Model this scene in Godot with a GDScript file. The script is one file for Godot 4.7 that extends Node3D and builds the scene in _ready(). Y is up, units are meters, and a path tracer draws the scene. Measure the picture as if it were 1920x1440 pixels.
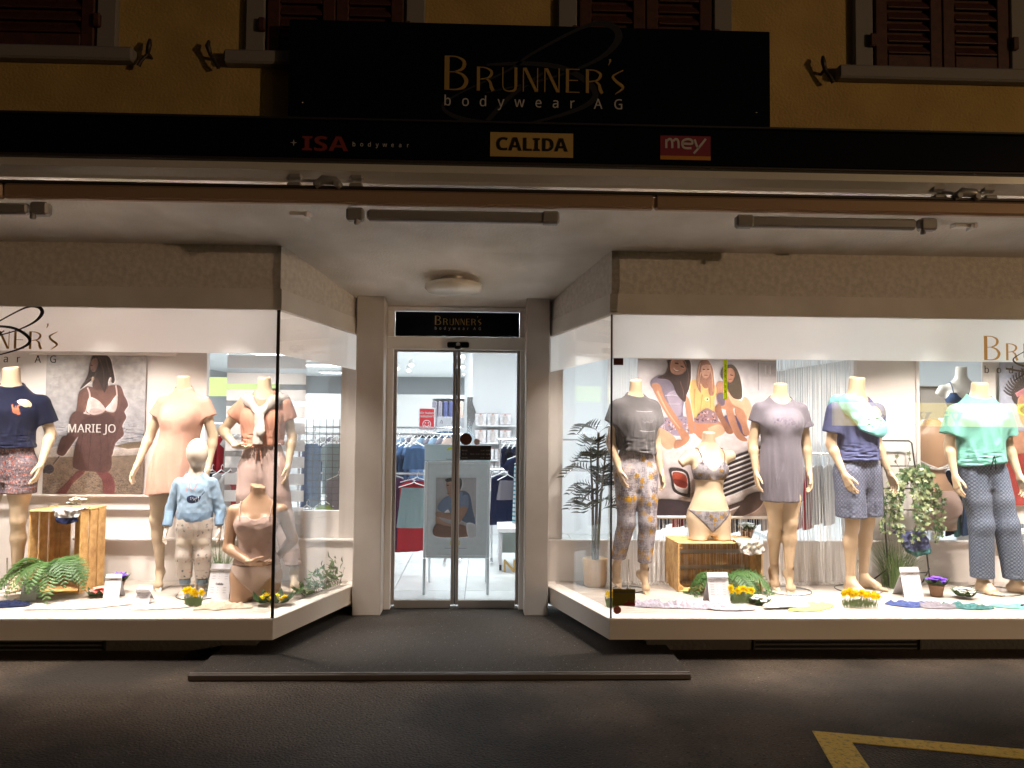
extends Node3D

var M := {}
var used := {}
var rng := RandomNumberGenerator.new()
var tmpl := {}

# ---------------------------------------------------------------- mesh builder
class MB:
	var st := SurfaceTool.new()
	var g := 0
	func _init() -> void:
		st.begin(Mesh.PRIMITIVE_TRIANGLES)
	func flat() -> void:
		st.set_smooth_group(-1)
	func smooth() -> void:
		g += 1
		st.set_smooth_group(g)
	func tri(a: Vector3, b: Vector3, c: Vector3) -> void:   # counter-clockwise from outside
		st.set_uv(Vector2(a.x, -a.y)); st.add_vertex(a)
		st.set_uv(Vector2(c.x, -c.y)); st.add_vertex(c)
		st.set_uv(Vector2(b.x, -b.y)); st.add_vertex(b)
	func quad(a: Vector3, b: Vector3, c: Vector3, d: Vector3) -> void:
		tri(a, b, c); tri(a, c, d)
	func uvquad(a: Vector3, b: Vector3, c: Vector3, d: Vector3) -> void:   # a lower left, b lower right, c upper right, d upper left
		var p := [a, c, b, a, d, c]
		var u := [Vector2(0, 1), Vector2(1, 0), Vector2(1, 1), Vector2(0, 1), Vector2(0, 0), Vector2(1, 0)]
		flat()
		for i in 6:
			st.set_uv(u[i]); st.add_vertex(p[i])
	func box(c: Vector3, s: Vector3, b := Basis()) -> void:
		flat()
		var h := s * 0.5
		var p: Array[Vector3] = []
		for i in 8:
			p.append(c + b * Vector3(h.x if i & 1 else -h.x, h.y if i & 2 else -h.y, h.z if i & 4 else -h.z))
		quad(p[4], p[5], p[7], p[6]); quad(p[1], p[0], p[2], p[3])
		quad(p[5], p[1], p[3], p[7]); quad(p[0], p[4], p[6], p[2])
		quad(p[6], p[7], p[3], p[2]); quad(p[0], p[1], p[5], p[4])
	func bbox(c: Vector3, s: Vector3, r: float, b := Basis()) -> void:   # box with chamfered edges
		flat()
		var h := s * 0.5
		r = minf(r, minf(h.x, minf(h.y, h.z)) * 0.9)
		var v := func(sx: float, sy: float, sz: float, ax: int) -> Vector3:
			var q := Vector3(h.x - r, h.y - r, h.z - r)
			q[ax] += r
			return c + b * Vector3(q.x * sx, q.y * sy, q.z * sz)
		for s1 in [-1.0, 1.0]:
			var f := func(ax: int, p: Array) -> void:
				if s1 > 0: quad(p[0], p[1], p[2], p[3])
				else: quad(p[3], p[2], p[1], p[0])
			f.call(2, [v.call(-1, -1, s1, 2), v.call(1, -1, s1, 2), v.call(1, 1, s1, 2), v.call(-1, 1, s1, 2)])
			f.call(0, [v.call(s1, -1, 1, 0), v.call(s1, -1, -1, 0), v.call(s1, 1, -1, 0), v.call(s1, 1, 1, 0)])
			f.call(1, [v.call(-1, s1, 1, 1), v.call(1, s1, 1, 1), v.call(1, s1, -1, 1), v.call(-1, s1, -1, 1)])
			for s2 in [-1.0, 1.0]:
				var e: Array
				e = [v.call(-1, s1, s2, 1), v.call(1, s1, s2, 1), v.call(1, s1, s2, 2), v.call(-1, s1, s2, 2)]
				if s1 * s2 > 0: e.reverse()
				quad(e[0], e[1], e[2], e[3])
				e = [v.call(s1, -1, s2, 0), v.call(s1, 1, s2, 0), v.call(s1, 1, s2, 2), v.call(s1, -1, s2, 2)]
				if s1 * s2 < 0: e.reverse()
				quad(e[0], e[1], e[2], e[3])
				e = [v.call(s1, s2, -1, 0), v.call(s1, s2, 1, 0), v.call(s1, s2, 1, 1), v.call(s1, s2, -1, 1)]
				if s1 * s2 < 0: e.reverse()
				quad(e[0], e[1], e[2], e[3])
				for s3 in [-1.0, 1.0]:
					var t := [v.call(s1, s2, s3, 0), v.call(s1, s2, s3, 1), v.call(s1, s2, s3, 2)]
					if s1 * s2 * s3 > 0: tri(t[0], t[1], t[2])
					else: tri(t[2], t[1], t[0])
	func tube(pts: Array, rad: Array, n := 10, caps := true) -> void:
		smooth()
		var rings := []
		var up := Vector3.UP
		for i in pts.size():
			var t: Vector3 = (pts[mini(i + 1, pts.size() - 1)] - pts[maxi(i - 1, 0)]).normalized()
			if absf(t.dot(up)) > 0.95: up = Vector3.FORWARD if absf(t.dot(Vector3.FORWARD)) < 0.9 else Vector3.RIGHT
			var x := up.cross(t).normalized()
			var y := t.cross(x)
			up = y
			var ring := []
			for k in n:
				var a := TAU * k / n
				ring.append(pts[i] + (x * cos(a) + y * sin(a)) * rad[mini(i, rad.size() - 1)])
			rings.append(ring)
		for i in pts.size() - 1:
			for k in n:
				var k2 := (k + 1) % n
				quad(rings[i][k], rings[i][k2], rings[i + 1][k2], rings[i + 1][k])
		if caps:
			flat()
			for k in range(1, n - 1):
				tri(rings[0][0], rings[0][k + 1], rings[0][k])
				tri(rings[-1][0], rings[-1][k], rings[-1][k + 1])
	func cyl(a: Vector3, b: Vector3, r: float, r2 := -1.0, n := 14) -> void:
		tube([a, b], [r, r if r2 < 0 else r2], n)
	func lathe(c: Vector3, prof: Array, n := 24, b := Basis()) -> void:   # prof of Vector2(radius, y), from the bottom up
		smooth()
		for i in prof.size() - 1:
			for k in n:
				var a := TAU * k / n
				var a2 := TAU * (k + 1) / n
				var p := func(q: Vector2, w: float) -> Vector3: return c + b * Vector3(q.x * sin(w), q.y, q.x * cos(w))
				var A: Vector3 = p.call(prof[i], a)
				var B: Vector3 = p.call(prof[i], a2)
				var C: Vector3 = p.call(prof[i + 1], a2)
				var D: Vector3 = p.call(prof[i + 1], a)
				if prof[i].x > 1e-5: tri(A, B, C)
				if prof[i + 1].x > 1e-5: tri(A, C, D)
	func prism(poly: PackedVector2Array, z0: float, z1: float, x := Transform3D()) -> void:   # polygon in xy, drawn out along z
		flat()
		var q := poly
		if Geometry2D.is_polygon_clockwise(q): q.reverse()
		var t := Geometry2D.triangulate_polygon(q)
		var v := func(p: Vector2, z: float) -> Vector3: return x * Vector3(p.x, p.y, z)
		for i in range(0, t.size(), 3):
			var a := q[t[i]]; var b := q[t[i + 1]]; var c := q[t[i + 2]]
			if (b - a).cross(c - a) < 0:
				var s := b; b = c; c = s
			tri(v.call(a, z1), v.call(b, z1), v.call(c, z1))
			tri(v.call(a, z0), v.call(c, z0), v.call(b, z0))
		for i in q.size():
			var a := q[i]; var b := q[(i + 1) % q.size()]
			quad(v.call(a, z0), v.call(b, z0), v.call(b, z1), v.call(a, z1))
	func leaf(a: Vector3, dir: Vector3, side: Vector3, l: float, w: float, bend := 0.2, seg := 4) -> void:   # a leaf blade, both sides drawn by the renderer
		smooth()
		var nrm := dir.cross(side).normalized()
		var pl: Vector3; var pm: Vector3; var pr: Vector3
		for i in seg + 1:
			var t := float(i) / seg
			var wd := w * 0.5 * sin(PI * clampf(0.06 + 0.94 * t, 0, 1)) * (1.25 - 0.5 * t)
			var m := a + dir * l * t - nrm * l * bend * t * t
			var L := m - side * wd + nrm * wd * 0.35
			var Rr := m + side * wd + nrm * wd * 0.35
			if i > 0:
				quad(pl, pm, m, L); quad(pm, pr, Rr, m)
			pl = L; pm = m; pr = Rr
	func mesh() -> ArrayMesh:
		st.generate_normals()
		return st.commit()

# ---------------------------------------------------------------- signed-distance figures
class Sdf:
	var o: Vector3
	var h: float
	var nx: int; var ny: int; var nz: int
	var d: PackedFloat32Array
	var cl: PackedFloat32Array
	var uvmode := false
	func _init(lo: Vector3, hi: Vector3, cell: float) -> void:
		o = lo; h = cell
		nx = int((hi.x - lo.x) / cell) + 2; ny = int((hi.y - lo.y) / cell) + 2; nz = int((hi.z - lo.z) / cell) + 2
		d.resize(nx * ny * nz); d.fill(9.0)
		cl.resize(nx * ny * nz); cl.fill(-9.0)
	func cap(a: Vector3, b: Vector3, ra: float, rb: float, k := 0.02, fz := 1.0) -> void:
		var m := k + h * 2.5 + maxf(ra, rb)
		var lo := (Vector3(minf(a.x, b.x) - m, minf(a.y, b.y) - m, minf(a.z, b.z) - m) - o) / h
		var hi := (Vector3(maxf(a.x, b.x) + m, maxf(a.y, b.y) + m, maxf(a.z, b.z) + m) - o) / h
		var x0 := maxi(0, int(lo.x)); var x1 := mini(nx - 1, int(hi.x) + 1)
		var y0 := maxi(0, int(lo.y)); var y1 := mini(ny - 1, int(hi.y) + 1)
		var z0 := maxi(0, int(lo.z)); var z1 := mini(nz - 1, int(hi.z) + 1)
		var ab := b - a
		var il := 1.0 / maxf(ab.length_squared(), 1e-9)
		var dr := rb - ra
		for z in range(z0, z1 + 1):
			for y in range(y0, y1 + 1):
				var i := (z * ny + y) * nx + x0
				var p := o + Vector3(x0 * h, y * h, z * h)
				for x in range(x0, x1 + 1):
					var ap := p - a
					var t := clampf(ap.dot(ab) * il, 0.0, 1.0)
					var v := ap - ab * t
					if fz != 1.0: v.z /= fz
					var q := v.length() - ra - dr * t
					var e := d[i]
					var w := absf(q - e)
					if w >= k: 
						if q < e: d[i] = q
					else:
						w = (k - w) / k
						d[i] = minf(q, e) - w * w * k * 0.25
					i += 1
					p.x += h
	func cuff(a: Vector3, b: Vector3, ra: float, rb: float, k: float) -> void:   # a cone from a to b with a flat end at b
		var m := k + h * 2.5 + maxf(ra, rb)
		var lo := (a.min(b) - Vector3.ONE * m - o) / h
		var hi := (a.max(b) + Vector3.ONE * m - o) / h
		var ab := b - a
		var il := 1.0 / ab.length_squared()
		var n := ab.normalized()
		for z in range(maxi(0, int(lo.z)), mini(nz - 1, int(hi.z) + 1) + 1):
			for y in range(maxi(0, int(lo.y)), mini(ny - 1, int(hi.y) + 1) + 1):
				var x0 := maxi(0, int(lo.x))
				var i := (z * ny + y) * nx + x0
				for x in range(x0, mini(nx - 1, int(hi.x) + 1) + 1):
					var ap := o + Vector3(x, y, z) * h - a
					var t := ap.dot(ab) * il
					var q := (ap - ab * maxf(t, 0.0)).length() - lerpf(ra, rb, clampf(t, 0.0, 1.1))
					q = maxf(q, ap.dot(n) - ab.length())
					var e := d[i]
					var w := absf(q - e)
					if w >= k: d[i] = minf(q, e)
					else:
						w = (k - w) / k
						d[i] = minf(q, e) - w * w * k * 0.25
					i += 1
	func ell(c: Vector3, r: Vector3, k := 0.02, sub := false) -> void:
		var m := k + h * 2.5
		var lo := (c - r - Vector3(m, m, m) - o) / h
		var hi := (c + r + Vector3(m, m, m) - o) / h
		for z in range(maxi(0, int(lo.z)), mini(nz - 1, int(hi.z) + 1) + 1):
			for y in range(maxi(0, int(lo.y)), mini(ny - 1, int(hi.y) + 1) + 1):
				var x0 := maxi(0, int(lo.x))
				var i := (z * ny + y) * nx + x0
				for x in range(x0, mini(nx - 1, int(hi.x) + 1) + 1):
					var p := o + Vector3(x, y, z) * h - c
					var u := p / r
					var l := u.length()
					var q := l * (l - 1.0) / maxf((u / r).length(), 1e-6)
					var e := d[i]
					if sub:
						q = -q
						var s := absf(q - e)
						d[i] = maxf(q, e) if s >= k else maxf(q, e) + (k - s) * (k - s) / k * 0.25
					else:
						var w := absf(q - e)
						if w >= k: d[i] = minf(q, e)
						else:
							w = (k - w) / k
							d[i] = minf(q, e) - w * w * k * 0.25
					i += 1
	# stations: [y, half width, half depth, z of the middle, x of the middle], rising
	func prof(s: Array, k := 0.03, grow := 0.0) -> void:
		var n := s.size()
		for y in ny:
			var py := o.y + y * h
			var end := 0.0
			var qy := py
			if py < s[0][0]: end = s[0][0] - py; qy = s[0][0]
			elif py > s[n - 1][0]: end = py - s[n - 1][0]; qy = s[n - 1][0]
			if end > k + 3.0 * h: continue
			var j := 0
			while j < n - 2 and qy > s[j + 1][0]: j += 1
			var t: float = (qy - s[j][0]) / (s[j + 1][0] - s[j][0])
			var v := [0.0, 0.0, 0.0, 0.0]
			for c in 4:
				var get_at := func(q: int) -> float: return s[clampi(q, 0, n - 1)][c + 1] if s[clampi(q, 0, n - 1)].size() > c + 1 else 0.0
				var p1: float = get_at.call(j); var p2: float = get_at.call(j + 1)
				var t1: float = (p2 - get_at.call(j - 1)) * 0.5; var t2: float = (get_at.call(j + 2) - p1) * 0.5
				var a := t * t
				var b := a * t
				v[c] = p1 * (2 * b - 3 * a + 1) + p2 * (3 * a - 2 * b) + t1 * (b - 2 * a + t) + t2 * (b - a)
			var w: float = maxf(v[0] + grow, 0.004); var dp: float = maxf(v[1] + grow, 0.004)
			var zc: float = v[2]; var xc: float = v[3]
			var mx := w + k + 3.0 * h; var mz := dp + k + 3.0 * h
			var x0 := clampi(int((xc - mx - o.x) / h), 0, nx - 1); var x1 := clampi(int((xc + mx - o.x) / h) + 1, 0, nx - 1)
			for z in range(clampi(int((zc - mz - o.z) / h), 0, nz - 1), clampi(int((zc + mz - o.z) / h) + 1, 0, nz - 1) + 1):
				var pz := o.z + z * h - zc
				var i := (z * ny + y) * nx + x0
				var uz := pz / dp
				var uz2 := uz * uz
				var vz := uz / dp
				var px := o.x + x0 * h - xc
				for x in range(x0, x1 + 1):
					var ux := px / w
					var l := sqrt(ux * ux + uz2)
					var vx := ux / w
					var q := l * (l - 1.0) / maxf(sqrt(vx * vx + vz * vz), 1e-6)
					if l < 1e-4: q = -minf(w, dp)
					if end > 0: q = maxf(q, end) if q <= 0 else sqrt(q * q + end * end)
					var e := d[i]
					var f := absf(q - e)
					if f >= k:
						if q < e: d[i] = q
					else:
						f = (k - f) / k
						d[i] = minf(q, e) - f * f * k * 0.25
					i += 1
					px += h
	func cut_plane(p0: Vector3, n: Vector3, near := Vector3.ZERO, reach := 0.0) -> void:   # takes away what lies beyond the plane
		n = n.normalized()
		for z in nz:
			for y in ny:
				var i := (z * ny + y) * nx
				var p := o + Vector3(0, y * h, z * h)
				for x in nx:
					if d[i] < 0.06 and (reach == 0.0 or p.distance_squared_to(near) < reach * reach):
						var q := (p - p0).dot(n)
						if q > cl[i]: cl[i] = q
					i += 1
					p.x += h
	func cut_ball(c: Vector3, r: Vector3) -> void:
		for z in nz:
			for y in ny:
				var i := (z * ny + y) * nx
				for x in nx:
					if d[i] < 0.06:
						var u := (o + Vector3(x, y, z) * h - c) / r
						var l := u.length()
						var q := -l * (l - 1.0) / maxf((u / r).length(), 1e-6)
						if q > cl[i]: cl[i] = q
					i += 1
	func ripple(noise: FastNoiseLite, amp: float, s: Vector3, y0 := -9.0, y1 := 9.0) -> void:   # full from y1 on, none at y0
		for z in nz:
			for y in ny:
				var i := (z * ny + y) * nx
				var p := o + Vector3(0, y * h, z * h)
				var f := clampf((p.y - y0) / (y1 - y0), 0.0, 1.0) * amp
				for x in nx:
					if absf(d[i]) < 0.05 and f > 0.0:
						var nv := noise.get_noise_3d(p.x * s.x, p.y * s.y, p.z * s.z)
						d[i] += f * (0.45 * nv + 0.75 * (absf(nv) * 2.0 - 0.45))   # soft swell with crisp creases
					i += 1
					p.x += h
	# surface nets; returns [verts, normals, uvs, indices]; faces on a cut are left open when open is set
	func net(open := false) -> Array:
		var vs := PackedVector3Array(); var ns := PackedVector3Array(); var us := PackedVector2Array(); var ix := PackedInt32Array()
		var capv := PackedByteArray()
		var id := PackedInt32Array(); id.resize(nx * ny * nz); id.fill(-1)
		var sx := 1; var sy := nx; var sz := nx * ny
		var e := d.duplicate()
		for i in e.size():
			if cl[i] > e[i]: e[i] = cl[i]
		var off := [0, 1, sy, sy + 1, sz, sz + 1, sz + sy, sz + sy + 1]
		var lim := 3.0 * h
		for z in nz - 1:
			for y in ny - 1:
				var i := (z * ny + y) * nx - 1
				for x in nx - 1:
					i += 1
					var c0 := e[i]
					if c0 > lim or c0 < -lim: continue
					var c1 := e[i + 1]; var c2 := e[i + sy]; var c3 := e[i + sy + 1]; var c4 := e[i + sz]; var c5 := e[i + sz + 1]; var c6 := e[i + sz + sy]; var c7 := e[i + sz + sy + 1]
					var m := int(c0 < 0) + int(c1 < 0) + int(c2 < 0) + int(c3 < 0) + int(c4 < 0) + int(c5 < 0) + int(c6 < 0) + int(c7 < 0)
					if m == 0 or m == 8: continue
					var s := Vector3.ZERO
					var n := 0
					if (c0 < 0) != (c1 < 0): s += Vector3(c0 / (c0 - c1), 0, 0); n += 1
					if (c2 < 0) != (c3 < 0): s += Vector3(c2 / (c2 - c3), 1, 0); n += 1
					if (c4 < 0) != (c5 < 0): s += Vector3(c4 / (c4 - c5), 0, 1); n += 1
					if (c6 < 0) != (c7 < 0): s += Vector3(c6 / (c6 - c7), 1, 1); n += 1
					if (c0 < 0) != (c2 < 0): s += Vector3(0, c0 / (c0 - c2), 0); n += 1
					if (c1 < 0) != (c3 < 0): s += Vector3(1, c1 / (c1 - c3), 0); n += 1
					if (c4 < 0) != (c6 < 0): s += Vector3(0, c4 / (c4 - c6), 1); n += 1
					if (c5 < 0) != (c7 < 0): s += Vector3(1, c5 / (c5 - c7), 1); n += 1
					if (c0 < 0) != (c4 < 0): s += Vector3(0, 0, c0 / (c0 - c4)); n += 1
					if (c1 < 0) != (c5 < 0): s += Vector3(1, 0, c1 / (c1 - c5)); n += 1
					if (c2 < 0) != (c6 < 0): s += Vector3(0, 1, c2 / (c2 - c6)); n += 1
					if (c3 < 0) != (c7 < 0): s += Vector3(1, 1, c3 / (c3 - c7)); n += 1
					s /= n
					id[i] = vs.size()
					var p := o + (Vector3(x, y, z) + s) * h
					vs.append(p)
					var fx := s.x; var fy := s.y; var fz := s.z
					var gx := lerpf(lerpf(c1 - c0, c3 - c2, fy), lerpf(c5 - c4, c7 - c6, fy), fz)
					var gy := lerpf(lerpf(c2 - c0, c3 - c1, fx), lerpf(c6 - c4, c7 - c5, fx), fz)
					var gz := lerpf(lerpf(c4 - c0, c5 - c1, fx), lerpf(c6 - c2, c7 - c3, fx), fy)
					ns.append(Vector3(gx, gy, gz).normalized())
					us.append(Vector2(p.x, -p.y))
					var cm := 0.0; var dm := 0.0
					if open:
						for q in off:
							cm += cl[i + q]; dm += d[i + q]
					capv.append(1 if open and cm > dm + 2.0 * h else 0)
		for z in range(1, nz - 1):
			for y in range(1, ny - 1):
				var i := (z * ny + y) * nx
				for x in range(1, nx - 1):
					i += 1
					var c0 := e[i]
					if c0 > lim or c0 < -lim: continue
					var a := c0 < 0
					for ax in 3:
						var st := sx if ax == 0 else sy if ax == 1 else sz
						if (e[i + st] < 0) == a: continue
						var u := sy if ax == 0 else sz if ax == 1 else sx
						var v := sz if ax == 0 else sx if ax == 1 else sy
						var q0 := id[i]; var q1 := id[i - u]; var q2 := id[i - u - v]; var q3 := id[i - v]
						if q0 < 0 or q1 < 0 or q2 < 0 or q3 < 0: continue
						if open and capv[q0] and capv[q1] and capv[q2] and capv[q3]: continue
						if a: ix.append_array(PackedInt32Array([q0, q2, q1, q0, q3, q2]))
						else: ix.append_array(PackedInt32Array([q0, q1, q2, q0, q2, q3]))
		return [vs, ns, us, ix]

static func join(parts: Array) -> ArrayMesh:   # [[arrays, transform], ...]
	var vs := PackedVector3Array(); var ns := PackedVector3Array(); var us := PackedVector2Array(); var ix := PackedInt32Array()
	for pt in parts:
		var a: Array = pt[0]
		var t: Transform3D = pt[1]
		var b := vs.size()
		var flip := t.basis.determinant() < 0
		vs.append_array(t * (a[0] as PackedVector3Array))
		var nb := t.basis.inverse().transposed()
		for n in a[1]: ns.append((nb * n).normalized())
		us.append_array(a[2])
		var q: PackedInt32Array = a[3]
		for i in range(0, q.size(), 3):
			if flip: ix.append_array(PackedInt32Array([q[i] + b, q[i + 2] + b, q[i + 1] + b]))
			else: ix.append_array(PackedInt32Array([q[i] + b, q[i + 1] + b, q[i + 2] + b]))
	var ar := []
	ar.resize(Mesh.ARRAY_MAX)
	ar[Mesh.ARRAY_VERTEX] = vs; ar[Mesh.ARRAY_NORMAL] = ns; ar[Mesh.ARRAY_TEX_UV] = us; ar[Mesh.ARRAY_INDEX] = ix
	var m := ArrayMesh.new()
	m.add_surface_from_arrays(Mesh.PRIMITIVE_TRIANGLES, ar)
	return m

# ---------------------------------------------------------------- painting of prints
class Paint:
	var im: Image
	var w: int; var h: int
	func _init(ww: int, hh: int, c: Color) -> void:
		w = ww; h = hh
		im = Image.create(w, h, false, Image.FORMAT_RGB8)
		im.fill(c)
	func poly(p: PackedVector2Array, c: Color) -> void:   # points in 0..1
		var n := p.size()
		var lo := 9.0; var hi := -9.0
		for q in p: lo = minf(lo, q.y); hi = maxf(hi, q.y)
		for y in range(maxi(0, int(lo * h)), mini(h - 1, int(hi * h)) + 1):
			var yy := (y + 0.5) / h
			var xs := PackedFloat32Array()
			for i in n:
				var a := p[i]; var b := p[(i + 1) % n]
				if (a.y <= yy) != (b.y <= yy): xs.append((a.x + (yy - a.y) / (b.y - a.y) * (b.x - a.x)) * w)
			xs.sort()
			for i in range(0, xs.size() - 1, 2):
				var x0 := int(round(xs[i])); var x1 := int(round(xs[i + 1]))
				if x1 > x0: im.fill_rect(Rect2i(x0, y, x1 - x0, 1), c)
	var off := Vector2.ZERO
	var sc := Vector2.ONE
	func blob(f: Array, c: Color, closed := true) -> void:   # flat list x, y, ... smoothed
		var p := curve(f, closed)
		for i in p.size(): p[i] = (p[i] - off) / sc
		poly(p, c)
	func pg(f: Array, c: Color) -> void:   # straight sided
		var p := PackedVector2Array()
		for i in range(0, f.size(), 2): p.append((Vector2(f[i], f[i + 1]) - off) / sc)
		poly(p, c)
	static func curve(f: Array, closed := true) -> PackedVector2Array:
		var q: Array[Vector2] = []
		for i in range(0, f.size(), 2): q.append(Vector2(f[i], f[i + 1]))
		var out := PackedVector2Array()
		var n := q.size()
		for i in (n if closed else n - 1):
			var g := func(k: int) -> Vector2: return q[posmod(k, n)] if closed else q[clampi(k, 0, n - 1)]
			for s in 6:
				out.append((g.call(i) as Vector2).cubic_interpolate(g.call(i + 1), g.call(i - 1), g.call(i + 2), s / 6.0))
		if not closed: out.append(q[n - 1])
		return out
	func ell(x: float, y: float, rx: float, ry: float, c: Color, rot := 0.0) -> void:
		var p := PackedVector2Array()
		for i in 24:
			var v := Vector2(cos(TAU * i / 24) * rx, sin(TAU * i / 24) * ry).rotated(rot)
			p.append((Vector2(x + v.x, y + v.y) - off) / sc)
		poly(p, c)
	func line(f: Array, wd: float, c: Color, wd2 := -1.0) -> void:
		var q := curve(f, false)
		var l := PackedVector2Array(); var r := PackedVector2Array()
		for i in q.size():
			var t := q[mini(i + 1, q.size() - 1)] - q[maxi(i - 1, 0)]
			var nn := Vector2(-t.y, t.x).normalized() * lerpf(wd, wd if wd2 < 0 else wd2, float(i) / q.size()) * 0.5
			l.append((q[i] + nn - off) / sc); r.append((q[i] - nn - off) / sc)
		r.reverse()
		l.append_array(r)
		poly(l, c)
	func rect(x: float, y: float, ww: float, hh: float, c: Color) -> void:
		im.fill_rect(Rect2i(int(x * w), int(y * h), maxi(1, int(ww * w)), maxi(1, int(hh * h))), c)
	func soften(f := 2) -> void:
		im.resize(w / f, h / f, Image.INTERPOLATE_LANCZOS)
	func tex() -> ImageTexture:
		return ImageTexture.create_from_image(im)

# ---------------------------------------------------------------- naming, tagging
func numbered(called: String) -> String:
	var k: int = used.get(called, -1) + 1
	used[called] = k
	return called if k == 0 else "%s_%03d" % [called, k]

func thing(called: String, label: String, category: String, at := Vector3.ZERO, turn := 0.0, group := "") -> Node3D:
	var n := Node3D.new()
	n.name = numbered(called)
	add_child(n)
	n.position = at; n.rotation.y = turn
	return tag(n, label, category, group)

func tag(n: Node3D, label: String, category: String, group := "") -> Node3D:
	n.set_meta("label", label); n.set_meta("category", category)
	if group: n.set_meta("group", group)
	return n

func put(called: String, mesh: Mesh, m: Material, parent: Node, at := Transform3D()) -> MeshInstance3D:
	var n := MeshInstance3D.new()
	n.name = numbered(called) if parent == self else called
	n.mesh = mesh
	n.material_override = m
	n.transform = at
	parent.add_child(n, true)
	return n

func obj(called: String, mb: MB, m: Material, parent: Node, at := Transform3D()) -> MeshInstance3D:
	return put(called, mb.mesh(), m, parent, at)

func struct(n: Node3D) -> Node3D:
	n.set_meta("kind", "structure")
	return n

func bx(called: String, c: Vector3, s: Vector3, m: Material, parent: Node, r := 0.0, b := Basis()) -> MeshInstance3D:
	var k := MB.new()
	if r > 0: k.bbox(Vector3.ZERO, s, r)
	else: k.box(Vector3.ZERO, s)
	return obj(called, k, m, parent, Transform3D(b, c))

func lin(r: float, g: float, b: float) -> Color:
	return Color(r, g, b).linear_to_srgb()

func mk(called: String, c: Color, rough := 0.6, metal := 0.0) -> StandardMaterial3D:
	var m := StandardMaterial3D.new()
	m.resource_name = called
	m.albedo_color = c; m.roughness = rough; m.metallic = metal
	M[called] = m
	return m

func noise_tex(freq: float, a: Color, b: Color, seed_ := 1, octaves := 4, size := 512, lo := 0.0, hi := 1.0) -> NoiseTexture2D:
	var t := NoiseTexture2D.new()
	t.width = size; t.height = size; t.seamless = true
	t.generate_mipmaps = false
	var n := FastNoiseLite.new()
	n.seed = seed_; n.frequency = freq; n.fractal_octaves = octaves
	t.noise = n
	var g := Gradient.new()
	g.offsets = PackedFloat32Array([lo, hi]); g.colors = PackedColorArray([a, b])
	t.color_ramp = g
	return t

func tri(m: StandardMaterial3D, scale: float, world := false) -> StandardMaterial3D:
	m.uv1_triplanar = true
	m.uv1_world_triplanar = world
	m.uv1_scale = Vector3(scale, scale, scale)
	return m

func bump(m: StandardMaterial3D, freq: float, depth_cm: float, seed_ := 3, oct := 4, size := 512) -> StandardMaterial3D:
	m.heightmap_enabled = true
	m.heightmap_texture = noise_tex(freq, Color.BLACK, Color.WHITE, seed_, oct, size)
	m.heightmap_scale = depth_cm
	return m

func fnl(f: float, s: int, oct := 3) -> FastNoiseLite:
	var n := FastNoiseLite.new()
	n.frequency = f; n.seed = s; n.fractal_octaves = oct
	n.noise_type = FastNoiseLite.TYPE_SIMPLEX_SMOOTH
	return n
# ---------------------------------------------------------------- the scene
func _ready() -> void:
	rng.seed = 11
	# camera
	var cam := Camera3D.new()
	cam.name = "camera"
	add_child(cam)
	var yaw := deg_to_rad(2.02); var pitch := deg_to_rad(2.43); var roll := deg_to_rad(0.5)
	var fwd := Vector3(sin(yaw) * cos(pitch), sin(pitch), -cos(yaw) * cos(pitch))
	var right := Vector3(cos(yaw), 0, sin(yaw))
	var up := right.cross(fwd)
	cam.transform = Transform3D(Basis(right * cos(roll) + up * sin(roll), up * cos(roll) - right * sin(roll), -fwd), Vector3(0, 1.45, 4.95))
	cam.fov = 51.88
	cam.near = 0.05; cam.far = 300.0
	# night sky, exposure
	var we := WorldEnvironment.new()
	we.name = "night"
	var e := Environment.new()
	e.background_mode = Environment.BG_SKY
	var sk := ProceduralSkyMaterial.new()
	sk.sky_top_color = Color(0.10, 0.10, 0.12); sk.sky_horizon_color = Color(0.32, 0.26, 0.21)
	sk.ground_bottom_color = Color(0.02, 0.02, 0.02); sk.ground_horizon_color = Color(0.07, 0.055, 0.045)
	sk.sky_energy_multiplier = 1.0
	e.sky = Sky.new(); e.sky.sky_material = sk
	e.background_energy_multiplier = 0.6
	e.tonemap_mode = Environment.TONE_MAPPER_LINEAR
	e.tonemap_exposure = 1.6
	e.sdfgi_enabled = true; e.ssao_enabled = true; e.ssil_enabled = true
	we.environment = e
	add_child(we)
	materials()
	ground()
	building()
	awning()
	display_windows()
	entrance()
	shop_room()
	back_walls()
	lamps()
	templates()
	mannequins()
	display_things()
	floor_garments()
	shop_things()
	street()

func backlit(m: StandardMaterial3D, v := 1.5) -> StandardMaterial3D:
	m.backlight_enabled = true; m.backlight = Color(v, v, v)
	return m

func cotton(called: String, c: Color, bump_cm := 0.08) -> StandardMaterial3D:
	var q := c.srgb_to_linear()
	var m := mk(called, Color(q.r * 0.56, q.g * 0.56, q.b * 0.56).linear_to_srgb(), 0.9)
	m.rim_enabled = true; m.rim = 0.25; m.rim_tint = 0.6
	m.metallic_specular = 0.25
	tri(m, 3.0)
	m.albedo_texture = tmpl_tex("weave", func() -> Texture2D: return noise_tex(0.12, Color(0.90, 0.90, 0.90), Color(1, 1, 1), 5, 5))
	m.heightmap_enabled = true
	m.heightmap_texture = tmpl_tex("weave_h", func() -> Texture2D: return noise_tex(0.012, Color.BLACK, Color.WHITE, 8, 4))
	m.heightmap_scale = bump_cm * 1.5
	return m

func tmpl_tex(k: String, f: Callable) -> Texture2D:
	if not tmpl.has(k): tmpl[k] = f.call()
	return tmpl[k]

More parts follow.
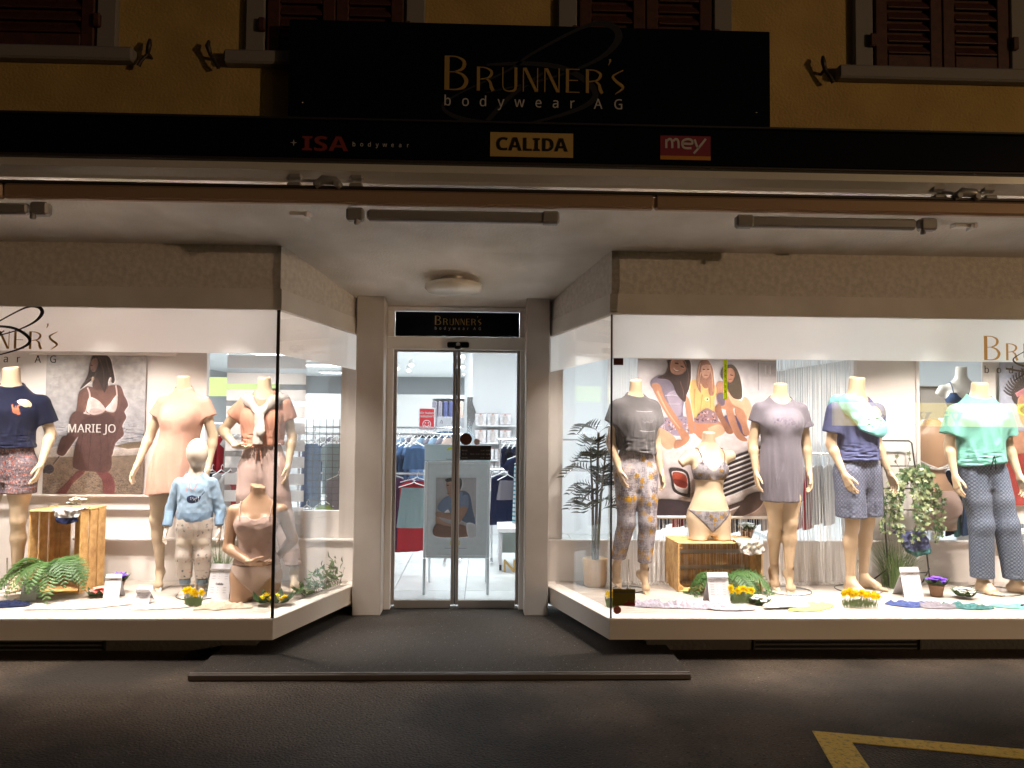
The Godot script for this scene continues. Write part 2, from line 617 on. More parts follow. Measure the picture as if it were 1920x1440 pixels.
func printed(called: String, tex: Texture2D, scale: float, rough := 0.85) -> StandardMaterial3D:
	var m := mk(called, Color(0.82, 0.82, 0.82), rough)
	m.albedo_texture = tex
	tri(m, scale)
	m.metallic_specular = 0.3
	m.heightmap_enabled = true
	m.heightmap_texture = tmpl_tex("weave_h", func() -> Texture2D: return noise_tex(0.012, Color.BLACK, Color.WHITE, 8, 4))
	m.heightmap_scale = 0.12
	return m

func materials() -> void:
	var m: StandardMaterial3D
	m = tri(mk("asphalt", Color.WHITE, 0.82), 0.9, true)
	var ap := Image.create(1024, 1024, false, Image.FORMAT_RGB8)
	ap.fill(lin(0.108, 0.075, 0.050))
	var r := RandomNumberGenerator.new()
	r.seed = 4
	for i in 9000:
		var v := r.randf_range(0.02, 0.165)
		if r.randf() < 0.025: v = r.randf_range(0.22, 0.5)
		var s := r.randi_range(3, 9) if v < 0.17 else r.randi_range(3, 5)
		ap.fill_rect(Rect2i(r.randi_range(0, 1020), r.randi_range(0, 1020), s, r.randi_range(1, s + 1)), lin(v, v * 0.74, v * 0.53))
	m.albedo_texture = ImageTexture.create_from_image(ap)
	m.detail_enabled = true; m.detail_blend_mode = BaseMaterial3D.BLEND_MODE_MUL; m.detail_uv_layer = BaseMaterial3D.DETAIL_UV_2
	m.uv2_triplanar = true; m.uv2_world_triplanar = true; m.uv2_scale = Vector3(0.16, 0.16, 0.16)
	m.detail_albedo = noise_tex(0.009, Color(0.55, 0.54, 0.53), Color(1, 1, 1), 14, 6, 512, 0.25, 0.75)
	bump(m, 0.12, 0.7, 9, 3, 512)
	m = tri(mk("entry_mat", Color.WHITE, 0.95), 1.3, true)
	var em := Image.create(1024, 1024, false, Image.FORMAT_RGB8)
	em.fill(lin(0.040, 0.031, 0.025))
	for i in 9000:
		var v := r.randf_range(0.012, 0.078)
		if r.randf() < 0.01: v = 0.3
		var s := r.randi_range(3, 8)
		em.fill_rect(Rect2i(r.randi_range(0, 1020), r.randi_range(0, 1020), s, s), lin(v, v * 0.86, v * 0.72))
	m.albedo_texture = ImageTexture.create_from_image(em)
	bump(m, 0.2, 0.5, 12, 3)
	m = tri(mk("ochre_render", lin(0.50, 0.34, 0.12), 0.92), 0.7, true)
	m.albedo_texture = noise_tex(0.006, Color(0.88, 0.87, 0.85), Color.WHITE, 21, 5)
	bump(m, 0.15, 0.25, 22, 4)
	m = tri(mk("soffit_paint", lin(0.88, 0.84, 0.80), 0.9), 0.8, true)
	m.albedo_texture = noise_tex(0.005, Color(0.90, 0.89, 0.87), Color.WHITE, 31, 5)
	bump(m, 0.1, 0.2, 32, 4)
	m = tri(mk("roughcast", lin(0.74, 0.70, 0.65), 0.95), 2.2, true)
	m.albedo_texture = noise_tex(0.02, Color(0.86, 0.85, 0.84), Color.WHITE, 41, 5)
	bump(m, 0.06, 0.22, 42, 4)
	m = tri(mk("band_paint", lin(0.76, 0.73, 0.69), 0.7), 0.6, true)
	m.albedo_texture = noise_tex(0.008, Color(0.92, 0.91, 0.9), Color.WHITE, 51, 4)
	m = tri(mk("pilaster_paint", lin(0.58, 0.53, 0.49), 0.6), 0.6, true)
	m.albedo_texture = noise_tex(0.006, Color(0.93, 0.92, 0.91), Color.WHITE, 52, 4)
	mk("sill_lacquer", lin(0.80, 0.74, 0.68), 0.35)
	mk("frame_white", lin(0.82, 0.80, 0.78), 0.4)
	mk("frame_alu", lin(0.42, 0.38, 0.35), 0.4, 0.5)
	mk("worn_alu", lin(0.16, 0.135, 0.12), 0.45, 0.4)
	mk("black_gloss", lin(0.004, 0.005, 0.009), 0.3).metallic_specular = 0.25
	mk("black_metal", lin(0.02, 0.02, 0.02), 0.45)
	mk("dark_edge", lin(0.03, 0.022, 0.018), 0.5)
	mk("bronze", lin(0.42, 0.28, 0.18), 0.35, 0.2)
	mk("awning_white", lin(0.84, 0.82, 0.80), 0.22, 0.3)
	mk("awning_grey", lin(0.34, 0.33, 0.32), 0.35, 0.3)
	mk("gold", lin(0.48, 0.31, 0.10), 0.4, 0.35)
	mk("gold_film", lin(0.42, 0.24, 0.04), 0.35, 0.2)
	mk("letter_white", lin(0.50, 0.48, 0.47), 0.5)
	mk("black_film", lin(0.01, 0.01, 0.01), 0.4)
	mk("script_grey", lin(0.025, 0.026, 0.03), 0.3)
	mk("red_letter", lin(0.20, 0.03, 0.022), 0.5)
	mk("yellow_panel", lin(0.46, 0.31, 0.10), 0.5)
	mk("crimson_panel", lin(0.21, 0.017, 0.035), 0.5)
	mk("orange_panel", lin(0.50, 0.21, 0.03), 0.5)
	m = tri(mk("shutter_wood", lin(0.085, 0.026, 0.015), 0.6), 1.5, true)
	m.albedo_texture = noise_tex(0.02, Color(0.75, 0.75, 0.75), Color.WHITE, 61, 4)
	mk("stone_sill", lin(0.22, 0.20, 0.185), 0.85)
	m = mk("glass", Color(1, 1, 1, 0.03), 0.01)
	m.transparency = BaseMaterial3D.TRANSPARENCY_ALPHA
	backlit(mk("film", lin(0.84, 0.81, 0.78), 0.6), 1.3)
	backlit(mk("stripe_film", lin(0.70, 0.68, 0.67), 0.7), 0.9)
	mk("display_white", lin(0.72, 0.67, 0.64), 0.75)
	mk("wall_white", lin(0.72, 0.72, 0.72), 0.8)
	mk("ceiling_white", lin(0.82, 0.82, 0.82), 0.8)
	mk("grey_wall", lin(0.46, 0.45, 0.44), 0.85)
	mk("dark_ceiling", lin(0.25, 0.26, 0.27), 0.8)
	for i in 3:
		m = tri(mk("plank_%d" % i, Color.WHITE, 0.5), 1.0)
		m.uv1_scale = Vector3(0.25, 2.2, 2.2); m.uv1_offset = Vector3(i * 0.37, i * 0.2, i * 0.41)
		m.albedo_texture = tmpl_tex("oak", func() -> Texture2D: return noise_tex(0.03, lin(0.30, 0.255, 0.22), lin(0.48, 0.42, 0.37), 71, 5))
		m = tri(mk("floor_tile_%d" % i, Color(0.97 - 0.03 * i, 0.97 - 0.03 * i, 0.96 - 0.03 * i), 0.22), 0.5)
		m.albedo_texture = tmpl_tex("tile", func() -> Texture2D: return noise_tex(0.012, lin(0.62, 0.63, 0.63), lin(0.76, 0.77, 0.77), 75, 5))
		m = tri(mk("crate_wood_%d" % i, Color.WHITE, 0.65), 1.0)
		m.uv1_scale = Vector3(3, 3, 3); m.uv1_offset = Vector3(i * 0.31, i * 0.23, 0)
		var a := lin(0.40 + 0.03 * i, 0.21 + 0.015 * i, 0.07); var b := lin(0.68 + 0.03 * i, 0.43 + 0.02 * i, 0.18)
		m.albedo_texture = tmpl_tex("crate%d" % i, func() -> Texture2D: return noise_tex(0.008, a, b, 81 + i, 5))
	mk("grout", lin(0.25, 0.26, 0.26), 0.9)
	m = mk("skin", lin(0.50, 0.38, 0.26), 0.38)
	m = mk("skin_child", lin(0.50, 0.43, 0.355), 0.35)
	m = mk("skin_tan", lin(0.32, 0.19, 0.115), 0.45)
	m = mk("skin_warm", lin(0.46, 0.325, 0.21), 0.42)
	cotton("peach", lin(0.86, 0.50, 0.38)); cotton("peach_top", lin(0.86, 0.42, 0.29)); cotton("blush", lin(0.74, 0.54, 0.48)); cotton("oat", lin(0.76, 0.68, 0.62))
	cotton("navy", lin(0.012, 0.02, 0.075)); cotton("sky_blue", lin(0.40, 0.56, 0.72)); cotton("slate_blue", lin(0.13, 0.145, 0.30)); cotton("aqua", lin(0.32, 0.78, 0.78))
	cotton("mint", lin(0.26, 0.66, 0.56)); cotton("lilac", lin(0.30, 0.26, 0.31)); cotton("charcoal", lin(0.14, 0.13, 0.135)); cotton("nude", lin(0.74, 0.55, 0.46))
	cotton("cami", lin(0.70, 0.49, 0.42)); cotton("white_cloth", lin(0.82, 0.76, 0.72)); cotton("cream_cloth", lin(0.82, 0.66, 0.50)); cotton("yellow_cloth", lin(0.85, 0.72, 0.28))
	cotton("teal_cloth", lin(0.10, 0.28, 0.28)); cotton("blue_cloth", lin(0.09, 0.13, 0.36)); cotton("grey_cloth", lin(0.34, 0.31, 0.36)); cotton("red_cloth", lin(0.62, 0.03, 0.05))
	cotton("plum_cloth", lin(0.13, 0.03, 0.11)); cotton("aqua_grey", lin(0.36, 0.48, 0.50)); cotton("denim_cloth", lin(0.12, 0.22, 0.42)); cotton("lime_cloth", lin(0.42, 0.66, 0.05)); cotton("black_cloth", lin(0.015, 0.015, 0.02))
	m = mk("fern_green", lin(0.03, 0.085, 0.018), 0.55); m.backlight_enabled = true; m.backlight = Color(0.3, 0.4, 0.2)
	m = mk("fern_light", lin(0.055, 0.125, 0.03), 0.55); m.backlight_enabled = true; m.backlight = Color(0.3, 0.4, 0.2)
	mk("grass_green", lin(0.13, 0.20, 0.07), 0.6); mk("grass_dark", lin(0.075, 0.15, 0.045), 0.6)
	mk("leaf_dark", lin(0.025, 0.07, 0.02), 0.4); mk("ivy_pale", lin(0.22, 0.26, 0.13), 0.5); mk("ivy_green", lin(0.04, 0.085, 0.03), 0.5)
	mk("palm_leaf", lin(0.03, 0.04, 0.016), 0.65); mk("stem_brown", lin(0.10, 0.07, 0.035), 0.8)
	mk("violet_petal", lin(0.15, 0.04, 0.55), 0.6); m = mk("yellow_petal", lin(0.85, 0.66, 0.01), 0.55); m.backlight_enabled = true; m.backlight = Color(0.8, 0.72, 0.02)
	pass; mk("pink_petal", lin(0.80, 0.28, 0.24), 0.6); mk("white_petal", lin(0.82, 0.80, 0.72), 0.6)
	mk("terracotta", lin(0.22, 0.12, 0.07), 0.8); mk("pot_tan", lin(0.50, 0.32, 0.16), 0.8)
	mk("card_white", lin(0.55, 0.54, 0.57), 0.5); mk("ink", lin(0.06, 0.06, 0.08), 0.7)
	mk("acrylic", lin(0.60, 0.60, 0.62), 0.15)
	m = mk("clear_disc", Color(0.9, 0.95, 0.93, 0.12), 0.05); m.transparency = BaseMaterial3D.TRANSPARENCY_ALPHA
	mk("chrome", lin(0.7, 0.7, 0.7), 0.15, 1.0)
	mk("string_white", lin(0.78, 0.75, 0.73), 0.8)
	mk("opal", lin(0.80, 0.76, 0.68), 0.25)
	m = mk("lamp_warm", Color.WHITE); m.emission_enabled = true; m.emission = Color(1.0, 0.93, 0.85); m.emission_energy_multiplier = 6.0
	m = mk("lamp_cool", Color.WHITE); m.emission_enabled = true; m.emission = Color(0.93, 0.97, 1.0); m.emission_energy_multiplier = 3.0
	m = mk("lamp_sodium", Color.WHITE); m.emission_enabled = true; m.emission = Color(1.0, 0.72, 0.42); m.emission_energy_multiplier = 12.0

# a ribbon of changing width along a smooth line, as a polygon
func ribbon(f: Array, ws: Array) -> PackedVector2Array:
	var q := Paint.curve(f, false)
	var l := PackedVector2Array(); var r := PackedVector2Array()
	for i in q.size():
		var t := q[mini(i + 1, q.size() - 1)] - q[maxi(i - 1, 0)]
		var u := float(i) / (q.size() - 1) * (ws.size() - 1)
		var w: float = lerpf(ws[int(u)], ws[mini(int(u) + 1, ws.size() - 1)], u - int(u)) * 0.5
		var n := Vector2(-t.y, t.x).normalized() * w
		l.append(q[i] + n); r.append(q[i] - n)
	r.reverse()
	l.append_array(r)
	return l

func strip_mesh(k: MB, f: Array, ws: Array, t: float, x: Transform3D) -> void:   # the same ribbon as a thin solid, safe where it crosses itself
	var p := ribbon(f, ws)
	var n := p.size()
	var h := n / 2
	k.flat()
	for i in h - 1:
		var a := p[i]; var b := p[i + 1]; var c := p[n - 2 - i]; var d := p[n - 1 - i]
		var v := func(q: Vector2, z: float) -> Vector3: return x * Vector3(q.x, q.y, z)
		k.quad(v.call(d, t), v.call(c, t), v.call(b, t), v.call(a, t))
		k.quad(v.call(a, 0), v.call(b, 0), v.call(c, 0), v.call(d, 0))
		k.quad(v.call(a, t), v.call(b, t), v.call(b, 0), v.call(a, 0))
		k.quad(v.call(d, 0), v.call(c, 0), v.call(c, t), v.call(d, t))

# the shop's name in its tall thin capitals; u is the height of a small capital
func wordmark(k: MB, x: Transform3D, t: float) -> void:
	var o := func(dx: float) -> Transform3D: return x * Transform3D(Basis(), Vector3(dx, 0, 0))
	var bar := func(dx: float, x0: float, y0: float, x1: float, y1: float) -> void:
		k.prism(PackedVector2Array([Vector2(x0, y0), Vector2(x1, y0), Vector2(x1, y1), Vector2(x0, y1)]), 0, t, o.call(dx))
	bar.call(0.0, 0, 0, 0.2, 1.43)
	strip_mesh(k, [0.2, 1.41, 0.5, 1.39, 0.76, 1.25, 0.81, 1.08, 0.7, 0.88, 0.42, 0.77, 0.2, 0.76], [0.04, 0.05, 0.12, 0.16, 0.10, 0.04, 0.035], t, o.call(0.0))
	strip_mesh(k, [0.4, 0.765, 0.72, 0.66, 0.90, 0.40, 0.78, 0.13, 0.5, 0.025, 0.2, 0.02], [0.035, 0.10, 0.17, 0.13, 0.05, 0.04], t, o.call(0.0))
	for dx in [1.33, 5.84]:
		bar.call(dx, 0, 0, 0.13, 1)
		strip_mesh(k, [0.13, 0.985, 0.38, 0.95, 0.58, 0.84, 0.60, 0.70, 0.45, 0.54, 0.13, 0.48], [0.03, 0.05, 0.10, 0.12, 0.06, 0.03], t, o.call(dx))
		strip_mesh(k, [0.36, 0.51, 0.54, 0.38, 0.60, 0.16, 0.68, 0.0], [0.03, 0.10, 0.14, 0.13], t, o.call(dx))
	bar.call(2.38, 0, 0.22, 0.045, 1)
	bar.call(2.38, 0.5, 0.22, 0.62, 1)
	strip_mesh(k, [0.022, 0.22, 0.1, 0.05, 0.3, 0.0, 0.5, 0.06, 0.56, 0.22], [0.045, 0.04, 0.05, 0.09, 0.12], t, o.call(2.38))
	for dx in [3.23, 4.12]:
		bar.call(dx, 0, 0, 0.045, 1)
		bar.call(dx, 0.585, 0, 0.63, 1)
		k.prism(PackedVector2Array([Vector2(0.046, 1), Vector2(0.15, 1), Vector2(0.584, 0.1), Vector2(0.584, 0), Vector2(0.5, 0), Vector2(0.046, 0.93)]), 0, t, o.call(dx))
	bar.call(5.01, 0, 0, 0.13, 1)
	for yy in [0.0, 0.5, 0.965]: bar.call(5.01, 0.131, yy, 0.5 if yy == 0.5 else 0.57, yy + 0.035)
	strip_mesh(k, [0.09, 1.45, 0.1, 1.36, 0.03, 1.2], [0.09, 0.07, 0.02], t, o.call(6.75))
	strip_mesh(k, [0.50, 1.0, 0.14, 0.80, 0.07, 0.68, 0.22, 0.50, 0.44, 0.34, 0.47, 0.22, 0.16, -0.02], [0.025, 0.06, 0.10, 0.12, 0.13, 0.09, 0.02], t, o.call(6.9))

func text_onto(st: SurfaceTool, s: String, x: Transform3D, height: float, depth: float, font := "Droid Sans", bold := false) -> void:
	var f := SystemFont.new()
	f.font_names = PackedStringArray([font])
	if bold: f.font_weight = 700
	var t := TextMesh.new()
	t.font = f; t.text = s; t.font_size = 64; t.pixel_size = height / 46.0; t.depth = depth
	t.curve_step = 1.5
	t.horizontal_alignment = HORIZONTAL_ALIGNMENT_CENTER
	st.append_from(t, 0, x)

func text(called: String, s: String, at: Vector3, height: float, m: Material, parent: Node, font := "Droid Sans", bold := false, b := Basis()) -> MeshInstance3D:
	var st := SurfaceTool.new()
	st.begin(Mesh.PRIMITIVE_TRIANGLES)
	text_onto(st, s, Transform3D(), height, 0.004, font, bold)
	return put(called, st.commit(), m, parent, Transform3D(b, at))

func spaced(called: String, s: String, xs: Array, at: Vector3, u: float, height: float, m: Material, parent: Node, depth := 0.004) -> void:
	var st := SurfaceTool.new()
	st.begin(Mesh.PRIMITIVE_TRIANGLES)
	for i in s.length():
		text_onto(st, s[i], Transform3D(Basis(), Vector3(xs[i] * u, 0, 0)), height, depth)
	put(called, st.commit(), m, parent, Transform3D(Basis(), at))

const SUBX := [0.14, 0.87, 1.6, 2.33, 3.1, 3.88, 4.6, 5.28, 6.36, 7.2]

func script_b(k: MB, x: Transform3D, t: float, from := -999.0, to := 999.0) -> void:
	strip_mesh(k, [-20, -668, -60, -665, -78, -655, -65, -643, -20, -620, 0, -605, 45, -580, 68, -577, 77, -588, 64, -605, 35, -620, 0, -631, -40, -641], [1, 4, 3, 1.5, 2, 2.5, 3, 6, 7, 4, 2, 2, 1], t, x)
	strip_mesh(k, [-40, -616, 0, -614, 32, -619, 56, -637, 45, -652, 0, -667, -50, -676, -93, -671], [2, 4, 5, 6, 4, 2, 3, 4], t, x)
	strip_mesh(k, [10, -622, -20, -645, -45, -672, -77, -694], [2, 4, 4, 2], t, x)
func ground() -> void:
	var k := MB.new()
	k.flat()
	var n := 24
	for i in n:
		for j in n:
			var f := func(a: int, b: int) -> Vector3:
				var x := signf(a - n / 2.0) * pow(absf(a / (n / 2.0) - 1.0), 2.2) * 70.0
				var z := signf(b - n / 2.0) * pow(absf(b / (n / 2.0) - 1.0), 2.2) * 70.0 + 2.0
				return Vector3(x, -0.032, z)
			k.quad(f.call(i, j + 1), f.call(i + 1, j + 1), f.call(i + 1, j), f.call(i, j))
	struct(obj("asphalt_street", k, M.asphalt, self))
	k = MB.new()
	k.bbox(Vector3(-0.22, -0.05, -0.395), Vector3(2.82, 0.1, 1.61), 0.006)
	struct(obj("entrance_floor", k, M.entry_mat, self))
	var t := thing("threshold_strip", "long ribbed metal edge strip along the front of the entrance floor", "edge strip", Vector3(-0.22, 0, 0.425))
	bx("rail", Vector3(0, -0.014, 0.0), Vector3(2.827, 0.034, 0.016), M.worn_alu, t, 0.005)
	bx("ridge", Vector3(0, 0.003, -0.018), Vector3(2.827, 0.008, 0.018), M.worn_alu, t, 0.003)
	# painted yellow parking box line
	var line := func(pts: Array) -> PackedVector2Array:
		return PackedVector2Array(pts)
	k = MB.new()
	var up := Transform3D(Basis(Vector3(1, 0, 0), Vector3(0, 0, 1), Vector3(0, -1, 0)), Vector3.ZERO)
	k.prism(line.call([Vector2(1.579, 1.176), Vector2(3.3, 1.611), Vector2(3.3, 1.75), Vector2(1.708, 1.311), Vector2(1.56, 2.1), Vector2(1.40, 2.1)]), 0, 0.003, up)
	var pm := tri(mk("road_yellow", Color.WHITE, 0.7), 1.1, true)
	pm.albedo_texture = noise_tex(0.05, lin(0.50, 0.34, 0.06), lin(0.82, 0.55, 0.07), 91, 5, 512, 0.22, 0.42)
	bump(pm, 0.1, 0.5, 92)
	var yl := obj("yellow_line", k, pm, self, Transform3D(Basis(), Vector3(0, -0.028, 0)))
	yl.set_meta("kind", "structure")
	# gum spots and grit
	var mm := MultiMesh.new()
	mm.transform_format = MultiMesh.TRANSFORM_3D
	mm.use_colors = false
	var gk := MB.new()
	gk.lathe(Vector3.ZERO, [Vector2(1, 0), Vector2(0.8, 0.25), Vector2(0, 0.35)], 7)
	mm.mesh = gk.mesh()
	mm.instance_count = 420
	for i in 420:
		var x := rng.randf_range(-3.2, 3.6); var z := rng.randf_range(0.75, 3.2)
		var s := rng.randf_range(0.0015, 0.004) if i > 40 else rng.randf_range(0.006, 0.014)
		mm.set_instance_transform(i, Transform3D(Basis(Vector3.UP, rng.randf() * TAU).scaled(Vector3(s * rng.randf_range(1, 1.8), s * (1.0 if i > 40 else 0.2), s)), Vector3(x, -0.033, z)))
	var mi := MultiMeshInstance3D.new()
	mi.multimesh = mm
	mi.material_override = mk("grit", lin(0.30, 0.27, 0.24), 0.8)
	mi.name = "grit"
	mi.set_meta("kind", "stuff"); mi.set_meta("label", "pale grit and trodden gum spots scattered over the dark asphalt"); mi.set_meta("category", "grit")
	add_child(mi)

func shutter_window(b: Node3D, x0: float, x1: float, y: float, two := true, left_catch := true, right_catch := true) -> void:
	# x0..x1 is the opening, y its sill; the frame and the sill stand round it
	var z := 0.845
	var top := 5.0
	for s in [[x0 - 0.10, x0], [x1, x1 + 0.10]]:
		bx("window_surround", Vector3((s[0] + s[1]) / 2, (y + top) / 2, z + 0.012), Vector3(0.10, top - y, 0.05), M.stone_sill, b, 0.006)
	bx("window_sill", Vector3((x0 + x1) / 2, y - 0.036, z + 0.035), Vector3(x1 - x0 + 0.40, 0.072, 0.07), M.stone_sill, b, 0.01)
	var n := 2 if two else 1
	var w := (x1 - x0 - 0.02) / n
	for i in n:
		var cx := x0 + 0.01 + w * (i + 0.5)
		var k := MB.new()
		k.bbox(Vector3(-w / 2 + 0.035, 0, 0), Vector3(0.066, 1.6, 0.035), 0.005)
		k.bbox(Vector3(w / 2 - 0.035, 0, 0), Vector3(0.066, 1.6, 0.035), 0.005)
		k.bbox(Vector3(0, -0.765, 0), Vector3(w - 0.137, 0.068, 0.033), 0.005)
		k.bbox(Vector3(0, 0.765, 0), Vector3(w - 0.137, 0.068, 0.033), 0.005)
		var sh := obj("shutter", k, M.shutter_wood, b, Transform3D(Basis(), Vector3(cx, y + 0.805, z + 0.022)))
		var sl := MB.new()
		sl.bbox(Vector3.ZERO, Vector3(w - 0.14, 0.062, 0.010), 0.003)
		var sm := sl.mesh()
		for q in 21:
			put("slat", sm, M.shutter_wood, sh, Transform3D(Basis(Vector3.RIGHT, -0.6), Vector3(0, -0.70 + q * 0.062, 0)))
		bx("backing", Vector3(0, 0, -0.0165), Vector3(w - 0.13, 1.52, 0.004), M.shutter_wood, sh)
		var side := -1.0 if i == 0 else 1.0
		bx("hinge", Vector3(cx + side * (w / 2 + 0.02), y + 0.14, z + 0.05), Vector3(0.035, 0.07, 0.03), M.shutter_wood, b, 0.006)
	for s in [-1.0, 1.0]:
		if (s < 0 and not left_catch) or (s > 0 and not right_catch): continue
		var cx := (x0 - 0.27) if s < 0 else (x1 + 0.27)
		var k := MB.new()
		k.tube([Vector3(0, 0, 0), Vector3(0, 0.005, 0.05), Vector3(s * 0.012, 0.045, 0.06), Vector3(s * 0.01, 0.075, 0.05)], [0.008, 0.011, 0.014, 0.008], 8)
		k.tube([Vector3(0, 0, 0.05), Vector3(-s * 0.03, -0.04, 0.055), Vector3(-s * 0.045, -0.065, 0.05)], [0.008, 0.010, 0.012], 8)
		obj("shutter_catch", k, M.dark_edge, b, Transform3D(Basis(), Vector3(cx, y - 0.03, z)))

func slab4(k: MB, a: Vector3, b: Vector3, c: Vector3, d: Vector3, out: Vector3) -> void:   # a sloping board: face a b c d, thickness out behind it
	var p := [a, b, c, d, a + out, b + out, c + out, d + out]
	k.flat()
	k.quad(p[0], p[1], p[2], p[3]); k.quad(p[7], p[6], p[5], p[4])
	for i in 4:
		var j := (i + 1) % 4
		k.quad(p[j], p[i], p[i + 4], p[j + 4])

func building() -> void:
	var b := thing("shop_building", "ochre rendered house with brown shutters above a recessed ground floor shop", "building")
	bx("upper_wall", Vector3(0, 4.65, 0.545), Vector3(18, 4.0, 0.6), M.ochre_render, b)
	shutter_window(b, -3.20, -2.02, 3.335, true, false, true)
	shutter_window(b, -1.16, -0.43, 3.335, true, true, false)
	shutter_window(b, 0.47, 1.20, 3.335, true, false, false)
	shutter_window(b, 2.06, 2.815, 3.335, true, true, false)
	# soffit: level over the pavement, falling towards the door
	var k := MB.new()
	slab4(k, Vector3(-9, 2.502, -0.06), Vector3(9, 2.502, -0.06), Vector3(9, 2.592, 0.76), Vector3(-9, 2.592, 0.76), Vector3(0, 0.05, 0))
	slab4(k, Vector3(-1.3, 2.27, -1.22), Vector3(0.85, 2.27, -1.22), Vector3(0.85, 2.505, -0.06), Vector3(-1.3, 2.505, -0.06), Vector3(0, 0.13, 0))
	obj("soffit", k, M.soffit_paint, b)
	# lintels over the shop windows: rough upper band, smooth lower band standing proud
	for s in [-1, 1]:
		var c := Vector3(-1.275 if s < 0 else 0.80, 0, 0)
		var pil := -0.935 if s < 0 else 0.482
		var far := -9.0 if s < 0 else 9.0
		for band in 2:
			k = MB.new()
			var y0: float = [2.235, 2.108][band]; var y1: float = [2.52, 2.236][band]
			var e0: float = [2.165, 2.055][band]; var e1: float = [2.40, 2.168][band]
			var pr: float = [0.0, 0.012][band]
			var A := Vector3(far, y0, 0.012 + pr); var B := Vector3(c.x - s * pr, y0, 0.012 + pr); var C := Vector3(c.x - s * pr, y1, 0.012 + pr); var D := Vector3(far, y1, 0.012 + pr)
			var E := Vector3(pil - s * pr, e0, -1.0); var F := Vector3(pil - s * pr, e1, -1.0)
			if s < 0:
				slab4(k, A, B, C, D, Vector3(0, 0, -0.05))
				slab4(k, B, E, F, C, Vector3(-0.05, 0, -0.0))
			else:
				slab4(k, B, A, D, C, Vector3(0, 0, -0.05))
				slab4(k, E, B, C, F, Vector3(0.05, 0, -0.0))
			obj(["lintel", "lintel_band"][band], k, [M.roughcast, M.band_paint][band], b)
	# pilasters on both sides of the door
	bx("pilaster", Vector3(-0.8425, 1.21, -1.05), Vector3(0.205, 2.42, 0.33), M.pilaster_paint, b, 0.006)
	bx("pilaster", Vector3(0.3975, 1.21, -1.05), Vector3(0.175, 2.42, 0.33), M.pilaster_paint, b, 0.006)
	# end walls of the display windows behind the glass
	# base wall under the displays, with its grilles
	var bm := tri(mk("base_wall_grey", lin(0.10, 0.095, 0.09), 0.9), 1.0, true)
	bump(bm, 0.05, 0.6, 95)
	bx("base_wall", Vector3(-5.22, -0.02, -0.6), Vector3(7.6, 0.22, 0.9), bm, b)
	bx("base_wall", Vector3(4.86, -0.02, -0.6), Vector3(7.6, 0.22, 0.9), bm, b)
	obj_grille(b, Vector3(2.3, 0.015, -0.145))
	obj_grille(b, Vector3(-2.9, 0.015, -0.145))

	# name board above the awning
	var s := thing("shop_sign", "wide black board with gold capitals above the awning", "sign", Vector3(0.228, 3.203, 0.965))
	bx("board", Vector3.ZERO, Vector3(2.47, 0.52, 0.04), M.black_gloss, s, 0.004)
	var u := 0.1237
	k = MB.new()
	wordmark(k, Transform3D(Basis.from_scale(Vector3(u, u, 1)), Vector3(-0.446, -0.090, 0.021)), 0.006)
	obj("gold_lettering", k, M.gold, s)
	spaced("white_lettering", "bodywear AG".replace(" ", ""), SUBX, Vector3(-0.446, -0.145, 0.023), u, 0.052, M.letter_white, s)
	k = MB.new()
	script_b(k, Transform3D(Basis.from_scale(Vector3(0.0058, 0.0058, 1)), Vector3(0.0, 3.62, 0.0205)), 0.0006)
	obj("script_initial", k, M.script_grey, s)
	k = MB.new()
	for x in [-1.16, 1.16]: k.lathe(Vector3(x, -0.17, 0.021), [Vector2(0.006, 0), Vector2(0.004, 0.003), Vector2(0, 0.004)], 8, Basis(Vector3.RIGHT, PI / 2))
	obj("screw", k, M.chrome, s)

func obj_grille(b: Node3D, at: Vector3) -> void:
	var f := MB.new()
	f.box(Vector3(0, 0.075, 0), Vector3(1.10, 0.01, 0.02)); f.box(Vector3(0, -0.075, 0), Vector3(1.10, 0.01, 0.02))
	f.box(Vector3(-0.545, 0, 0), Vector3(0.01, 0.14, 0.02)); f.box(Vector3(0.545, 0, 0), Vector3(0.01, 0.14, 0.02))
	var n := obj("vent_grille", f, M.black_metal, b, Transform3D(Basis(), at))
	var l := MB.new()
	l.box(Vector3.ZERO, Vector3(1.07, 0.022, 0.004))
	var lm := l.mesh()
	for i in 5: put("louvre", lm, M.black_metal, n, Transform3D(Basis(Vector3.RIGHT, 0.7), Vector3(0, -0.054 + i * 0.027, 0)))

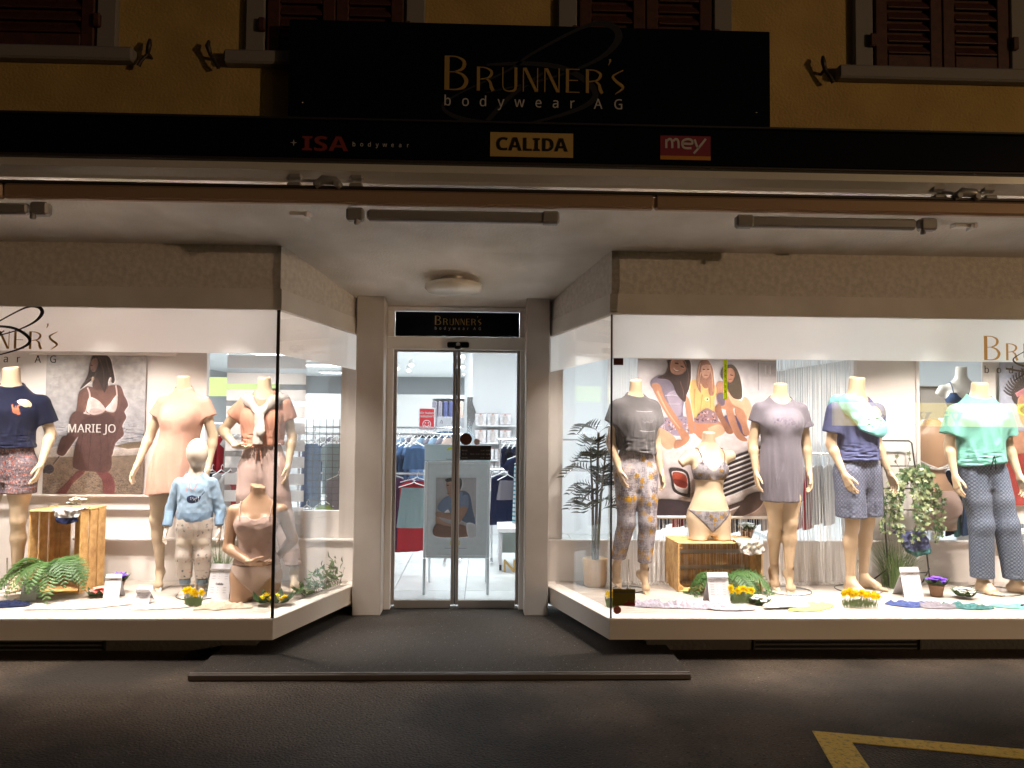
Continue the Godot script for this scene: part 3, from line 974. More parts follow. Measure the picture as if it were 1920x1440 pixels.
func awning() -> void:
	var a := thing("awning", "rolled up awning with a black fascia of brand names above the shop", "awning", Vector3(0, 2.6, 0.95))
	bx("fascia", Vector3(0, 0.235, 0.04), Vector3(17, 0.19, 0.05), M.black_gloss, a, 0.004)
	bx("fascia_cap", Vector3(0, 0.338, 0.03), Vector3(17, 0.012, 0.10), M.black_metal, a, 0.003)
	bx("fascia_lip", Vector3(0, 0.131, 0.045), Vector3(17, 0.014, 0.055), M.dark_edge, a, 0.003)
	var k := MB.new()
	k.cyl(Vector3(-8.5, 0.155, -0.055), Vector3(8.5, 0.155, -0.055), 0.024, -1, 24)
	obj("fabric_roll", k, M.awning_white, a)
	k = MB.new()
	# white underside of the folded fabric and its guard, a stepped profile
	var pf := PackedVector2Array([Vector2(-0.10, 0.012), Vector2(-0.02, 0.040), Vector2(-0.012, 0.056), Vector2(0.03, 0.088), Vector2(0.034, 0.128), Vector2(-0.06, 0.13), Vector2(-0.10, 0.06)])
	k.prism(pf, -8.5, 8.5, Transform3D(Basis(Vector3(0, 0, 1), Vector3(0, 1, 0), Vector3(-1, 0, 0)), Vector3.ZERO))
	obj("fabric_guard", k, M.awning_white, a)
	# front bar in lengths, with a dark upper edge
	for q in [[-8.5, -2.4], [-2.397, 0.86], [0.863, 8.5]]:
		bx("front_bar", Vector3((q[0] + q[1]) / 2, -0.045, 0.02), Vector3(q[1] - q[0], 0.074, 0.05), M.bronze, a, 0.012)
	bx("bar_edge", Vector3(0, 0.0, 0.02), Vector3(17, 0.016, 0.052), M.dark_edge, a, 0.004)
	# brackets that hold the roll
	for x in [-0.97, -0.66, 2.36, 2.63]:
		k = MB.new()
		k.bbox(Vector3(0, 0.085, -0.03), Vector3(0.075, 0.075, 0.085), 0.012)
		k.bbox(Vector3(0, 0.015, 0.0), Vector3(0.07, 0.03, 0.06), 0.008)
		obj("roll_bracket", k, M.awning_grey, a, Transform3D(Basis(), Vector3(x, 0, 0)))
	for x in [-0.80, 2.48]:
		k = MB.new()
		k.tube([Vector3(-0.06, 0.005, 0.04), Vector3(-0.02, 0.035, 0.05), Vector3(0.04, 0.03, 0.05), Vector3(0.07, 0.0, 0.04)], [0.018, 0.024, 0.024, 0.016], 10)
		k.cyl(Vector3(-0.045, 0.012, 0.05), Vector3(-0.045, 0.012, 0.075), 0.014)
		k.cyl(Vector3(0.05, 0.010, 0.05), Vector3(0.05, 0.010, 0.075), 0.014)
		obj("arm_joint", k, M.awning_grey, a, Transform3D(Basis(), Vector3(x, 0, 0)))
	# folded arms under the bar
	for q in [[-0.72, 0.385, -1], [1.30, 2.375, 1], [-3.3, -2.205, 1]]:
		var x0: float = q[0]; var x1: float = q[1]
		var arm := MB.new()
		arm.bbox(Vector3.ZERO, Vector3(x1 - x0 - 0.16, 0.058, 0.045), 0.012)
		var an := obj("folding_arm", arm, M.awning_grey, a, Transform3D(Basis(), Vector3((x0 + x1) / 2 + 0.03 * q[2] * -1.0, -0.116, -0.05)))
		var f2 := MB.new()
		f2.bbox(Vector3.ZERO, Vector3(x1 - x0 - 0.22, 0.04, 0.03), 0.01)
		obj("inner_arm", f2, M.awning_grey, an, Transform3D(Basis(Vector3.BACK, 0.012), Vector3(0, 0.006, -0.045)))
		for e in [x0 + 0.05, x1 - 0.05]:
			var c := MB.new()
			c.bbox(Vector3.ZERO, Vector3(0.09, 0.066, 0.06), 0.01)
			obj("arm_end", c, M.awning_grey, a, Transform3D(Basis(), Vector3(e, -0.116, -0.045)))
		var kn := MB.new()
		kn.lathe(Vector3.ZERO, [Vector2(0.0, -0.03), Vector2(0.012, -0.028), Vector2(0.016, -0.02), Vector2(0.012, 0.0)], 10)
		obj("elbow_bolt", kn, M.awning_grey, a, Transform3D(Basis(), Vector3((x0 + 0.06) if q[2] < 0 else (x1 - 0.08), -0.142, -0.03)))
	for x in [-0.98, 2.60]:
		k = MB.new()
		k.bbox(Vector3(0, -0.085, -0.18), Vector3(0.11, 0.02, 0.06), 0.004)
		k.bbox(Vector3(0.04, -0.095, -0.16), Vector3(0.02, 0.03, 0.08), 0.004)
		obj("soffit_clip", k, M.frame_white, a, Transform3D(Basis(), Vector3(x, 0, 0)))
	# brand plates stuck on the fascia
	var p := bx("brand_plate", Vector3(0.228, 0.228, 0.067), Vector3(0.42, 0.124, 0.004), M.yellow_panel, a)
	text("lettering", "CALIDA", Vector3(0.0, 0, 0.004), 0.066, M.black_film, p, "Droid Sans", true, Basis.from_scale(Vector3(1.12, 1, 1)))
	p = bx("brand_plate", Vector3(1.012, 0.229, 0.067), Vector3(0.258, 0.124, 0.004), M.crimson_panel, a)
	bx("stripe", Vector3(0, -0.052, 0.0026), Vector3(0.258, 0.02, 0.001), M.orange_panel, p)
	var ml := MB.new()
	for f in [[-0.095, -0.015, -0.095, 0.03], [-0.092, 0.022, -0.078, 0.032, -0.066, 0.022, -0.064, -0.015], [-0.06, 0.022, -0.046, 0.032, -0.034, 0.022, -0.032, -0.015], [-0.012, 0.01, 0.036, 0.01, 0.034, 0.028, 0.012, 0.033, -0.01, 0.022, -0.012, 0.0, 0.0, -0.013, 0.034, -0.013], [0.05, 0.032, 0.062, -0.002, 0.072, -0.008], [0.108, 0.036, 0.07, -0.012, 0.046, -0.04]]:
		strip_mesh(ml, f, [0.011, 0.011], 0.002, Transform3D(Basis(), Vector3(-0.004, 0.012, 0.0022)))
	obj("lettering", ml, M.letter_white, p)
	text("brand_lettering", "ISA", Vector3(-0.81, 0.211, 0.068), 0.072, M.red_letter, a, "Droid Sans", true, Basis.from_scale(Vector3(1.5, 1, 1)))
	k = MB.new()
	for i in 4: k.prism(PackedVector2Array([Vector2(0, 0.016), Vector2(0.003, 0.0), Vector2(-0.003, 0.0)]), 0, 0.003, Transform3D(Basis(Vector3.BACK, i * PI / 2), Vector3(-0.965, 0.215, 0.066)))
	obj("brand_star", k, M.letter_white, a)
	spaced("brand_lettering", "bodywear", [0, 1, 2, 3, 4, 5, 6, 7], Vector3(-0.665, 0.213, 0.068), 0.0385, 0.022, M.letter_white, a, 0.002)

func display_windows() -> void:
	for s in [-1, 1]:
		var side := "left" if s < 0 else "right"
		var lab := "lit shop window with the beach poster and the kneeling tan torso" if s < 0 else "lit shop window with the poster of three women and the black ladder"
		var w := thing("display_window", lab, "shop window", Vector3.ZERO)
		var cx := -1.285 if s < 0 else 0.803
		var px := -0.945 if s < 0 else 0.487
		var far := -5.4 if s < 0 else 6.0
		var poly := PackedVector2Array([Vector2(far, 0.028), Vector2(cx - s * 0.012, 0.028), Vector2(px - s * 0.02, -1.0), Vector2(px - s * 0.02, -1.14), Vector2(far, -1.14)])
		var up := Transform3D(Basis(Vector3(1, 0, 0), Vector3(0, 0, 1), Vector3(0, -1, 0)), Vector3.ZERO)
		var k := MB.new()
		k.prism(poly, -0.20, -0.082, up)
		obj("platform", k, M.sill_lacquer, w)
		# thin shadow gap strip at the front edge
		# floor planks
		var z := -0.115
		var row := 0
		while z > -1.13:
			var d := minf(0.145, z + 1.135)
			if d < 0.03: break
			var xe: float = cx + s * 0.07 + (px - cx) * clampf(-(z - 0.07) / 1.0, 0, 1)
			var x := far
			var off: float = rng.randf_range(0.3, 1.2)
			while (x < xe - 0.05) if s < 0 else (x > xe + 0.05):
				var x2 := (minf(x + off, xe)) if s < 0 else (maxf(x - off, xe))
				var kb := MB.new()
				kb.bbox(Vector3.ZERO, Vector3(absf(x2 - x) - 0.002, 0.004, d - 0.002), 0.001)
				obj("plank", kb, M["plank_%d" % rng.randi_range(0, 2)], w, Transform3D(Basis(), Vector3((x + x2) / 2, 0.202, z - d / 2)))
				x = x2
				off = 1.25
			z -= 0.145
			row += 1
		# white border boards round the planks
		k = MB.new()
		var bo: float = s * 0.095
		k.prism(PackedVector2Array([Vector2(far, 0.026), Vector2(cx - s * 0.014, 0.026), Vector2(px - s * 0.024, -1.0), Vector2(px + bo, -1.0), Vector2(cx + bo * 0.8, -0.112), Vector2(far, -0.112)]), -0.2072, -0.2005, up)
		obj("border_board", k, M.sill_lacquer, w)
		# panes
		bx("glass_pane", Vector3((cx + far) / 2, 1.158, 0.0), Vector3(absf(far - cx) - 0.012, 1.905, 0.008), M.glass, w)
		var dv := Vector3(px - cx, 0, -1.0)
		var ln := dv.length()
		var bs := Basis(dv.normalized(), Vector3.UP, dv.normalized().cross(Vector3.UP))
		bx("glass_pane", Vector3(cx, 1.158, 0) + dv * 0.5, Vector3(ln - 0.02, 1.905, 0.008), M.glass, w, 0.0, bs)
		bx("corner_post", Vector3(cx, 1.16, -0.002), Vector3(0.018 if s < 0 else 0.010, 1.92, 0.014), M.dark_edge, w)
		bx("edge_profile", Vector3(px, 1.14, -1.004), Vector3(0.012, 1.86, 0.012), M.dark_edge, w)
		# frosted film strip along the top of the panes, just inside
		k = MB.new()
		var i := Vector3(s * 0.012, 0, -0.012)
		var A := Vector3(cx, 1.835, 0) + i; var B := Vector3(cx, 2.115, 0) + i
		var C := Vector3(far, 1.835, -0.012); var D := Vector3(far, 2.115, -0.012)
		var E := Vector3(px + s * 0.012, 1.795, -0.99); var F := Vector3(px + s * 0.012, 2.07, -0.99)
		if s < 0:
			slab4(k, C, A, B, D, Vector3(0, 0, -0.002)); slab4(k, A, E, F, B, Vector3(-0.002, 0, 0))
		else:
			slab4(k, A, C, D, B, Vector3(0, 0, -0.002)); slab4(k, E, A, B, F, Vector3(0.002, 0, 0))
		obj("frosted_strip", k, M.film, w)
		# name on the glass
		var at := Vector3(-3.437, 1.845, 0.006) if s < 0 else Vector3(3.205, 1.845, 0.006)
		k = MB.new()
		wordmark(k, Transform3D(Basis.from_scale(Vector3(0.109, 0.109, 1)), at), 0.001)
		obj("gold_lettering", k, M.gold_film, w)
		spaced("black_lettering", "bodywearAG", SUBX, at + Vector3(0, -0.062, 0.0006), 0.109, 0.045, M.black_film, w, 0.001)
		k = MB.new()
		script_b(k, Transform3D(Basis.from_scale(Vector3(0.00336, 0.00336, 1)), at + Vector3(0.452, 2.201, 0.0014)), 0.0008)
		obj("script_initial", k, M.black_film, w)
	# side walls at the door ends and ceilings of the display boxes
	# stickers on the right hand glass
	var t := thing("olive_sticker", "small olive sticker with a red skyline in the lower window corner", "sticker", Vector3(0.884, 0.335, 0.0055))
	bx("sheet", Vector3.ZERO, Vector3(0.142, 0.104, 0.001), mk("olive_film", lin(0.16, 0.13, 0.008), 0.5), t)
	var k := MB.new()
	var sky: Array[Vector2] = [Vector2(-0.005, -0.05), Vector2(0.07, -0.05), Vector2(0.07, -0.032), Vector2(0.055, -0.03), Vector2(0.05, -0.026), Vector2(0.04, -0.032), Vector2(0.034, -0.028), Vector2(0.03, -0.005), Vector2(0.026, -0.028), Vector2(0.01, -0.03), Vector2(0.0, -0.036)]
	k.prism(PackedVector2Array(sky), 0.0006, 0.0011, Transform3D())
	obj("red_skyline", k, mk("red_film", lin(0.25, 0.02, 0.012), 0.5), t)
	k = MB.new()
	k.box(Vector3(-0.045, 0.034, 0.0008), Vector3(0.03, 0.006, 0.0006)); k.box(Vector3(-0.008, 0.034, 0.0008), Vector3(0.036, 0.006, 0.0006)); k.box(Vector3(0.022, 0.033, 0.0008), Vector3(0.01, 0.006, 0.0006)); k.box(Vector3(0.047, 0.034, 0.0008), Vector3(0.026, 0.006, 0.0006))
	obj("lettering", k, M.ink, t)
	bx("maroon_sticker", Vector3(0, 0, 0), Vector3(0.062, 0.044, 0.001), mk("maroon_film", lin(0.07, 0.006, 0.004), 0.5), self).position = Vector3(0.845, 1.808, 0.0055)
	tag(get_node("maroon_sticker"), "small dark maroon sticker high in the corner of the right window", "sticker")
	t = thing("octagon_sticker", "red octagon sticker with pale bars at the bottom window corner", "sticker", Vector3(0.842, 0.258, 0.0055))
	var oc := PackedVector2Array()
	for i in 8: oc.append(Vector2.from_angle(TAU * (i + 0.5) / 8) * 0.026)
	k = MB.new()
	k.prism(oc, 0, 0.001)
	obj("sheet", k, mk("coral_film", lin(0.50, 0.15, 0.09), 0.5), t)
	k = MB.new()
	for y in [-0.01, 0.0, 0.01]: k.box(Vector3(0, y, 0.0013), Vector3(0.038, 0.003, 0.0005))
	obj("bar", k, mk("dull_red_film", lin(0.28, 0.07, 0.05), 0.5), t)
	var fluo := mk("fluo_film", lin(0.60, 0.68, 0.0), 0.5)
	fluo.backlight_enabled = true; fluo.backlight = Color(0.95, 1.0, 0.02)
	t = thing("yellow_strip_sticker", "narrow vertical fluorescent yellow sticker beside the third woman of the poster", "sticker", Vector3(1.53, 1.705, -0.0065))
	bx("sheet", Vector3.ZERO, Vector3(0.026, 0.25, 0.001), fluo, t)
	k = MB.new()
	for i in 6: strip_mesh(k, [-0.006, 0.008, 0.005, 0.004, -0.004, -0.004, 0.006, -0.008], [0.002, 0.0025, 0.002], 0.0004, Transform3D(Basis(), Vector3(0, 0.085 - i * 0.033, 0.0006)))
	obj("lettering", k, M.ink, t)

func entrance() -> void:
	var d := thing("sliding_door", "two leaf glass sliding door in a pale frame between the windows", "door", Vector3(0, 0, -1.12))
	bx("jamb", Vector3(-0.716, 1.0, 0), Vector3(0.05, 2.0, 0.10), M.frame_white, d, 0.004)
	bx("jamb", Vector3(0.300, 1.0, 0), Vector3(0.05, 2.0, 0.10), M.frame_white, d, 0.004)
	bx("header", Vector3(-0.208, 2.012, 0.005), Vector3(1.07, 0.10, 0.11), M.frame_white, d, 0.005)
	# fanlight frame round the name plate
	bx("fanlight_rail", Vector3(-0.208, 2.275, 0.0), Vector3(1.066, 0.034, 0.09), M.frame_white, d, 0.004)
	bx("fanlight_stile", Vector3(-0.712, 2.16, 0.0), Vector3(0.056, 0.195, 0.09), M.frame_white, d, 0.004)
	bx("fanlight_stile", Vector3(0.296, 2.16, 0.0), Vector3(0.056, 0.195, 0.09), M.frame_white, d, 0.004)
	bx("lintel_fill", Vector3(-0.21, 2.36, -0.06), Vector3(1.07, 0.14, 0.08), M.pilaster_paint, d)
	var y := 0.0
	for s in [-1, 1]:
		var x0 := -0.690 if s < 0 else -0.206
		var x1 := -0.216 if s < 0 else 0.274
		var f := MB.new()
		f.bbox(Vector3(x0 + 0.012, 1.0, 0), Vector3(0.024, 1.94, 0.03), 0.003)
		f.bbox(Vector3(x1 - 0.012, 1.0, 0), Vector3(0.024, 1.94, 0.03), 0.003)
		f.bbox(Vector3((x0 + x1) / 2, 0.034, 0), Vector3(x1 - x0 - 0.05, 0.058, 0.03), 0.003)
		f.bbox(Vector3((x0 + x1) / 2, 1.957, 0), Vector3(x1 - x0 - 0.05, 0.022, 0.03), 0.003)
		var leaf := obj("door_leaf", f, M.frame_alu, d)
		bx("glass_pane", Vector3((x0 + x1) / 2, 1.004, 0), Vector3(x1 - x0 - 0.046, 1.884, 0.008), M.glass, leaf)
	bx("meeting_seal", Vector3(-0.211, 1.0, 0.0), Vector3(0.008, 1.93, 0.02), M.black_metal, d)
	var k := MB.new()
	k.bbox(Vector3.ZERO, Vector3(0.165, 0.042, 0.05), 0.008)
	k.lathe(Vector3(0, -0.022, 0.014), [Vector2(0, -0.014), Vector2(0.02, -0.01), Vector2(0.03, 0.0), Vector2(0.026, 0.012)], 14)
	var sn := obj("motion_sensor", k, M.black_gloss, d, Transform3D(Basis(), Vector3(-0.20, 1.997, 0.085)))
	k = MB.new()
	k.lathe(Vector3(0, 0.002, 0.026), [Vector2(0.016, 0), Vector2(0.010, 0.004), Vector2(0, 0.006)], 12, Basis(Vector3.RIGHT, PI / 2))
	obj("lens", k, M.acrylic, sn)
	# name plate
	var p := thing("door_sign", "small black panel with gold capitals over the sliding door", "sign", Vector3(-0.208, 2.158, -1.085))
	bx("panel", Vector3.ZERO, Vector3(0.946, 0.185, 0.03), M.black_gloss, p, 0.002)
	var u := 0.0475
	k = MB.new()
	wordmark(k, Transform3D(Basis.from_scale(Vector3(u, u, 1)), Vector3(-0.172, -0.005, 0.0152)), 0.002)
	obj("gold_lettering", k, M.gold, p)
	spaced("white_lettering", "bodywearAG", SUBX, Vector3(-0.172, -0.032, 0.0165), u, 0.021, M.letter_white, p, 0.002)
	# opening hours and stickers on the right leaf
	p = thing("opening_hours_plate", "dark rounded plate of opening hours on the right door leaf", "sign", Vector3(-0.06, 1.178, -1.112))
	bx("plate", Vector3.ZERO, Vector3(0.236, 0.108, 0.003), mk("hours_brown", lin(0.022, 0.016, 0.016), 0.4), p)
	for r in [[0.022, "Montag", "13.30 - 18.30"], [-0.006, "Di - Fr", "08.30 - 12.00  13.30 - 18.30"], [-0.034, "Samstag", "09.00 - 16.00"]]:
		var st := SurfaceTool.new()
		st.begin(Mesh.PRIMITIVE_TRIANGLES)
		text_onto(st, r[1], Transform3D(Basis(), Vector3(-0.085, 0, 0)), 0.009, 0.001)
		text_onto(st, r[2], Transform3D(Basis(), Vector3(0.105 - 0.0029 * (r[2] as String).length() * 0.88, 0, 0)), 0.009, 0.001)
		put("lettering", st.commit(), mk("hours_grey", lin(0.35, 0.33, 0.33), 0.5), p, Transform3D(Basis(), Vector3(0, r[0] - 0.004, 0.0022)))
	k = MB.new()
	wordmark(k, Transform3D(Basis.from_scale(Vector3(0.0105, 0.0105, 1)), Vector3(-0.035, 0.038, 0.0016)), 0.0006)
	obj("gold_lettering", k, mk("dim_gold", lin(0.14, 0.07, 0.02), 0.5), p)
	k = MB.new()
	var c := PackedVector2Array()
	for i in 28: c.append(Vector2.from_angle(TAU * i / 28))
	k.prism(c, 0, 0.0012, Transform3D(Basis.from_scale(Vector3(0.046, 0.046, 1)), Vector3.ZERO))
	tag(obj("brown_round_sticker", k, mk("brown_film", lin(0.09, 0.025, 0.012), 0.5), self, Transform3D(Basis(), Vector3(-0.135, 1.282, -1.115))), "brown round sticker above the opening hours on the glass door", "sticker")
	p = thing("white_round_sticker", "small round sticker with pale red top and bottom on the door", "sticker", Vector3(-0.052, 1.262, -1.115))
	k = MB.new()
	k.prism(c, 0, 0.001, Transform3D(Basis.from_scale(Vector3(0.024, 0.024, 1)), Vector3.ZERO))
	obj("sheet", k, M.letter_white, p)
	k = MB.new()
	for s in [1.0, -1.0]:
		var seg := PackedVector2Array()
		for i in 9: seg.append(Vector2(sin(-1.1 + 2.2 * i / 8) * 0.024, s * cos(-1.1 + 2.2 * i / 8) * 0.024))
		k.prism(seg, 0.0011, 0.0014)
	obj("red_segment", k, mk("pale_red_film", lin(0.55, 0.22, 0.22), 0.5), p)
	# round opal lamp, switched off
	var l := thing("ceiling_lamp", "unlit round opal glass lamp under the entrance soffit", "lamp", Vector3(-0.222, 2.408, -0.55))
	k = MB.new()
	k.lathe(Vector3.ZERO, [Vector2(0, -0.10), Vector2(0.12, -0.097), Vector2(0.18, -0.085), Vector2(0.20, -0.06), Vector2(0.195, -0.03), Vector2(0.15, -0.012), Vector2(0.10, -0.005)], 40)
	obj("shade", k, M.opal, l)
	k = MB.new()
	k.cyl(Vector3(0, -0.008, 0), Vector3(0, 0.03, 0), 0.10, -1, 28)
	obj("base", k, M.frame_alu, l)
func c8(r: int, g: int, b: int) -> Color:
	return Color(r / 255.0, g / 255.0, b / 255.0)

func grain(p: Paint, amt: float, seed_ := 1, tone := 0.2) -> void:
	var r := RandomNumberGenerator.new()
	r.seed = seed_
	if tone > 0.0:
		# soft modelling: light from the upper left on what the blurred picture takes for relief, muted inks
		for q in [[6, 3, 0.5], [22, 9, 0.30]]:
			var b := p.im.duplicate() as Image
			b.resize(p.w / q[0], p.h / q[0], Image.INTERPOLATE_LANCZOS)
			b.resize(p.w, p.h, Image.INTERPOLATE_CUBIC)
			var d: int = q[1]
			for y in p.h:
				for x in p.w:
					var l0 := b.get_pixel(maxi(x - d, 0), maxi(y - d, 0)).get_luminance()
					var l1 := b.get_pixel(mini(x + d, p.w - 1), mini(y + d, p.h - 1)).get_luminance()
					var c := p.im.get_pixel(x, y)
					var k: float = 1.0 + q[2] * (l1 - l0)
					p.im.set_pixel(x, y, Color(c.r * k, c.g * k, c.b * k))
		for y in p.h:
			for x in p.w:
				var c := p.im.get_pixel(x, y)
				p.im.set_pixel(x, y, c.lerp(Color(c.get_luminance() * 1.02, c.get_luminance() * 0.99, c.get_luminance()), 0.28))
	# tonal unevenness of a photographic print
	var nz := fnl(0.02, seed_ + 50, 5)
	var nim := nz.get_image(p.w, p.h)
	for y in p.h:
		for x in p.w:
			var c := p.im.get_pixel(x, y)
			var k := 1.0 + (nim.get_pixel(x, y).r - 0.5) * tone
			p.im.set_pixel(x, y, Color(c.r * k, c.g * k, c.b * k))
	p.im.resize(p.w / 2, p.h / 2, Image.INTERPOLATE_LANCZOS)
	p.im.resize(p.w, p.h, Image.INTERPOLATE_CUBIC)
	for i in p.w * p.h / 3:
		var x := r.randi_range(0, p.w - 1); var y := r.randi_range(0, p.h - 1)
		var c := p.im.get_pixel(x, y)
		var k := 1.0 + r.randf_range(-amt, amt)
		p.im.set_pixel(x, y, Color(c.r * k, c.g * k, c.b * k))

func shade(c: Color, k: float) -> Color:
	return Color(c.r * k, c.g * k, c.b * k)

func beach_print() -> ImageTexture:
	var p := Paint.new(560, 800, c8(180, 178, 180))
	p.off = Vector2(45, 70); p.sc = Vector2(970, 1350)
	var r := RandomNumberGenerator.new()
	r.seed = 5
	for y in 555:
		var t := y / 555.0
		p.im.fill_rect(Rect2i(0, y, 560, 1), c8(196, 192, 188).lerp(c8(152, 152, 162), smoothstep(0.0, 1.0, t)))
	for i in 900:
		var y := int(pow(r.randf(), 0.5) * 550)
		var l := r.randi_range(6, 40)
		p.im.fill_rect(Rect2i(r.randi_range(-10, 550), y, l, 1 + int(y > 350)), c8(118, 120, 132).lerp(c8(205, 203, 202), r.randf()).lerp(c8(170, 168, 172), 0.75 - 0.5 * y / 550.0))
	for i in 260:
		var y := 400 + int(r.randf() * 160)
		p.im.fill_rect(Rect2i(r.randi_range(-10, 550), y, r.randi_range(10, 50), 2), [c8(84, 88, 104), c8(186, 184, 186), c8(120, 124, 140)][r.randi() % 3])
	p.im.fill_rect(Rect2i(0, 548, 560, 260), c8(139, 117, 98))
	p.pg([0, 985, 300, 960, 420, 1010, 700, 990, 1060, 950, 1060, 1040, 600, 1060, 0, 1075], c8(186, 172, 164))
	p.pg([720, 960, 860, 925, 1060, 900, 1060, 965, 860, 985], c8(120, 100, 76))
	for i in 5200:
		var y := 560 + int(pow(r.randf(), 0.8) * 238)
		var s := 1 + int((y - 540) / 70.0)
		p.im.fill_rect(Rect2i(r.randi_range(0, 558), y, r.randi_range(s, s * 3), s), c8(168, 146, 124).lerp(c8(62, 50, 44), r.randf()).lerp(c8(139, 117, 98), 0.35))
	var skin := c8(118, 76, 66); var hair := c8(58, 42, 38); var knit := c8(98, 64, 60); var kd := c8(80, 50, 48)
	p.blob([380, 1200, 260, 1330, 180, 1420, 270, 1420, 330, 1330, 450, 1210], c8(120, 62, 62))
	p.blob([560, 1205, 620, 1290, 640, 1420, 735, 1420, 735, 1290, 660, 1200], c8(124, 62, 64))
	p.blob([440, 400, 370, 440, 355, 560, 350, 660, 430, 640, 440, 520], skin)
	p.blob([700, 380, 770, 380, 810, 470, 840, 560, 800, 640, 730, 640, 720, 500], skin)
	p.blob([430, 390, 560, 400, 720, 370, 760, 470, 740, 640, 700, 760, 480, 760, 450, 640, 420, 520], skin)
	p.blob([520, 280, 620, 290, 650, 400, 560, 420, 500, 390], shade(skin, 0.82))
	p.blob([330, 630, 280, 720, 300, 800, 260, 860, 215, 880, 180, 990, 180, 1040, 240, 1055, 290, 990, 350, 900, 420, 800, 450, 650], knit)
	p.blob([800, 470, 850, 560, 815, 620, 835, 680, 800, 760, 815, 850, 740, 930, 700, 1050, 640, 800, 700, 680, 760, 600], knit)
	p.blob([420, 800, 380, 860, 345, 980, 330, 1130, 360, 1180, 520, 1205, 690, 1195, 700, 1000, 690, 860, 640, 790], knit)
	p.blob([650, 640, 560, 670, 460, 680, 380, 760, 420, 820, 560, 830, 680, 810, 720, 700], kd)
	for q in [[420, 830, 400, 1000, 380, 1150], [500, 830, 490, 1000, 480, 1190], [580, 830, 600, 1000, 590, 1190], [650, 820, 670, 1000, 660, 1180], [300, 700, 260, 900, 220, 1020], [780, 700, 740, 850, 700, 980]]:
		p.line(q, 9.0, kd, 4.0)
	var bra := c8(216, 184, 180)
	p.blob([475, 490, 560, 520, 630, 600, 600, 640, 520, 660, 455, 630, 450, 570], bra)
	p.blob([740, 460, 745, 560, 720, 630, 650, 625, 630, 600, 680, 540], bra)
	p.blob([500, 600, 570, 600, 610, 625, 540, 645, 480, 635], shade(bra, 0.86))
	p.line([450, 395, 470, 440, 480, 500], 16, bra); p.line([725, 370, 735, 420, 742, 480], 15, bra)
	p.line([420, 640, 480, 655], 12, bra)
	p.blob([500, 75, 590, 65, 660, 110, 690, 210, 712, 320, 690, 350, 660, 300, 640, 380, 620, 440, 600, 420, 540, 300, 470, 340, 380, 410, 430, 320, 455, 250, 465, 170], hair)
	p.blob([480, 130, 530, 110, 545, 170, 520, 240, 485, 235, 470, 190], c8(148, 104, 88))
	p.line([472, 178, 492, 184], 9, c8(50, 32, 30)); p.line([485, 226, 503, 222], 7, c8(96, 52, 50))
	for q in [[480, 300, 430, 340, 420, 380], [560, 120, 600, 240, 610, 400], [620, 110, 660, 240, 690, 330], [530, 250, 500, 320, 470, 350]]:
		p.line(q, 10, c8(98, 74, 64), 3)
	p.ell(670, 312, 12, 20, c8(214, 200, 186)); p.ell(500, 310, 14, 22, c8(190, 160, 130))
	p.line([200, 1060, 140, 1140], 10, c8(66, 56, 60)); p.ell(105, 1185, 48, 44, c8(62, 56, 66)); p.ell(60, 1205, 20, 18, c8(50, 44, 50))
	grain(p, 0.06, 3)
	return p.tex()

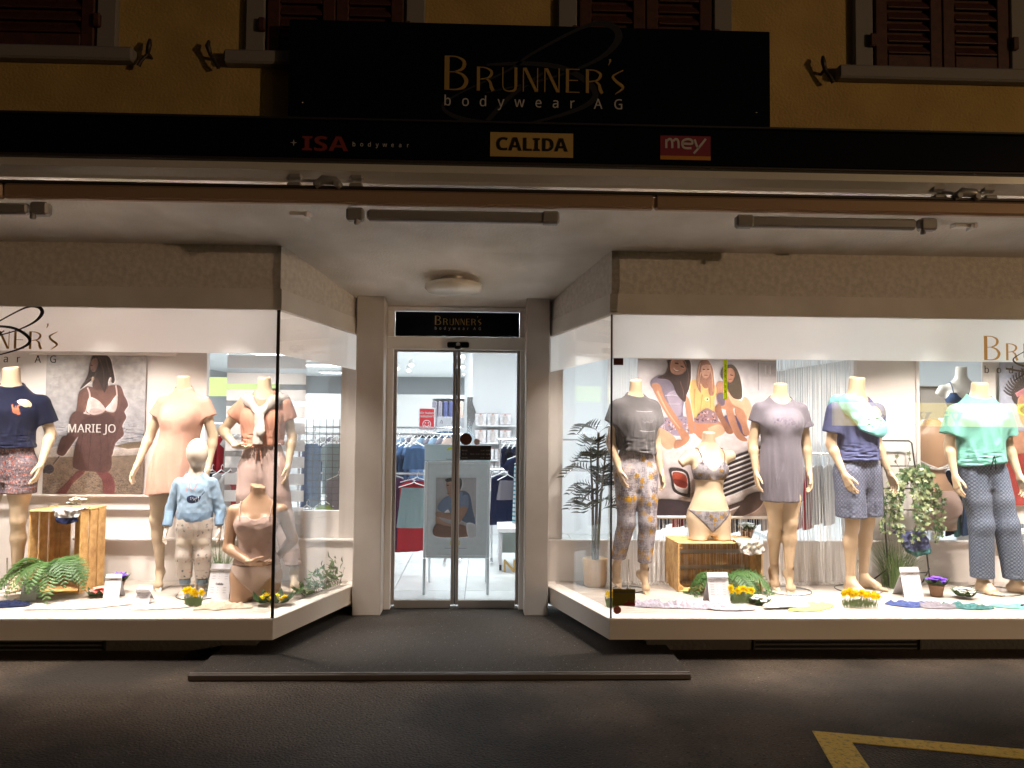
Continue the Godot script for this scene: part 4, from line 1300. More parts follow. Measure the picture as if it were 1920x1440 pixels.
func women_print() -> ImageTexture:
	var p := Paint.new(720, 820, c8(196, 190, 192))
	p.off = Vector2(36, 80); p.sc = Vector2(1850, 2110)
	for y in 500: p.im.fill_rect(Rect2i(0, y, 720, 1), c8(186, 180, 184).lerp(c8(212, 208, 212), y / 500.0))
	# sunny stony ground
	p.pg([0, 1900, 2000, 1500, 2000, 2300, 0, 2300], c8(186, 158, 142))
	var r := RandomNumberGenerator.new()
	r.seed = 8
	for i in 2600: p.im.fill_rect(Rect2i(r.randi_range(0, 719), r.randi_range(560, 819), r.randi_range(1, 4), r.randi_range(1, 2)), c8(216, 190, 172).lerp(c8(120, 92, 84), r.randf()))
	# pale old car: bonnet, grille of dark bars, chrome bumper, lamp
	p.blob([300, 1250, 700, 1150, 1100, 1120, 1500, 1180, 1640, 1300, 1640, 1560, 1200, 1700, 700, 1900, 400, 2000, 260, 1800, 250, 1450], c8(222, 206, 208))
	p.pg([1100, 1480, 1900, 1200, 1900, 1900, 1180, 2140], c8(236, 226, 226))
	for i in 9: p.pg([1090 + i * 6, 1460 + i * 66, 1900, 1160 + i * 62, 1900, 1196 + i * 62, 1096 + i * 6, 1496 + i * 66], c8(52, 40, 48))
	p.pg([960, 2000, 1900, 1690, 1900, 1790, 1000, 2120], c8(226, 214, 212)); p.pg([1000, 2130, 1900, 1800, 1900, 1840, 1020, 2190], c8(88, 66, 64))
	p.blob([290, 2000, 420, 1960, 700, 1990, 900, 2060, 900, 2300, 200, 2300], c8(70, 56, 66))
	p.blob([1500, 1900, 1680, 1860, 1700, 2000, 1560, 2130, 1300, 2200, 1400, 2040], c8(96, 70, 66))
	p.blob([470, 1545, 700, 1600, 735, 1900, 690, 1930, 520, 1860, 480, 1700], c8(60, 48, 52)); p.blob([500, 1590, 680, 1625, 705, 1860, 660, 1885, 545, 1830, 510, 1700], c8(222, 212, 210))
	p.blob([510, 1600, 670, 1640, 690, 1790, 620, 1810, 520, 1740], c8(196, 66, 40)); p.blob([520, 1690, 680, 1730, 690, 1790, 600, 1800, 530, 1760], c8(158, 42, 30))
	# the woman on the right, knees drawn up
	var s1 := c8(190, 122, 86); var s2 := c8(160, 96, 66); var s3 := c8(222, 162, 122)
	p.blob([1200, 840, 1420, 870, 1500, 1100, 1400, 1090, 1230, 980], c8(88, 76, 120))
	p.blob([1440, 590, 1530, 640, 1560, 800, 1490, 900, 1430, 760], s3)
	p.blob([1090, 400, 1180, 380, 1330, 480, 1360, 700, 1240, 760, 1120, 720, 1080, 560], s1)
	p.blob([1090, 560, 1180, 540, 1200, 680, 1130, 700], c8(110, 90, 110))
	p.blob([1130, 680, 1060, 760, 1160, 960, 1230, 1080, 1310, 1070, 1260, 980, 1180, 840], s2)
	p.blob([1200, 640, 1280, 620, 1320, 800, 1400, 1040, 1500, 1170, 1400, 1170, 1310, 1060, 1230, 860], s1)
	p.blob([1360, 700, 1470, 760, 1500, 960, 1530, 1090, 1450, 1090, 1410, 960, 1330, 800], s1)
	p.blob([1230, 520, 1320, 580, 1460, 680, 1510, 760, 1480, 840, 1440, 760, 1300, 680], s3)
	p.blob([1170, 190, 1290, 150, 1370, 230, 1420, 400, 1430, 580, 1380, 620, 1290, 580, 1200, 400, 1140, 300], c8(80, 62, 44))
	p.blob([1205, 230, 1290, 200, 1335, 280, 1290, 390, 1220, 360], s1)
	p.line([1270, 290, 1310, 300], 14, c8(70, 44, 36)); p.line([1250, 352, 1292, 350], 12, c8(140, 66, 58))
	# the woman in the middle, legs crossed, yellow top
	p.blob([760, 930, 1080, 900, 1190, 1010, 1180, 1080, 1020, 1150, 900, 1170, 800, 1080], s1)
	p.blob([900, 1060, 1100, 960, 1190, 1020, 1160, 1100, 940, 1170], s3)
	p.blob([740, 960, 900, 950, 980, 1040, 900, 1100, 780, 1080, 720, 1020], c8(200, 120, 84))
	p.blob([790, 860, 880, 760, 980, 740, 1070, 800, 1110, 930, 1000, 940, 820, 940], c8(150, 112, 124))
	for i in 60: p.ell(r.randf_range(820, 1080), r.randf_range(790, 930), r.randf_range(6, 18), r.randf_range(5, 12), [c8(96, 64, 84), c8(208, 160, 160), c8(196, 116, 96), c8(70, 54, 76)][r.randi() % 4], r.randf() * 3)
	p.blob([740, 390, 860, 360, 1000, 370, 1090, 480, 1060, 640, 1060, 780, 960, 740, 860, 800, 790, 870, 740, 640], c8(222, 172, 84))
	for q in [[800, 480, 790, 660, 800, 800], [900, 560, 880, 700, 870, 780], [1000, 560, 1010, 700, 1000, 740]]: p.line(q, 16, c8(196, 140, 60), 6)
	p.ell(960, 620, 30, 26, c8(238, 214, 160)); p.ell(966, 622, 12, 12, c8(90, 70, 50))
	p.blob([900, 300, 1000, 300, 1000, 430, 940, 480, 890, 420], s2)
	p.blob([870, 110, 960, 90, 1030, 190, 1050, 330, 1060, 440, 1050, 560, 990, 560, 960, 400, 880, 420, 880, 540, 820, 420, 830, 230], c8(164, 100, 74))
	p.blob([890, 180, 990, 160, 1005, 260, 960, 340, 900, 310], c8(206, 142, 112))
	p.line([905, 222, 936, 224], 13, c8(90, 52, 42)); p.line([962, 220, 992, 222], 13, c8(90, 52, 42)); p.line([925, 300, 972, 300], 13, c8(170, 76, 70))
	for q in [[870, 130, 840, 300, 850, 480], [1000, 160, 1030, 330, 1040, 520], [880, 260, 860, 380, 900, 500]]: p.line(q, 16, c8(206, 152, 116), 5)
	# the woman on the left, leaning on her arms
	p.blob([330, 900, 640, 850, 790, 960, 760, 1080, 560, 1120, 380, 1050, 320, 1000], c8(146, 128, 156))
	for i in 90: p.ell(r.randf_range(350, 740), r.randf_range(890, 1060), r.randf_range(6, 18), r.randf_range(4, 11), [c8(96, 78, 104), c8(214, 186, 190), c8(190, 120, 110)][r.randi() % 3], r.randf() * 3)
	p.blob([330, 1020, 440, 1060, 540, 1150, 540, 1250, 430, 1300, 340, 1200], s3); p.blob([540, 1180, 640, 1170, 690, 1210, 580, 1280, 520, 1280], s1)
	p.blob([210, 380, 330, 300, 470, 350, 640, 380, 670, 560, 640, 760, 640, 860, 560, 850, 480, 760, 400, 640, 360, 560, 230, 480], c8(120, 108, 132))
	p.blob([430, 560, 600, 520, 620, 800, 560, 850, 490, 760], c8(152, 138, 160)); p.line([400, 580, 500, 570, 600, 590], 8, c8(190, 180, 196)); p.line([420, 690, 600, 690], 6, c8(190, 180, 196))
	p.blob([225, 430, 330, 430, 400, 620, 560, 860, 640, 1010, 730, 1120, 700, 1200, 640, 1190, 560, 1040, 400, 800, 280, 580], s1)
	p.line([300, 520, 440, 800, 600, 1020], 26, s3, 12)
	p.blob([660, 600, 720, 620, 770, 860, 790, 1040, 760, 1090, 720, 1060, 690, 860], s1)
	p.blob([460, 330, 560, 320, 560, 400, 480, 400], s2)
	p.blob([450, 90, 710, 80, 745, 300, 720, 480, 690, 560, 660, 660, 560, 560, 500, 420, 430, 360, 300, 340, 400, 280, 440, 180], c8(62, 38, 38))
	p.blob([500, 90, 640, 80, 690, 190, 650, 270, 560, 300, 480, 260, 470, 160], c8(204, 136, 106))
	p.line([535, 140, 580, 150], 16, c8(60, 36, 34)); p.line([610, 180, 650, 196], 16, c8(60, 36, 34)); p.line([515, 215, 545, 240, 580, 244], 16, c8(246, 226, 218)); p.line([512, 222, 545, 250, 582, 252], 7, c8(150, 60, 60))
	for q in [[650, 110, 710, 280, 700, 460], [470, 120, 430, 260, 360, 330], [600, 380, 640, 500, 650, 600]]: p.line(q, 18, c8(110, 66, 58), 5)
	# van panel behind on the right
	for x in [1650, 1655]: p.line([x, 120, x, 500], 4, c8(140, 134, 140))
	p.pg([1660, 110, 1880, 110, 1880, 330, 1660, 330], c8(200, 194, 198)); p.pg([1666, 118, 1880, 118, 1880, 322, 1666, 322], c8(188, 182, 186))
	for x in [1740, 1800]: p.pg([x, 160, x + 16, 160, x + 16, 280, x, 280], c8(214, 208, 212))
	grain(p, 0.05, 6, 0.10)
	return p.tex()

func man_print() -> ImageTexture:   # the whole sheet in the pavement board's frame
	var p := Paint.new(480, 640, c8(206, 218, 222))
	p.off = Vector2(490, 430); p.sc = Vector2(850, 1130)
	p.pg([620, 605, 1190, 605, 1190, 1330, 620, 1330], c8(170, 168, 170))
	p.pg([620, 860, 1190, 900, 1190, 1330, 620, 1330], c8(162, 158, 158))
	var s := c8(166, 120, 96); var sd := c8(134, 92, 72); var bl := c8(104, 128, 164); var bd := c8(78, 98, 130)
	p.blob([960, 770, 1090, 810, 1140, 1000, 1180, 1170, 1100, 1180, 960, 1120, 860, 1060, 850, 880], bd)
	p.blob([640, 970, 740, 850, 860, 820, 990, 780, 960, 960, 860, 1060, 720, 1040], bl)
	p.blob([950, 960, 1000, 830, 1070, 830, 1075, 980, 1010, 970], bl)
	p.blob([760, 670, 830, 640, 940, 650, 970, 720, 940, 800, 870, 870, 800, 830, 775, 760], s)
	p.blob([870, 700, 960, 690, 950, 810, 880, 880, 860, 800], sd)
	p.blob([750, 625, 830, 606, 960, 610, 985, 680, 960, 750, 935, 690, 840, 650, 770, 660], c8(58, 54, 56))
	p.line([770, 700, 800, 700], 12, c8(50, 40, 38)); p.line([778, 800, 806, 806], 9, c8(110, 62, 54))
	p.blob([740, 1040, 790, 1000, 820, 1040, 790, 1050], c8(220, 216, 214))
	p.blob([628, 1030, 760, 1040, 900, 1050, 960, 1120, 860, 1130, 700, 1100, 630, 1090], s); p.blob([628, 1090, 740, 1150, 860, 1190, 850, 1220, 700, 1190, 628, 1170], shade(s, 1.1))
	p.blob([950, 970, 1070, 980, 1000, 1110, 930, 1180, 860, 1190, 900, 1080], s)
	p.blob([620, 1180, 760, 1200, 860, 1210, 960, 1180, 1080, 1230, 1090, 1330, 620, 1330], sd); p.blob([1060, 1170, 1180, 1190, 1180, 1330, 1080, 1330], c8(198, 196, 202))
	p.pg([830, 1385, 968, 1385, 968, 1440, 830, 1440], c8(214, 204, 60))
	p.line([760, 1480, 1060, 1480], 5, c8(150, 160, 168))
	grain(p, 0.02, 9, 0.04)
	return p.tex()

func shades_print() -> ImageTexture:   # woman with sunglasses before a grey sky, coral swimsuit
	var p := Paint.new(400, 600, c8(168, 178, 204))
	p.off = Vector2.ZERO; p.sc = Vector2(400, 600)
	var s := c8(206, 140, 104)
	for i in 26:
		var a := -PI + PI * i / 25.0
		p.line([150, 130, 150 + cos(a) * 95, 140 + sin(a) * 88, 150 + cos(a + 0.2) * 135, 120 + sin(a) * 110], 16, c8(70, 66, 74), 4)
	p.ell(150, 140, 100, 72, c8(62, 56, 62))
	p.blob([20, 320, 110, 290, 210, 290, 330, 330, 380, 600, 0, 600], s)
	p.blob([80, 150, 150, 120, 220, 150, 225, 230, 180, 300, 130, 300, 85, 240], s)
	p.line([70, 140, 150, 104, 230, 140], 20, c8(200, 120, 130)); p.ell(110, 200, 36, 26, c8(214, 200, 60)); p.ell(190, 204, 34, 26, c8(196, 180, 50)); p.ell(112, 202, 26, 18, c8(120, 96, 40)); p.ell(190, 205, 25, 18, c8(120, 96, 40))
	p.line([135, 266, 172, 268], 10, c8(170, 60, 60))
	p.blob([30, 420, 120, 380, 220, 390, 320, 420, 330, 600, 20, 600], c8(204, 58, 56))
	p.pg([0, 520, 400, 520, 400, 600, 0, 600], c8(206, 60, 60))
	grain(p, 0.04, 12)
	return p.tex()

func reduced_print() -> ImageTexture:   # red notice with a smiling face
	var p := Paint.new(300, 420, c8(235, 235, 235))
	p.off = Vector2.ZERO; p.sc = Vector2(300, 420)
	p.blob([30, 24, 150, 22, 270, 24, 280, 36, 280, 200, 280, 384, 270, 398, 150, 400, 30, 398, 20, 384, 20, 200, 20, 36], c8(214, 36, 48))
	p.ell(150, 300, 76, 76, c8(240, 236, 236)); p.ell(150, 300, 64, 64, c8(214, 36, 48))
	p.ell(124, 278, 9, 14, c8(240, 236, 236)); p.ell(176, 278, 9, 14, c8(240, 236, 236))
	p.line([108, 308, 124, 334, 150, 344, 176, 334, 192, 308], 11, c8(240, 236, 236))
	return p.tex()

func sheet(called: String, w: float, h: float, m: Material, parent: Node, at: Transform3D) -> MeshInstance3D:   # thin printed board, print on its front
	var k := MB.new()
	k.uvquad(Vector3(-w / 2, -h / 2, 0.0015), Vector3(w / 2, -h / 2, 0.0015), Vector3(w / 2, h / 2, 0.0015), Vector3(-w / 2, h / 2, 0.0015))
	var n := obj(called, k, m, parent, at)
	bx("backing", Vector3.ZERO, Vector3(w, h, 0.0025), M.card_white, n)
	return n

func print_mat(called: String, t: Texture2D, rough := 0.45) -> StandardMaterial3D:
	var m := mk(called, Color(0.92, 0.92, 0.92), rough)
	m.albedo_texture = t
	return m
func shop_room() -> void:
	# floor of large pale tiles
	var f := struct(bx("shop_floor", Vector3(0, -0.06, -8.6), Vector3(13, 0.1, 14.95), M.grout, self))
	var meshes := []
	var k := MB.new()
	k.bbox(Vector3.ZERO, Vector3(0.594, 0.012, 0.594), 0.002)
	var tm := k.mesh()
	for i in range(-6, 6):
		for j in 16:
			var x := i * 0.6 + 0.16; var z := -1.44 - j * 0.6
			put("tile", tm, M["floor_tile_%d" % rng.randi_range(0, 2)], f, Transform3D(Basis(), Vector3(x, 0.053, z + 8.6)))
	# bare plain remainder on the sides
	bx("side_tiles", Vector3(-4.9, 0.053, 0.4), Vector3(2.55, 0.012, 14.0), M.floor_tile_0, f)
	bx("side_tiles", Vector3(4.9, 0.053, 0.4), Vector3(2.7, 0.012, 14.0), M.floor_tile_0, f)
	bx("rear_tiles", Vector3(0, 0.053, -4.8), Vector3(7.0, 0.012, 5.2), M.floor_tile_1, f)
	# ceiling with long slats
	var c := struct(bx("shop_ceiling", Vector3(0, 2.56, -8.7), Vector3(13, 0.1, 14.9), M.ceiling_white, self))
	for i in 88:
		bx("slat", Vector3(-1.2, -0.056, 5.4 - i * 0.145), Vector3(8.0, 0.010, 0.118), M.ceiling_white, c)
	for w in [[Vector3(-6.45, 1.27, -8.6), Vector3(0.1, 2.7, 15.2)], [Vector3(6.45, 1.27, -8.6), Vector3(0.1, 2.7, 15.2)], [Vector3(0, 1.27, -16.2), Vector3(13, 2.7, 0.1)]]:
		struct(bx("shop_wall", w[0], w[1], M.grey_wall if w[0].z > -16.0 else M.dark_ceiling, self))
	# grey partition with the fitting room curtain
	var p := thing("partition", "low grey partition wall with a curtained fitting room at the back", "partition", Vector3(-2.0, 0, -9.4))
	bx("panel", Vector3(1.28, 0.925, 0), Vector3(1.75, 1.85, 0.08), M.grey_wall, p)
	bx("panel", Vector3(-1.0, 0.925, 0), Vector3(1.9, 1.85, 0.08), M.grey_wall, p)
	bx("head_panel", Vector3(0.18, 1.70, 0), Vector3(0.46, 0.30, 0.08), M.grey_wall, p)
	var cu := MB.new()
	var pts := PackedVector2Array()
	cu.smooth()
	for i in 40:
		var f0 := func(a: int) -> Vector3: return Vector3(-0.04 + a * 0.0118, 0, 0.02 * sin(a * 0.9) + 0.008 * sin(a * 2.3))
		var a: Vector3 = f0.call(i); var b: Vector3 = f0.call(i + 1)
		cu.quad(a + Vector3(0, 0.02, 0), b + Vector3(0, 0.02, 0), b + Vector3(0, 1.55, 0), a + Vector3(0, 1.55, 0))
	tag(obj("curtain", cu, mk("taupe_curtain", lin(0.30, 0.25, 0.22), 0.9), self, Transform3D(Basis(), Vector3(-2.0, 0, -9.36))), "taupe pleated fitting room curtain hanging in the grey partition", "curtain")
	# right hand wall with a wavy mirror and shelves
	p = thing("shelf_wall", "white wall and pillar behind the right door leaf", "wall", Vector3(0, 0, -5.0))
	bx("panel", Vector3(0.95, 1.25, 0), Vector3(2.2, 2.5, 0.1), M.wall_white, p)
	bx("pillar", Vector3(-0.20, 1.25, -0.3), Vector3(0.10, 2.5, 0.4), M.wall_white, p)
	var mk_ := MB.new()
	var wav := PackedVector2Array()
	for i in 21: wav.append(Vector2(0.025 * sin(i * 0.9), i * 0.05))
	for i in 21: wav.append(Vector2(-0.09, 1.0 - i * 0.05))
	mk_.prism(wav, 0, 0.012, Transform3D(Basis(), Vector3(-0.12, 0.7, 0.06)))
	obj("wavy_mirror", mk_, M.chrome, p)

func back_walls() -> void:
	# display backs: structure between the window displays and the shop
	var b := thing("display_back_wall", "pale partition behind the left display with a ledge and an open gap", "partition", Vector3(0, 0, -1.15))
	bx("upper_panel", Vector3(-3.9, 1.56, -0.01), Vector3(3.58, 1.66, 0.06), M.display_white, b, 0.003)
	bx("lower_panel", Vector3(-3.25, 0.36, -0.05), Vector3(4.62, 0.73, 0.06), M.display_white, b)
	bx("lower_panel", Vector3(-1.52, 0.30, 0.0), Vector3(1.16, 0.42, 0.04), M.display_white, b)
	bx("ledge", Vector3(-3.9, 0.838, 0.02), Vector3(3.58, 0.014, 0.075), M.display_white, b, 0.003)
	bx("ledge", Vector3(-2.0, 0.512, 0.02), Vector3(2.12, 0.016, 0.06), M.display_white, b, 0.003)
	bx("post", Vector3(-1.02, 1.35, -0.02), Vector3(0.15, 1.9, 0.06), M.pilaster_paint, b)
	bx("cheek", Vector3(-0.962, 1.28, -0.06), Vector3(0.03, 2.3, 0.16), M.pilaster_paint, b)
	bx("head_panel", Vector3(-3.3, 2.42, 0.0), Vector3(4.75, 0.12, 0.08), M.display_white, b)
	bx("display_ceiling", Vector3(-3.35, 2.40, 0.55), Vector3(4.2, 0.03, 1.0), M.wall_white, b)
	b = thing("display_back_wall", "pale partition behind the right display with string curtains in its openings", "partition", Vector3(0, 0, -1.15))
	bx("lower_panel", Vector3(3.25, 0.30, 0.0), Vector3(5.5, 0.42, 0.04), M.display_white, b)
	bx("ledge", Vector3(3.25, 0.512, 0.02), Vector3(5.5, 0.016, 0.06), M.display_white, b, 0.003)
	bx("post", Vector3(0.545, 1.35, -0.02), Vector3(0.13, 1.9, 0.06), M.pilaster_paint, b)
	bx("cheek", Vector3(0.505, 1.28, -0.06), Vector3(0.03, 2.3, 0.16), M.pilaster_paint, b)
	bx("upper_panel", Vector3(3.155, 1.43, -0.01), Vector3(0.51, 1.82, 0.05), M.display_white, b, 0.003)
	bx("panel_trim", Vector3(3.40, 1.43, 0.02), Vector3(0.03, 1.82, 0.02), M.display_white, b, 0.003)
	bx("upper_panel", Vector3(5.0, 1.50, -0.01), Vector3(2.10, 1.70, 0.05), M.display_white, b, 0.003)
	bx("panel_trim", Vector3(3.94, 1.43, 0.02), Vector3(0.04, 1.82, 0.02), M.display_white, b, 0.003)
	bx("deep_ledge", Vector3(5.0, 0.60, 0.05), Vector3(2.1, 0.03, 0.14), M.display_white, b, 0.003)
	bx("head_panel", Vector3(3.25, 2.42, 0.0), Vector3(5.5, 0.12, 0.08), M.display_white, b)
	bx("display_ceiling", Vector3(3.45, 2.40, 0.55), Vector3(5.2, 0.03, 1.0), M.wall_white, b)
	# string curtains
	for q in [[0.95, 2.90, 300, "white string curtain hanging behind the poster of three women"]]:
		var n: int = q[2]
		var t := thing("string_curtain", q[3], "string curtain", Vector3(0, 0, -1.09))
		bx("curtain_rod", Vector3((q[0] + q[1]) / 2, 2.32, 0), Vector3(q[1] - q[0], 0.02, 0.02), M.chrome, t)
		var k := MB.new()
		for i in n:
			var x: float = lerpf(q[0], q[1], (i + rng.randf_range(-0.4, 0.4)) / n)
			if x > 1.36 and x < 2.2 and i % 2 == 0: continue
			var z := rng.randf_range(-0.008, 0.02)
			var sway := rng.randf_range(-0.015, 0.015)
			k.tube([Vector3(x, 2.31, z), Vector3(x + sway * 0.3, 1.2, z), Vector3(x + sway, 0.52, z + 0.045), Vector3(x + sway, 0.36, z + 0.05), Vector3(x + sway * 2, 0.225, z + 0.06 + rng.randf_range(0, 0.04)), Vector3(x + sway * 2 + rng.randf_range(-0.04, 0.04), 0.212, z + 0.075 + rng.randf_range(0, 0.05))], [0.0018, 0.0018, 0.0016], 4, false)
		var sn := obj("strings", k, M.string_white, t)
		sn.set_meta("kind", "stuff")
	# posters
	var m := print_mat("beach_print", beach_print())
	var t := thing("beach_poster", "large poster of a woman in a brown cardigan walking on a beach", "poster", Vector3(-2.925, 1.375, -1.105))
	sheet("print", 0.74, 1.05, m, t, Transform3D())
	text("lettering", "MARIE JO", Vector3(-0.02, -0.035, 0.004), 0.062, M.letter_white, t, "Droid Sans", false)
	var k := MB.new()
	k.cyl(Vector3(-0.49, 0.535, 0.015), Vector3(0.60, 0.535, 0.015), 0.019)
	obj("hanging_rail", k, M.display_white, t)
	t = thing("women_poster", "large poster of three women sitting on a pale old car", "poster", Vector3(1.705, 1.31, -1.03))
	sheet("print", 1.07, 1.20, print_mat("women_print", women_print()), t, Transform3D())
	k = MB.new()
	k.cyl(Vector3(-0.53, -0.605, 0.0), Vector3(0.53, -0.605, 0.0), 0.012)
	k.cyl(Vector3(-0.53, 0.605, 0.0), Vector3(0.53, 0.605, 0.0), 0.012)
	obj("hanging_rail", k, M.display_white, t)
	for x in [-0.5, 0.5]:
		bx("cord", Vector3(x, 0.83, 0), Vector3(0.002, 0.45, 0.002), M.string_white, t)
	t = thing("sunglasses_poster", "poster of a woman in yellow sunglasses at the right edge", "poster", Vector3(4.42, 1.36, -1.10))
	sheet("print", 0.76, 1.12, print_mat("shades_print", shades_print()), t, Transform3D())
	# striped frosted pane that closes part of the left gap
	t = thing("striped_screen", "glass screen with frosted white stripes behind the draped sweater mannequin", "screen", Vector3(-1.67, 0, -1.17))
	bx("glass_pane", Vector3(0, 1.36, 0), Vector3(0.60, 1.68, 0.006), M.glass, t)
	for i in 13:
		bx("stripe", Vector3(0, 0.58 + i * 0.128, 0.0045), Vector3(0.60, 0.085 if i < 10 else 0.10, 0.001), M.stripe_film, t)

func spot_fitting(at: Vector3, aim: Vector3, e: float, label: String, group: String, angle := 52.0, warm := true) -> void:
	var t := thing("spotlight", label, "spotlight", at, 0.0, group)
	var d := (aim - at).normalized()
	var q := Basis(Quaternion(Vector3.DOWN, d))
	var k := MB.new()
	k.cyl(Vector3(0, 0.11, 0), Vector3(0, 0.0, 0), 0.04, 0.045)
	k.cyl(Vector3(0, 0.14, 0), Vector3(0, 0.11, 0), 0.012)
	obj("housing", k, M.frame_white, t, Transform3D(q, Vector3.ZERO))
	k = MB.new()
	k.lathe(Vector3.ZERO, [Vector2(0, -0.003), Vector2(0.038, -0.002), Vector2(0.040, 0.0)], 16)
	obj("glowing_lens", k, M.lamp_warm if warm else M.lamp_cool, t, Transform3D(q, d * 0.001))
	var l := SpotLight3D.new()
	l.name = "beam"
	l.light_energy = e; l.light_color = Color(1.0, 0.96, 0.915) if warm else Color(0.93, 0.97, 1.0)
	l.spot_angle = angle; l.spot_angle_attenuation = 0.6; l.spot_range = 9.0; l.spot_attenuation = 2.0
	l.light_size = 0.038; l.shadow_enabled = true
	t.add_child(l)
	l.transform = Transform3D(Basis(Quaternion(Vector3.FORWARD, d)), d * 0.012)

const ORD := ["first", "second", "third", "fourth", "fifth", "sixth", "seventh", "eighth", "ninth", "tenth", "eleventh", "twelfth", "thirteenth", "fourteenth", "fifteenth", "sixteenth", "seventeenth", "eighteenth", "nineteenth", "twentieth"]

func light_panel(at: Vector3, s: Vector2, e: float, label: String) -> void:
	var t := thing("light_panel", label, "ceiling light", at, 0.0, "ceiling light panels of the shop")
	bx("frame", Vector3(0, 0.02, 0), Vector3(s.x + 0.04, 0.03, s.y + 0.04), M.frame_white, t)
	bx("diffuser", Vector3(0, 0.002, 0), Vector3(s.x, 0.008, s.y), M.lamp_cool, t)
	var l := AreaLight3D.new()
	l.name = "glow"
	l.area_size = s; l.light_energy = e; l.light_color = Color(0.92, 0.97, 1.0); l.area_range = 14.0; l.area_attenuation = 2.0
	l.shadow_enabled = true
	t.add_child(l)
	l.transform = Transform3D(Basis(Vector3.RIGHT, -PI / 2), Vector3(0, -0.008, 0))

const SPOT_E := 2.05
const LOW_E := 3.5
const PANEL_E := 5.2

func lamps() -> void:
	var i := 0
	for x in [-4.1, -3.3, -2.55, -1.75, 1.15, 1.9, 2.65, 3.4, 4.15]:
		var side := "left" if x < 0 else "right"
		var nth: String = ORD[i if x < 0 else i - 4]
		spot_fitting(Vector3(x, 2.24, -0.34), Vector3(x - 0.1 * signf(x), 0.5, -0.80), SPOT_E, "%s white spotlight from the left hidden above the %s display" % [nth, side], "spotlights above the displays")
		spot_fitting(Vector3(x + 0.2, 2.24, -0.16), Vector3(x + 0.2, 0.2, -0.48), LOW_E, "%s steep white spotlight from the left over the floor of the %s display" % [nth, side], "spotlights above the displays", 33.0)
		i += 1
	for r in 5:
		for c in 3: light_panel(Vector3([-3.2, 0.1, 3.4][c], 2.455, -2.9 - 2.7 * r), Vector2(1.2, 0.6), PANEL_E, "flat white light panel, %s from the left in the %s ceiling row from the door" % [ORD[c], ORD[r]])
	for q in [[-1.25, -8.6, "first"], [-0.5, -9.0, "second"], [-1.6, -9.6, "third"], [-1.45, -10.2, "farthest"]]:
		spot_fitting(Vector3(q[0], 2.33, q[1]), Vector3(q[0] + 0.2, 0.5, q[1] + 1.6), 0.5, "%s of the white spotlights on the shop ceiling behind the glass door" % q[2], "spotlights on the shop ceiling", 45.0, false)
	var k := MB.new()
	k.lathe(Vector3.ZERO, [Vector2(0, -0.045), Vector2(0.05, -0.04), Vector2(0.06, -0.012), Vector2(0.055, 0.0)], 20)
	tag(obj("smoke_detector", k, M.frame_white, self, Transform3D(Basis(), Vector3(-0.93, 2.495, -7.3))), "round white smoke detector on the shop ceiling", "smoke detector")
const FEM := [[0.74, 0.10, 0.085, -0.005], [0.80, 0.150, 0.104, -0.012], [0.86, 0.168, 0.112, -0.016], [0.92, 0.164, 0.108, -0.012], [1.0, 0.136, 0.092, 0.0], [1.07, 0.113, 0.080, 0.004], [1.14, 0.118, 0.086, 0.006], [1.22, 0.138, 0.096, 0.004], [1.29, 0.148, 0.090, -0.004], [1.34, 0.144, 0.078, -0.012], [1.38, 0.108, 0.066, -0.014], [1.42, 0.068, 0.058, -0.012], [1.45, 0.053, 0.054, -0.006], [1.54, 0.050, 0.053, 0.004]]
const MAL := [[0.76, 0.11, 0.09, -0.005], [0.82, 0.155, 0.108, -0.012], [0.90, 0.164, 0.113, -0.012], [0.98, 0.152, 0.103, -0.002], [1.06, 0.143, 0.099, 0.004], [1.15, 0.156, 0.108, 0.004], [1.24, 0.176, 0.115, 0.0], [1.30, 0.185, 0.106, -0.008], [1.35, 0.170, 0.090, -0.014], [1.40, 0.118, 0.074, -0.016], [1.44, 0.076, 0.066, -0.012], [1.47, 0.062, 0.062, -0.006], [1.58, 0.058, 0.062, 0.006]]

